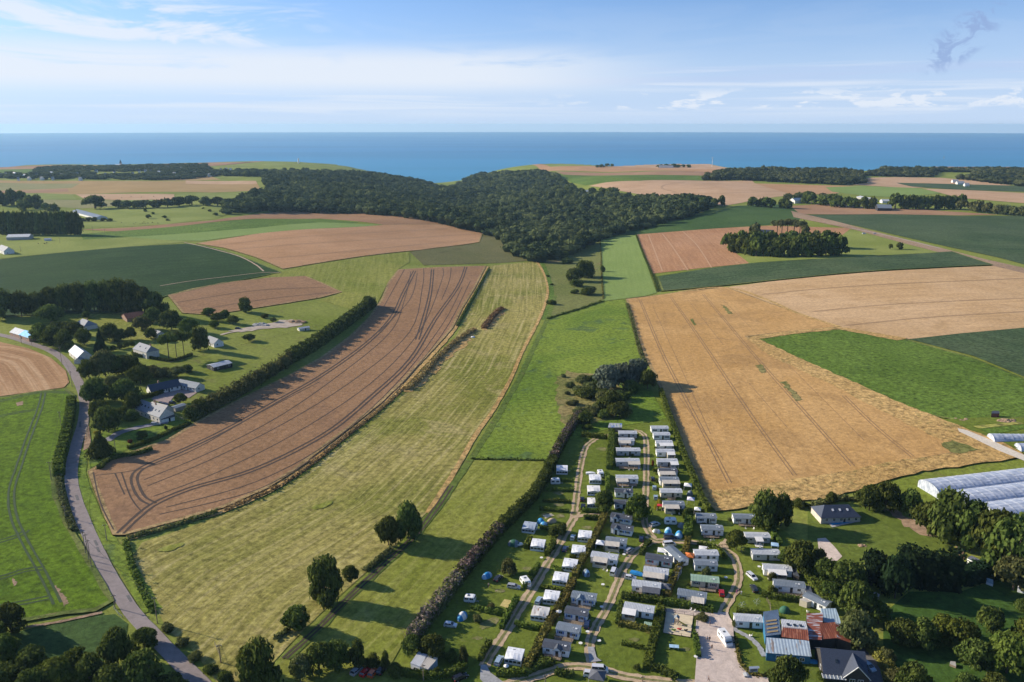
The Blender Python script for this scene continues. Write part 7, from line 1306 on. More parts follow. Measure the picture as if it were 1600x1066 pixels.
ridge_house('farm_building', (1370, 319.5), (1392, 319.5), 12, 5, 10, BLACKW, R_BLUE, 'large blue-grey barn among the belt trees on the right', 'barn', 0); ridge_house('farm_building', (1344, 306), (1366, 310), 7, 4, 6, GREY, R_LIGHT, 'long pale shed behind the belt trees', 'barn', 0); ridge_house('farm_building', (1377, 311.5), (1392, 311.5), 7, 4, 6.5, WHITEW, R_LIGHT, 'pale roof just behind the blue-grey barn', 'barn', 0); ridge_house('farmhouse', (1238, 310), (1256, 308.5), 7, 5, 9, WHITEW, R_LIGHT, 'pale farmhouse in trees at the top of the brown field', 'farmhouse', 0)
ridge_house('farm_building', (905, 297.5), (925, 296.5), 10, 5, 9, GREY, ZINC, 'grey-blue barn at the edge of the large wood', 'barn', 0); ridge_house('farm_building', (1187, 359), (1208, 359), 6, 4, 8, BLACKW, SLATE, 'dark farm roof in the clump beside the orange field', 'barn', 0)
for x0, y0, x1, w_, lab in ((1488, 280.5, 1497, 8, 'white farmhouse with grey roof on the far right rise'), (1495, 283, 1506, 9, 'white barn on the far right rise'), (1372, 271, 1378, 6, 'lone white house on the far coast hill'), (1399, 267.5, 1404, 5, 'smaller white house on the far coast hill'), (1030, 258.5, 1052, 9, 'coast farm roofs among low trees'), (1507, 286, 1514, 7, 'low white shed on the far right rise')):
    ridge_house('farmhouse', (x0, y0), (x1, y0), w_, 4, 8, WHITEW, SLATEL, lab, 'farmhouse', 0, parts=False)
rv = random.Random(11)
for i, (x, y) in enumerate(VH):
    ridge_house('house', (x - 1.6, y - 3.0 + rv.uniform(-.1, .1)), (x + 1.8, y - 3.0), 4.0, 5, 9.5, WHITEW, rv.choice([SLATEL, SLATEL, SLATE, pmat('plain_white_roof', (.62, .62, .62), .6)]), 'small white house scattered in the far village among trees', 'house', 0, group='houses of the far village', parts=False)  # roofs picked at random: light slate, dark slate, plain white
ridge_house('hall', (180, 256.5), (194, 256.5), 8, 7, 10, WHITEW, MATS['plain_white_roof'], 'long white building on the skyline of the far village', 'hall', 0, parts=False)
P = at(189, 259); e = empty('church', P, 0, 'church spire rising above the far village trees', 'church'); MB().box(-3, 3, -3, 3, 0, 10).build('tower', GREY, e); MB().loft([[(-3, -3, 10), (3, -3, 10), (3, 3, 10), (-3, 3, 10)], [(-.1, -.1, 22), (.1, -.1, 22), (.1, .1, 22), (-.1, .1, 22)]]).build('spire', SLATE, e)
P = at(466.7, 255.5); MBl = MB().tube((0, 0, 0), (0, 0, 15), 3, 2.2, 12).tube((0, 0, 15), (0, 0, 18), 2.6, 1.6, 12).ell((0, 0, 18), (1.6, 1.6, 1.4), 12, 4, z0=0); o = MBl.build('lighthouse', WHITEW); o.location = P; tag(o, 'thin white tower on the cliff top at the left', 'tower')
P = at(1112.5, 261); m = MB().tube((0, 0, 0), (0, 0, 34), .9, .4, 8); o = m.build('mast', WHITEW); o.location = P; tag(o, 'tall thin white mast on the coast field', 'mast'); MB().tube((-5, 0, 30), (5, 0, 30), .35, n=6).build('crossarm', WHITEW, o)
P = Vector((*unproj_plane(1475, 247.5, -72), -72)); e = empty('sailing_boat', P, .4, 'white sailing boat far out on the sea at the right', 'sailboat'); MB().loft([[(x, -w, z), (x, w, z), (x, w * .4, -.5), (x, -w * .4, -.5)] for x, w, z in ((-7, 1.6, 1.6), (0, 2.2, 1.4), (5, 1.2, 1.8), (8, .1, 2.2))]).build('hull', WHITEW, e); MB().tube((0, 0, 0), (0, 0, 22), .2, n=6).build('mast', METAL, e); MB().loft([[(-.3, .05, 2), (-.3, -.05, 2), (-.3, 0, 21)], [(-7, .3, 2), (-7, .2, 2), (-.4, 0, 21.2)]]).build('sail', C_WHITE, e)
# bungalow, slate house, camp sheds
BW = pmat('cream_bungalow_wall', (.50, .45, .38), .85)
b = ridge_house('bungalow', (1288, 789.5), (1326, 787.5), 4.6, 2.7, 5.6, BW, SLATE, 'slate-roofed bungalow with three white roof windows beside a pool', 'bungalow', 5, hip=3.2)
for i, x in enumerate((-2.2, .6, 3.6)): part('dormer_window', cached('dwn', lambda: MB().box(-.35, .35, -.5, .5, 0, .1).mesh('dormer_window', FRAME)), b, (x, -2.0, 4.38), (R(32), 0, 0))
field('swimming_pool', [(1295, 817), (1326, 813.5), (1328, 817.5), (1300, 822)], pmat('pool_water', (.02, .28, .50), .1, spec=.8), .35); field('pool_terrace', [(1290, 815), (1334, 810), (1346, 815), (1300, 825)], GREY, .26)
s = ridge_house('house', (1283, 1012.4), (1350, 1017.5), 5.6, 2.6, 6.6, DKWOOD, SLATE, 'large slate-roofed house at the bottom right with a pale-edged front gable', nwin=5, lights=2)
def cross():
    m = MB(); x0, w, y1, zt, zl = 2.6, 3.6, -7.0, 6.3, 2.5
    for k in (-1, 1): q = [(x0 + k * w, y1, zl), (x0, y1, zt), (x0, -.6, zt), (x0 + k * w, -5.4, zl)]; m.face(q if k < 0 else q[::-1]); m.face([(p[0], p[1], p[2] - .14) for p in q][::-1 if k < 0 else 1])
    r = m.build('front_gable_roof', SLATE, s); MB().tube((x0, y1, zt), (x0 - w, y1, zl), .12, n=6).tube((x0, y1, zt), (x0 + w, y1, zl), .12, n=6).build('bargeboard', WHITEW, r)
    m = MB(); m.loft([[(x0 - w + .4, y1 + .3, 0), (x0 + w - .4, y1 + .3, 0), (x0 + w - .4, y1 + .3, zl), (x0, y1 + .3, zt - .3), (x0 - w + .4, y1 + .3, zl)], [(x0 - w + .4, -5.4, 0), (x0 + w - .4, -5.4, 0), (x0 + w - .4, -5.4, zl), (x0, -5.4, zt - .3), (x0 - w + .4, -5.4, zl)]]); m.build('front_gable', DKWOOD, s)
    for dx in (-1, 1): window(s, x0 + dx * 1.1, y1 + .25, 1.5, 1.3, 1.2, frame=WHITEW)
    m = MB()
    for i in range(7): x = -6.4 + i * 1.0; m.box(x, x + .08, -7.6, -5.5, 2.3, 2.4)
    c = m.build('verandah_rafters', WHITEW, s); MB().box(-6.5, -.3, -7.6, -5.6, 2.2, 2.28).build('verandah_roof', R_BLUE, c)
cross()
def lean(label, q, hs, roof, wall, name='shed', cat='shed', th=.12, open_=False, extra=None):
    """q: pixel corners of the roof, hs: their heights above ground"""
    Wp = [at_h(x, y, h) for (x, y), h in zip(q, hs)]; c = sum(Wp, Vector()) / len(Wp); c.z = HG(c.x, c.y); e = empty(name, c, 0, label, cat); P = [p - c for p in Wp]
    ctr = sum((Vector((p.x, p.y)) for p in P), Vector((0, 0))) / len(P)
    if sum(P[i].x * P[(i + 1) % len(P)].y - P[(i + 1) % len(P)].x * P[i].y for i in range(len(P))) < 0: P = P[::-1]
    m = MB(); n = len(P); m.face(P); m.face([p - Vector((0, 0, th)) for p in reversed(P)])
    for i in range(n): a, b_ = P[i], P[(i + 1) % n]; m.face([a - Vector((0, 0, th)), b_ - Vector((0, 0, th)), b_, a])
    # own frame: x along the first roof edge, so ribs run with the roof
    az = math.atan2(P[1].y - P[0].y, P[1].x - P[0].x); Ri = Matrix.Rotation(-az, 4, 'Z'); m.v = [tuple(Ri @ Vector(v)) for v in m.v]
    r = m.build('roof', roof, e); r.rotation_euler = (0, 0, az)
    m = MB(); Q = [Vector((p.x * .96, p.y * .96, p.z - th - .02)) for p in P]
    for i in range(n): a, b_ = Q[i], Q[(i + 1) % n]; m.face([(a.x, a.y, -.4), (b_.x, b_.y, -.4), b_, a])
    m.build('walls', wall, e); return e, r
BW2 = pmat('bright_blue_wall', (.03, .15, .28), .6, var=.15); RUST = rib_mat('rusted_sheet_roof', (.24, .075, .04), (.18, .055, .032), .6, rust=(.34, .14, .08), rustamt=.3); RUSTS = rib_mat('part_rusted_sheets', (.50, .48, .50), (.42, .41, .43), .6, axis=1, rust=(.24, .075, .045), rustamt=.62); BLR = rib_mat('blue_grey_sheet', (.14, .20, .28), (.12, .17, .24), .5); PALE = rib_mat('pale_blue_sheet', (.38, .48, .55), (.30, .40, .47), .8)
PALER = rib_mat('pale_patchy_sheets', (.42, .50, .56), (.34, .42, .48), .9, rust=(.26, .21, .18), rustamt=.22)
e1, r1 = lean('tall shed with a steep blue-grey roof and four tan roof lights', [(1196, 994), (1220.5, 991), (1216, 952.5), (1192.5, 956)], (3.2, 3.2, 5.2, 5.2), BLR, BW2)
def strips():
    P = [at_h(*a) for a in ((1196, 994, 3.3), (1220.5, 991, 3.3), (1216, 952.5, 5.3), (1192.5, 956, 5.3))]; m = None
    for k, t in enumerate((.12, .26, .42, .56)):
        m = MB(); f = lambda u, v: (P[0] * (1 - u) + P[1] * u) * (1 - v) + (P[3] * (1 - u) + P[2] * u) * v
        m.face([f(.12, t) - e1.location, f(.82, t) - e1.location, f(.82, t + .06) - e1.location, f(.12, t + .06) - e1.location]); o = m.build('roof_light', pmat('tan_plastic', (.38, .28, .14), .6), e1)
strips()
e2, _ = lean('wide bright blue building with a patchy pale sheet roof', [(1196.5, 1020), (1268, 1026), (1264, 1001), (1197, 996)], (2.8, 2.8, 4.2, 4.2), PALER, BW2, 'workshop', 'building')
P0, P1 = at_h(1197, 1022, 0), at_h(1268, 1028, 0); az = math.atan2(P1.y - P0.y, P1.x - P0.x)
for t, k in ((.28, 'w'), (.42, 'd'), (.6, 'w'), (.8, 'w')):
    q = at_h(1197 + 71 * t, 1020 + 6 * t, 2.8); q = q - e2.location; q.z = 0; q += Vector((math.sin(az), -math.cos(az), 0)) * .03
    (window(e2, q.x, q.y, 1.6, 1.2, 1.0, az) if k == 'w' else door(e2, q.x, q.y, 0, FRAME, 1.6, 2.0, az))
e3, r3 = lean('shed roof with rusted red sheets between the blue buildings', [(1220.5, 995), (1264, 1001), (1262, 983), (1223, 979)], (4.3, 4.3, 5.2, 5.2), RUST, BLACKW)
e4, r4 = lean('grey-roofed shed with three square skylights behind the rusted one', [(1222, 980), (1262, 984), (1259, 971), (1220, 967)], (5.2, 5.2, 4.2, 4.2), R_LIGHT, GREY)
for x, y in ((1232, 976), (1242, 977), (1251.5, 978)): part('skylight', cached('sk2', lambda: MB().box(-.45, .45, -.6, .6, 0, .1).mesh('skylight', PANE)), e4, at_h(x, y, 5.05) - e4.location)
lean('tall shed whose striped roof is half rust, half bare metal', [(1263.5, 999), (1284, 1000), (1286, 957.5), (1260, 958.5)], (3.6, 3.6, 5.0, 5.0), RUSTS, BLACKW); lean('pale blue sheet roof at the back of the rusty sheds', [(1287, 972), (1315, 975), (1306, 950.5), (1282, 951)], (3.2, 3.2, 4.4, 4.4), PALE, GREY)
lean('bright rust-red roof over a dark timber front', [(1283, 999), (1308, 997), (1305, 972), (1281, 974)], (3.4, 3.6, 5.0, 5.0), RUST, DKWOOD); lean('white and rust mottled roof slope at the end of the red sheds', [(1308, 997), (1331, 1005), (1326, 988), (1306, 972)], (3.8, 3.0, 3.6, 5.0), RUSTS, DKWOOD)
lean('small cream shed with a pale flat roof in front of a white home', [(1261, 941), (1279, 937), (1270, 932), (1249, 936)], (2.3, 2.3, 2.5, 2.5), C_CREAM, CREAM); lean('dark grey lean-to beside the lowest right-hand home', [(1259, 924), (1270, 927), (1266, 916), (1256, 914)], (2.2, 2.2, 2.4, 2.4), R_DARK, GREY); lean('dark shed beside the cream-awning home of the right row', [(1240, 898), (1249, 901), (1244, 888), (1236, 888)], (2.2, 2.2, 2.4, 2.4), R_DARK, DKWOOD)
e5, _ = lean('left half of the chalet at the bottom, plain grey roof', [(641, 1036), (656, 1041.5), (668, 1023), (654, 1018)], (2.6, 2.6, 2.9, 2.9), R_LIGHT, WHITE, 'chalet', 'chalet'); e6, _ = lean('right half of the chalet at the bottom, patched beige roof', [(656, 1041.5), (669, 1046), (684, 1028), (669, 1024)], (2.6, 2.4, 2.6, 2.9), C_CREAM, PALE, 'chalet', 'chalet')
q = at_h(649, 1039, 2.6) - e5.location; window(e5, q.x, q.y - .1, 1.6, 1.0, .4, R(-24)); q = at_h(663, 1044, 2.5) - e6.location; door(e6, q.x, q.y - .1, 0, FRAME, .9, 1.9, R(-24))
lean('timber cabin with blue tarpaulins on its roof at the top of the middle row', [(950, 668), (972, 668), (972, 661.5), (952, 661)], (2.4, 2.4, 3.0, 3.0), rib_mat('patched_cabin_roof', (.40, .42, .46), (.36, .40, .30), 1.6, rust=(.05, .13, .40), rustamt=.35), WOOD, 'cabin', 'cabin')
lean('little pale green shed beside the end-on home', [(1054, 871), (1062, 873), (1063, 866.5), (1056, 865)], (1.9, 1.9, 2.2, 2.2), R_GREEN, GREYW); lean('flat green metal box at the hedge below the white annex home', [(1006, 976), (1018, 978), (1019, 973), (1007, 971)], (1.2, 1.2, 1.3, 1.3), R_GREEN, GREYW, 'container', 'container'); lean('small grey storage box behind the striped awning home', [(1056, 890), (1064, 892), (1066, 886), (1059, 884)], (1.9, 1.9, 2.1, 2.1), R_DARK, GREYW); lean('small dark shed between hedge and canopied homes', [(1050, 899), (1059, 901), (1062, 894), (1053, 893)], (1.8, 1.8, 2.0, 2.0), R_BLUE, GREYW)
lean('white-walled garden shed with rust-streaked roof on the right lawn', [(1486, 915), (1502, 917), (1500, 911), (1487, 911)], (1.9, 1.9, 2.5, 2.5), RUSTS, WHITE); lean('tilted pale blue garden shelter on the right lawn', [(1541, 909), (1552, 913), (1552, 906), (1542, 903)], (1.0, 1.0, 2.4, 2.4), PALE, WHITE); lean('white shed cut by the right edge of the lawn', [(1590, 918), (1606, 922), (1606, 912), (1592, 911)], (1.8, 1.8, 2.3, 2.3), WHITE, WHITE); lean('grey roof peeping out of the hedge in the right garden', [(1511, 872), (1526, 880), (1534, 876), (1518, 868)], (2.2, 2.2, 3.2, 3.2), SLATE, WHITE); lean('small rust-brown nursery shed with dark roof beside the chalk path', [(1549, 646), (1562, 646), (1561, 642), (1550, 642)], (2.6, 2.6, 3.2, 3.2), R_DARK, TILE); lean('faint wooden shelter in the shade of the left garden trees', [(1364, 927), (1372, 933), (1375, 929), (1367, 925)], (1.4, 1.4, 1.6, 1.6), GREY, WOOD); lean('small white table-like hutch in the dark bottom garden', [(1484, 1037), (1494, 1041), (1493, 1034), (1485, 1033)], (.9, .9, 1.0, 1.0), GREY, WOOD)
# polytunnels
POLY = bpy.data.materials.new('polythene_film'); POLY.use_nodes = True; pb = POLY.node_tree.nodes['Principled BSDF']; pb.inputs['Base Color'].default_value = (.5, .52, .58, 1); pb.inputs['Roughness'].default_value = .35; pb.inputs['Specular IOR Level'].default_value = .6
_t = POLY.node_tree; _tc = N(_t, 'ShaderNodeTexCoord'); _mp = N(_t, 'ShaderNodeMapping'); _mp.inputs['Scale'].default_value = (.25, 1.0, .5); _n = N(_t, 'ShaderNodeTexNoise'); _n.inputs['Scale'].default_value = 1.1; _n.inputs['Detail'].default_value = 6; _t.links.new(_tc.outputs['Object'], _mp.inputs[0]); _t.links.new(_mp.outputs[0], _n.inputs['Vector']); _t.links.new(mixc(_t, ramp(_t, _n.outputs[0], .35, .65), (.30, .34, .42), (.54, .57, .63)), pb.inputs['Base Color'])
def tunnel(A, u, nrm_, L, W, H, label, wall=1.2, group=None):
    e = empty('polytunnel', A, math.atan2(u.y, u.x), label, 'polytunnel', group); m = MB(); n = 12; arc = [(-W / 2 * math.cos(t), wall + (H - wall) * math.sin(t)) for t in np.linspace(0, math.pi, n)]; k = int(L / 2.2); rings = []
    for i in range(k * 2 + 1): s_ = .985 if i % 2 else 1.0; rings.append([(L * i / (2 * k), y * s_, wall + (z - wall) * s_) for y, z in arc])
    m.loft(rings, cap=False, close=False); m.build('cover', POLY, e, False)
    for x in (0, L):
        m = MB(); m.face([(x, y, z) for y, z in ([(-W / 2, -1)] + arc + [(W / 2, -1)])]); m.build('end_wall', POLY, e)
    def hoop():
        m = MB()
        for j, (y, z) in enumerate(arc[:-1]): m.tube((0, y, z + .02), (0, arc[j + 1][0], arc[j + 1][1] + .02), .06, n=4)
        return m.mesh('hoop', METAL)
    for i in range(0, k * 2 + 1, 4): part('hoop', cached(('hoop', W, H), hoop), e, (L * i / (2 * k), 0, 0))
    m = MB().box(0, L, -W / 2 - .1, -W / 2 + .1, -1, wall).box(0, L, W / 2 - .1, W / 2 + .1, -1, wall); m.build('side_rail', METAL, e); return e
A, B = at_h(1437, 757, 1.5), at_h(1610, 729, 1.5); u = (B - A).normalized(); u.z = 0; nn = Vector((u.y, -u.x, 0))
TL = ('farthest polytunnel, its end wall standing clear of the trees', 'second polytunnel from the wheat field', 'third polytunnel from the wheat field', 'fourth polytunnel, mostly behind the grove', 'nearest polytunnel, only its right end showing')
for k in range(5):
    c = A + nn * (5 + 12 * k) + u * (0 if k == 0 else 2 + 2 * k); c.z = HG(c.x, c.y); tunnel(c, u, nn, 120, 12, 4.8, TL[k], 2.3)
A2, B2 = at(1553, 692), at(1640, 690); u2 = (B2 - A2).normalized(); u2.z = 0; tunnel(A2 + Vector((u2.y, -u2.x, 0)) * -3, u2, None, 40, 7, 3.2, 'separate grey polytunnel by the chalk path', .3); tunnel(at(1590, 702), u2, None, 40, 6, 2.8, 'small separate polytunnel cut by the right edge', .3)
# ------------------------------------------------------------------ poles
def pole(px, py, h, label, lamp=False, group=None, lean_=0.0):
    P = at(px, py); e = empty('utility_pole', P, R(20), label, 'pole', group); H_ = hpx(P, h)
    part('shaft', MB().tube((0, 0, -.3), (0, lean_, H_), .16, .10, 8).mesh('shaft', WOOD), e); part('crossarm', cached('xa', lambda: MB().box(-.7, .7, -.06, .06, -.1, .05).mesh('crossarm', DKWOOD)), e, (0, lean_, H_ - .5))
    for s in (-.6, 0, .6): part('insulator', cached('ins', lambda: MB().tube((0, 0, 0), (0, 0, .22), .06, n=6).mesh('insulator', FRAME)), e, (s, lean_, H_ - .45))
for a in [(246, 974, 41, 'wooden pole on the bank right of the lane, casting a long shadow on the meadow'), (143, 887, 44, 'tallest of three poles standing together on the left of the lane'), (139, 876, 42, 'middle of three poles standing together on the left of the lane'), (134, 866, 36, 'rear of three poles standing together on the left of the lane'), (97, 570, 28, 'pole at the lane bend by the stubble'), (50, 541, 22, 'pole near the blue-sheeted barn'), (33.6, 537, 14, 'short pole on the stubble side of the lane by the barn'), (113, 604, 24, 'pole beside the top of the scalloped hedge'), (96, 667, 24, 'pole at the edge of the bright crop beside the scalloped hedge'), (80.5, 751, 30, 'pole in the bright crop margin left of the lane'), (102.5, 810, 20, 'pole low on the lane bank'), (167, 845, 26, 'pole at the brown field corner right of the lane'), (180.5, 704, 25, 'pole at the garden lawn of the farmhouse'), (180, 951, 22, 'thin pole left of the lane by the paddock'), (345, 1036, 29, 'leaning post in the bottom corner of the hay meadow'), (470, 1066, 32, 'pole among the trees left of the parked cars'), (661.7, 1064, 26, 'grey pole in front of the two-tone chalet'), (94, 380, 9, 'pole on the pasture above the dark green field'), (164, 367, 9, 'pole at the end of the poplar rows'), (145, 362, 8, 'pole just behind the one at the poplar rows'), (32.5, 393, 8, 'pole beside the pale farmhouse at the left edge'), (852, 1066, 12, 'post by the bottom lane'), (1003.5, 1066, 10, 'dark post at the bottom lane near the hedge'), (1104, 869, 14, 'wooden post behind the light-roofed home'), (1158, 862, 8, 'short post at the right of the loop tree')]: pole(*a)
def wires(a, b_, h0, h1, label):
    A_, B_ = at(*a), at(*b_); H0, H1 = hpx(A_, h0) - .3, hpx(B_, h1) - .3; m = MB()
    P_ = [A_.lerp(B_, t) + Vector((0, 0, H0 + (H1 - H0) * t - 2.4 * t * (1 - t))) - A_ for t in np.linspace(0, 1, 9)]
    for p, q in zip(P_, P_[1:]): m.tube(p, q, .035, n=4)
    o = m.build('overhead_wire', RUB); o.location = A_; tag(o, label, 'wire')
wires((143, 887), (102.5, 810), 44, 20, 'overhead wire running up the lane from the three poles'); wires((102.5, 810), (80.5, 751), 20, 30, 'overhead wire beside the lane bank'); wires((80.5, 751), (96, 667), 30, 24, 'overhead wire past the scalloped hedge'); wires((96, 667), (113, 604), 24, 24, 'overhead wire reaching the top of the scalloped hedge'); wires((143, 887), (246, 974), 44, 41, 'overhead wire crossing the lane to the roadside pole'); wires((113, 604), (97, 570), 24, 28, 'overhead wire at the lane bend')
def fence(px, h, label, step=2.5, mat=None, rails=(.4, .95), name='fence', t=.05):
    pts = [at(*p) for p in px]; o0 = pts[0]; e = empty(name, o0, 0, label, 'fence'); mr = MB(); mp_ = MB(); n_ = 0
    for a, b_ in zip(pts, pts[1:]):
        n = max(1, int((b_ - a).length / step))
        for i in range(n + 1):
            p = a + (b_ - a) * i / n - o0; p.z = HG(p.x + o0.x, p.y + o0.y) - o0.z
            if n_ < 60: part('post', cached(('fp', h, t), lambda: MB().box(-t, t, -t, t, -.2, h).mesh('post', mat or WOOD)), e, p); n_ += 1
        for z in rails: mr.tube((a.x - o0.x, a.y - o0.y, a.z - o0.z + z), (b_.x - o0.x, b_.y - o0.y, b_.z - o0.z + z), t * .6, n=4)
    mr.build('rails', mat or WOOD, e); return e
fence([(1041, 957), (1083.5, 963.5), (1079, 997), (1036, 990), (1041, 957)], 1.1, 'low wooden fence around the sandy playground', 2.6, DKWOOD); fence([(1040, 953), (1084, 958), (1110, 963)], 1.2, 'wire fence between the hedge and the playground', 3, METAL); fence([(1198, 940), (1203, 948), (1204, 960)], 1.6, 'short timber screen on the lawn by the blue shed', 1.2, WOOD, (.5, 1.0, 1.5))
fence([(135, 684), (138, 668), (139, 653)], 1.1, 'cream-painted fence at the lane in front of the lawn', 1.5, CREAM, (.3, .6, .95)); fence([(262, 640), (275, 650), (287, 657)], 1.0, 'pale fence between farmhouse and field hedge', 2, CREAM); fence([(1256, 926), (1265, 940), (1262, 905)], 1.5, 'weathered fence behind the lowest right homes', 2, WOOD, (.5, 1.2)); fence([(178, 952), (186, 962), (191, 966)], 1.2, 'metal gate rail between paddock and lane', 2.5, METAL); fence([(336, 1008), (341, 1020), (346, 1035)], 1.2, 'rough wooden gate lying at the meadow corner', 2, WOOD)
fence([(245, 572), (300, 560), (345, 548), (400, 535), (450, 522), (500, 508)], 1.1, 'thin paddock fence across the rough grass', 4, WOOD); fence([(1428, 813), (1455, 828), (1480, 845), (1495, 852)], 1.4, 'pale fence along the stony bank', 2, GREYW, (.3, .7, 1.1))
# playground, table, sign
def slide():
    P = at(1057, 976); e = empty('slide_tower', P, R(-20), 'climbing tower with a green and yellow slide on the sand', 'slide')
    for x in (-.6, .6):
        for y in (-.6, .6): MB().box(x - .06, x + .06, y - .06, y + .06, 0, 2.6).build('post', WOOD, e)
    MB().box(-.7, .7, -.7, .7, 1.3, 1.4).build('platform', WOOD, e); m = MB()
    for s in (-1, 1): m.face([(s * .8, -.8, 2.5), (s * .8, .8, 2.5), (0, .8, 3.2), (0, -.8, 3.2)][::s])
    m.build('roof', TGY, e); MB().loft([[(.7, -.3, 1.4), (.7, .3, 1.4), (.7, .3, 1.3), (.7, -.3, 1.3)], [(3.4, -.3, .3), (3.4, .3, .3), (3.4, .3, .2), (3.4, -.3, .2)]]).build('chute', YEL, e)
    m = MB(); [m.box(-1.0, -.9, -.3, .3, .3 * i + .2, .3 * i + .26) for i in range(4)]; m.box(-1.02, -.88, -.36, -.3, 0, 1.6).box(-1.02, -.88, .3, .36, 0, 1.6); m.build('ladder', BLUE, e)
slide()
for x, y, c, lab in ((1053, 987, GREEN_ := pmat('lime_plastic', (.30, .45, .05), .5), 'green spring rider nearest the left of the playground'), (1061, 985.5, RED, 'red spring rider in the middle of the playground'), (1072, 987.5, DKWOOD, 'dark round toy at the right of the playground')):
    P = at(x, y); e = empty('spring_rider', P, R(x * 20), lab, 'spring rider'); MB().tube((0, 0, 0), (0, 0, .4), .12, n=8).build('spring', METAL, e); MB().ell((0, 0, .65), (.7, .22, .28), 10, 6).ell((.6, 0, .95), (.2, .12, .25), 8, 5).build('seat', c, e); MB().tube((.35, -.3, 1.0), (.35, .3, 1.0), .04).build('handlebar', METAL, e)
P = at(1053, 1014); e = empty('table_tennis_table', P, R(-8), 'pale blue table on a concrete slab on the picnic lawn', 'table'); MB().box(-2.2, 2.2, -1.6, 1.4, 0, .06).build('slab', GREY, e)
for s in (-1, 1): MB().box(s * .72 - .68, s * .72 + .68, -.76, .76, .9, .96).build('table_top', TB2, e)
for x in (-1.2, 0, 1.2): MB().box(x - .06, x + .06, -.5, .5, .05, .9).build('leg', METAL, e)
P = at(1177, 1053); e = empty('notice_board', P, R(5), 'white notice board with a small roof at the entrance border', 'sign'); MB().box(-1.2, 1.2, -.05, .05, .6, 2.0).build('panel', WHITE, e); MB().box(-1.0, 1.0, -.07, -.05, .9, 1.7).build('poster', TGY, e)
for x in (-1.25, 1.25): MB().box(x - .07, x + .07, -.07, .07, 0, 2.2).build('post', WOOD, e)
m = MB()
for s in (-1, 1): m.face([(-1.5, s * .5, 2.1), (1.5, s * .5, 2.1), (1.5, 0, 2.5), (-1.5, 0, 2.5)][::-s])
m.build('roof', WHITE, e)
P = at(1096, 1018); e = empty('sign_post', P, 0, 'small white sign standing at the left of the gravel yard', 'sign'); MB().box(-.3, .3, -.03, .03, .9, 1.5).build('panel', WHITE, e); MB().tube((0, .05, 0), (0, .05, 1.4), .04).build('post', METAL, e)
P = at(931, 722); o = MB().box(-2, 2, -.5, .5, .0, .06).build('ground_mat', TGY); o.location = P; tag(o, 'dark flat mat lying on the grass of the upper lane', 'mat')
for x, y, lab in ((1159, 951, 'white tree-like ornament of fans on the lawn near the yard'), (1182, 946, 'second white fan ornament beside the timber screen')):
    P = at(x, y); e = empty('garden_windmill', P, 0, lab, 'garden ornament'); MB().tube((0, 0, 0), (0, 0, 2.2), .05).build('pole', FRAME, e)
    for i in range(6): a = i * 1.05; m = MB(); c = (1.0 * math.cos(a), .2 * math.sin(a * 2), 1.5 + .9 * math.sin(a)); m.tube((0, 0, 1.5), c, .03, n=5).ell(c, (.28, .06, .28), 8, 4); m.build('blade', pmat('pale_yellow_plastic', (.6, .62, .35), .6), e)
# garden furniture by homes
rf = random.Random(4)
GF = [(940, 942 + 9, 'table on the grass right of the top blue-shuttered home'), (918, 990, 'white chairs right of the third blue-shuttered home'), (907, 1008, 'pale table near the lane beside the gabled home'), (936, 1004, 'grey seat on the empty pitch by the lane'), (975, 869 + 0, 'table in front of the grey-roofed home'), (1134, 905, 'white chair on the grass right of the green-roofed home'), (1087, 990 + 39, 'bench at the left of the gravel yard'), (1120, 823, 'table between the two loop homes'), (846, 874, 'white chair below the single awning'), (942, 916, 'small seat in the middle of the big pitch'), (1186, 888, 'seat by the cream-awning home'), (796, 1052, 'low white stool before the lowest awning caravan')]
def table_set(px, py, lab):
    P = at(px, py); e = empty('garden_table', P, R(rf.uniform(0, 90)), lab, 'garden furniture'); part('table_top', cached('gt', lambda: MB().tube((0, 0, .7), (0, 0, .75), .6, n=14).mesh('table_top', C_WHITE)), e)
    for i in range(3): a = i * 2.1; part('leg', cached('gl', lambda: MB().tube((0, 0, 0), (0, 0, .7), .03, n=6).mesh('leg', METAL)), e, (.4 * math.cos(a), .4 * math.sin(a), 0))
for g in GF: table_set(*g)
def chair_mesh():
    m = MB(); m.box(-.25, .25, -.25, .25, .40, .45).box(-.25, .25, .21, .27, .40, .95)
    for x in (-.23, .19):
        for y in (-.25, .21): m.box(x, x + .05, y, y + .05, 0, .42)
    return m.mesh('garden_chair', C_WHITE)
CHM = chair_mesh()
HE = [o for o in scene.objects if o.name.startswith('mobile_home')]
for i, h in enumerate(HE):
    L = max(v.co.x for v in h.children[0].data.vertices); az = h.rotation_euler[2]
    def wp(x, y): X = h.location.x + x * math.cos(az) - y * math.sin(az); Y = h.location.y + x * math.sin(az) + y * math.cos(az); return Vector((X, Y, HG(X, Y)))
    for k in range(2):
        o = link(bpy.data.objects.new('garden_chair', CHM)); o.location = wp(rf.uniform(-L, L * .8), -1.9 - rf.uniform(3.2, 4.2)); o.rotation_euler = (0, 0, rf.uniform(0, 6.28)); tag(o, 'white plastic garden chair on the grass in front of a mobile home', 'chair', 'white plastic chairs in front of the mobile homes')
    for k in range(3):
        x, y = ((L + rf.uniform(.6, 1.4), rf.uniform(-2.5, 2)), (-L - rf.uniform(.6, 1.4), rf.uniform(-2.5, 2)), (rf.uniform(-L, L), 2.6))[k]; p = wp(x, y)
        fartree('bush', 0, 0, 0, 0, 'small garden shrub planted beside a mobile home', 'small shrubs beside the mobile homes', rf.choice([L_hedge, L_olive, L_dark]), p=p, Hm=rf.uniform(.7, 1.8), Wm=rf.uniform(1.0, 2.4))
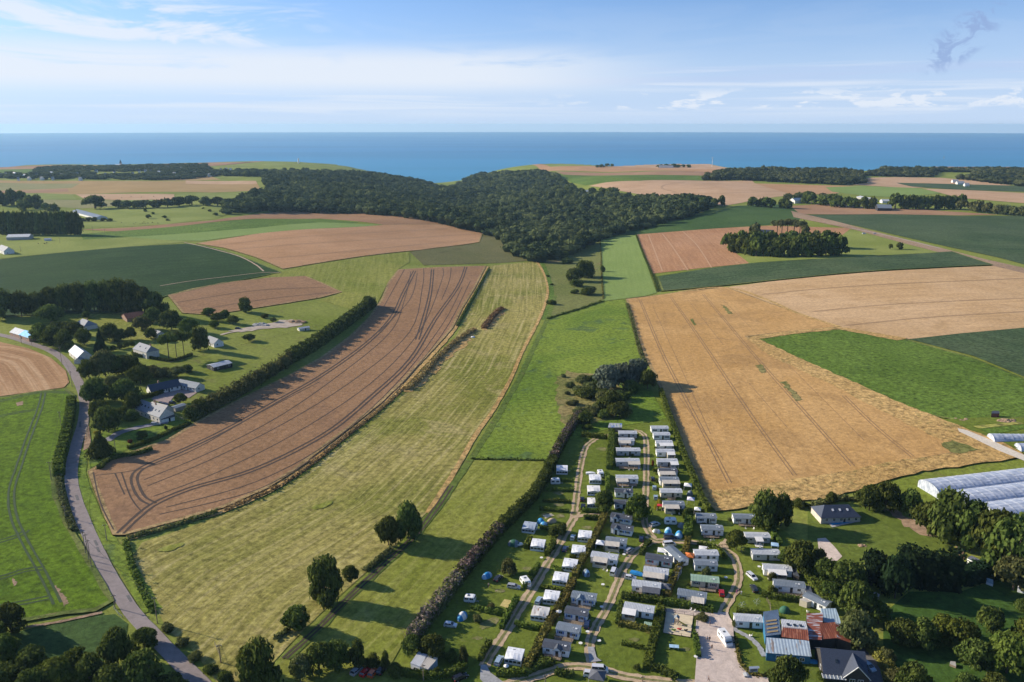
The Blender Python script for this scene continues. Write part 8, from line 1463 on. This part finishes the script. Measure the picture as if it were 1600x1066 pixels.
# ------------------------------------------------------------------ people and cattle (skinned bodies)
def skin_mesh(name, pts, edges, rad, mat, sub=1):
    me = bpy.data.meshes.new(name); me.from_pydata(pts, edges, []); o = bpy.data.objects.new(name, me); COL.objects.link(o)
    sk = o.modifiers.new('s', 'SKIN'); sk.use_smooth_shade = True
    for i, r in enumerate(rad): me.skin_vertices[0].data[i].radius = (r, r) if not isinstance(r, tuple) else r
    me.skin_vertices[0].data[0].use_root = True; sb = o.modifiers.new('u', 'SUBSURF'); sb.levels = sub; sb.render_levels = sub
    dg = bpy.context.evaluated_depsgraph_get(); out = bpy.data.meshes.new_from_object(o.evaluated_get(dg)); out.name = name; out.materials.clear(); out.materials.append(mat); bpy.data.objects.remove(o); return out
SKIN = pmat('skin', (.48, .27, .18), .6); HAIR = pmat('brown_hair', (.06, .035, .02), .8)
def person_mesh(pose):
    st = .0 if pose == 'stand' else .22
    P = [(0, 0, .95), (0, 0, 1.15), (0, 0, 1.38), (0, 0, 1.50), (0, .01, 1.60), (0, .01, 1.72)]; E = [(0, 1), (1, 2), (2, 3), (3, 4), (4, 5)]; Rd = [.13, .12, .145, .055, .085, .07]
    for s in (-1, 1):
        k = len(P); y = st * s; P += [(s * .10, 0, .88), (s * .11, -.03 + y * .8, .48), (s * .11, y * 1.4, .09), (s * .12, y * 1.4 - .14, .04)]; E += [(0, k), (k, k + 1), (k + 1, k + 2), (k + 2, k + 3)]; Rd += [.095, .065, .045, .04]
        k = len(P); y = -st * s; P += [(s * .20, 0, 1.40), (s * .25, .02 - y * .4, 1.12), (s * .26, -.06 + y * .6, .88), (s * .26, -.08 + y * .7, .81)]; E += [(2, k), (k, k + 1), (k + 1, k + 2), (k + 2, k + 3)]; Rd += [.06, .045, .032, .03]
        for j, (dx, dl) in enumerate(((-.028, .075), (-.01, .085), (.01, .082), (.028, .068))):
            q = len(P); b0 = P[k + 3]; P += [(b0[0] + dx, b0[1], b0[2] - .04), (b0[0] + dx * 1.2, b0[1] - .02, b0[2] - .04 - dl)]; E += [(k + 3, q), (q, q + 1)]; Rd += [.010, .008]
        q = len(P); b0 = P[k + 3]; P += [(b0[0] - s * .01, b0[1] - .045, b0[2] - .01), (b0[0] - s * .01, b0[1] - .06, b0[2] - .05)]; E += [(k + 3, q), (q, q + 1)]; Rd += [.011, .009]
    return skin_mesh('body', P, E, Rd, SKIN)
def cloth_mesh(kind, pose):
    st = .0 if pose == 'stand' else .22
    if kind == 'shirt':
        P = [(0, 0, .93), (0, 0, 1.15), (0, 0, 1.40)]; E = [(0, 1), (1, 2)]; Rd = [.155, .145, .16]
        for s in (-1, 1): k = len(P); P += [(s * .21, 0, 1.40), (s * .245, .02, 1.20)]; E += [(2, k), (k, k + 1)]; Rd += [.08, .062]
    else:
        P = [(0, 0, .94)]; E = []; Rd = [.15]
        for s in (-1, 1): k = len(P); y = st * s; P += [(s * .10, 0, .86), (s * .11, -.03 + y * .8, .48), (s * .11, y * 1.3, .14)]; E += [(0, k), (k, k + 1), (k + 1, k + 2)]; Rd += [.108, .08, .062]
    return skin_mesh(kind, P, E, Rd, SKIN)
def person(px, py, yaw, pose, top, bottom, lab):
    P = at(px, py); P.z += .3; e = empty('person', P, R(yaw), lab, 'person')
    b_ = part('body', cached(('pb', pose), lambda: person_mesh(pose)), e)
    for kd, col in (('shirt', top), ('trousers', bottom)):
        o = part(kd, cached(('pc', kd, pose), lambda: cloth_mesh(kd, pose)), b_); o.material_slots[0].link = 'OBJECT'; o.material_slots[0].material = pmat('cloth_%02d%02d%02d' % tuple(int(c * 99) for c in col), col, .85)
    part('hair', cached('hair', lambda: MB().ell((0, .03, 1.70), (.098, .105, .10), 10, 6, z0=-.1).mesh('hair', HAIR, True)), b_)
    for s in (-1, 1): part('eye', cached('eye', lambda: MB().ell((0, 0, 0), (.013, .01, .012), 6, 4).mesh('eye', FRAME)), b_, (s * .032, -.078, 1.67))
    part('nose', cached('nose', lambda: MB().loft([[(-.015, -.075, 1.63), (.015, -.075, 1.63), (.0, -.105, 1.635)], [(-.006, -.078, 1.67), (.006, -.078, 1.67), (0, -.082, 1.67)]]).mesh('nose', SKIN)), b_)
for a in [(1104.5, 1003, 20, 'walk', (.6, .6, .58), (.05, .06, .12), 'person in a white top walking on the gravel yard, left of a pair'), (1108.5, 1003, 10, 'walk', (.06, .06, .07), (.08, .08, .1), 'person in dark clothes walking on the gravel yard, right of a pair'), (1112, 1016, 160, 'walk', (.10, .07, .06), (.04, .04, .05), 'person in dark clothes alone in the middle of the gravel yard'), (1109, 979, 60, 'stand', (.08, .12, .30), (.12, .12, .14), 'person in blue at the top of the gravel yard'), (1107, 1066, 90, 'walk', (.1, .1, .12), (.03, .03, .04), 'person in black at the bottom of the gravel yard'), (1123.6, 856, 80, 'walk', (.6, .58, .5), (.3, .28, .2), 'person in white on the loop lane, left of two'), (1127.5, 856, 85, 'walk', (.45, .36, .12), (.2, .18, .12), 'person in yellowish clothes on the loop lane, right of two'), (1151, 929, 200, 'walk', (.5, .04, .3), (.3, .03, .2), 'person in magenta on the loop lane'), (1154.5, 927, 190, 'walk', (.05, .05, .06), (.04, .04, .05), 'person in black beside the one in magenta'), (1158, 931, 150, 'stand', (.55, .6, .65), (.2, .22, .26), 'person in pale clothes right of the one in magenta'), (763.5, 919, 40, 'stand', (.3, .32, .36), (.05, .05, .06), 'person standing on the shady western pitch')]: person(*a)
COWM = pmat('dark_cow_hide', (.05, .03, .022), .8, var=.5, scale=1.5)
def cow_mesh():
    P = [(.7, 0, 1.15), (0, 0, 1.08), (-.7, 0, 1.15), (1.15, 0, 1.28), (1.45, 0, 1.15), (1.72, 0, .95), (-.95, 0, 1.2), (-1.05, 0, .6)]; E = [(0, 1), (1, 2), (0, 3), (3, 4), (4, 5), (2, 6), (6, 7)]; Rd = [.36, .40, .34, .20, .16, .09, .08, .03]
    for s in (-1, 1):
        k = len(P); P += [(.72, s * .24, .75), (.76, s * .24, .42), (.72, s * .24, .05)]; E += [(0, k), (k, k + 1), (k + 1, k + 2)]; Rd += [.14, .07, .055]
        k = len(P); P += [(-.72, s * .24, .85), (-.62, s * .25, .62), (-.82, s * .25, .42), (-.76, s * .25, .05)]; E += [(2, k), (k, k + 1), (k + 1, k + 2), (k + 2, k + 3)]; Rd += [.17, .11, .065, .055]
        k = len(P); P += [(1.42, s * .2, 1.32)]; E += [(4, k)]; Rd += [.04]
    return skin_mesh('cow', P, E, Rd, COWM)
CM_ = cow_mesh()
for i, (x, y) in enumerate([(190, 349), (209, 351), (212, 349), (219, 351), (223, 350), (227, 351), (231, 350), (238, 349), (247, 350), (225, 348), (60, 382), (70, 382), (73, 381), (190, 310), (205, 308), (221, 309), (240, 308), (163, 308), (148, 307)]):
    o = link(bpy.data.objects.new('cow', CM_)); o.location = at(x, y); o.location.z += .3; o.rotation_euler = (0, 0, rf.uniform(0, 6.28)); tag(o, 'dark cow grazing on the far pastures at the left', 'cow', 'cattle grazing on the far left pastures')
P = at(739, 528); o = MB().ell((0, 0, .5), (1.6, 1.1, .8), 10, 5, z0=-.3).build('feed_sack', WHITE); o.location = P; tag(o, 'white bundle at the lower end of the dry bank', 'bundle')
# ------------------------------------------------------------------ haze
def build_haze():
    m = MB(); m.box(-26600, 26600, -26600, 26600, -105, 165)
    h = bpy.data.materials.new('thin_air_haze'); h.use_nodes = True; t = h.node_tree; t.nodes.clear()
    v = N(t, 'ShaderNodeVolumePrincipled'); v.inputs['Color'].default_value = (.50, .78, 1.0, 1); v.inputs['Density'].default_value = HAZE; v.inputs['Anisotropy'].default_value = 0.2
    o = N(t, 'ShaderNodeOutputMaterial'); t.links.new(v.outputs[0], o.inputs['Volume'])
    o2 = m.build('haze', h); o2['kind'] = 'stuff'
    return o2
HAZE = 3.8e-5
build_haze()
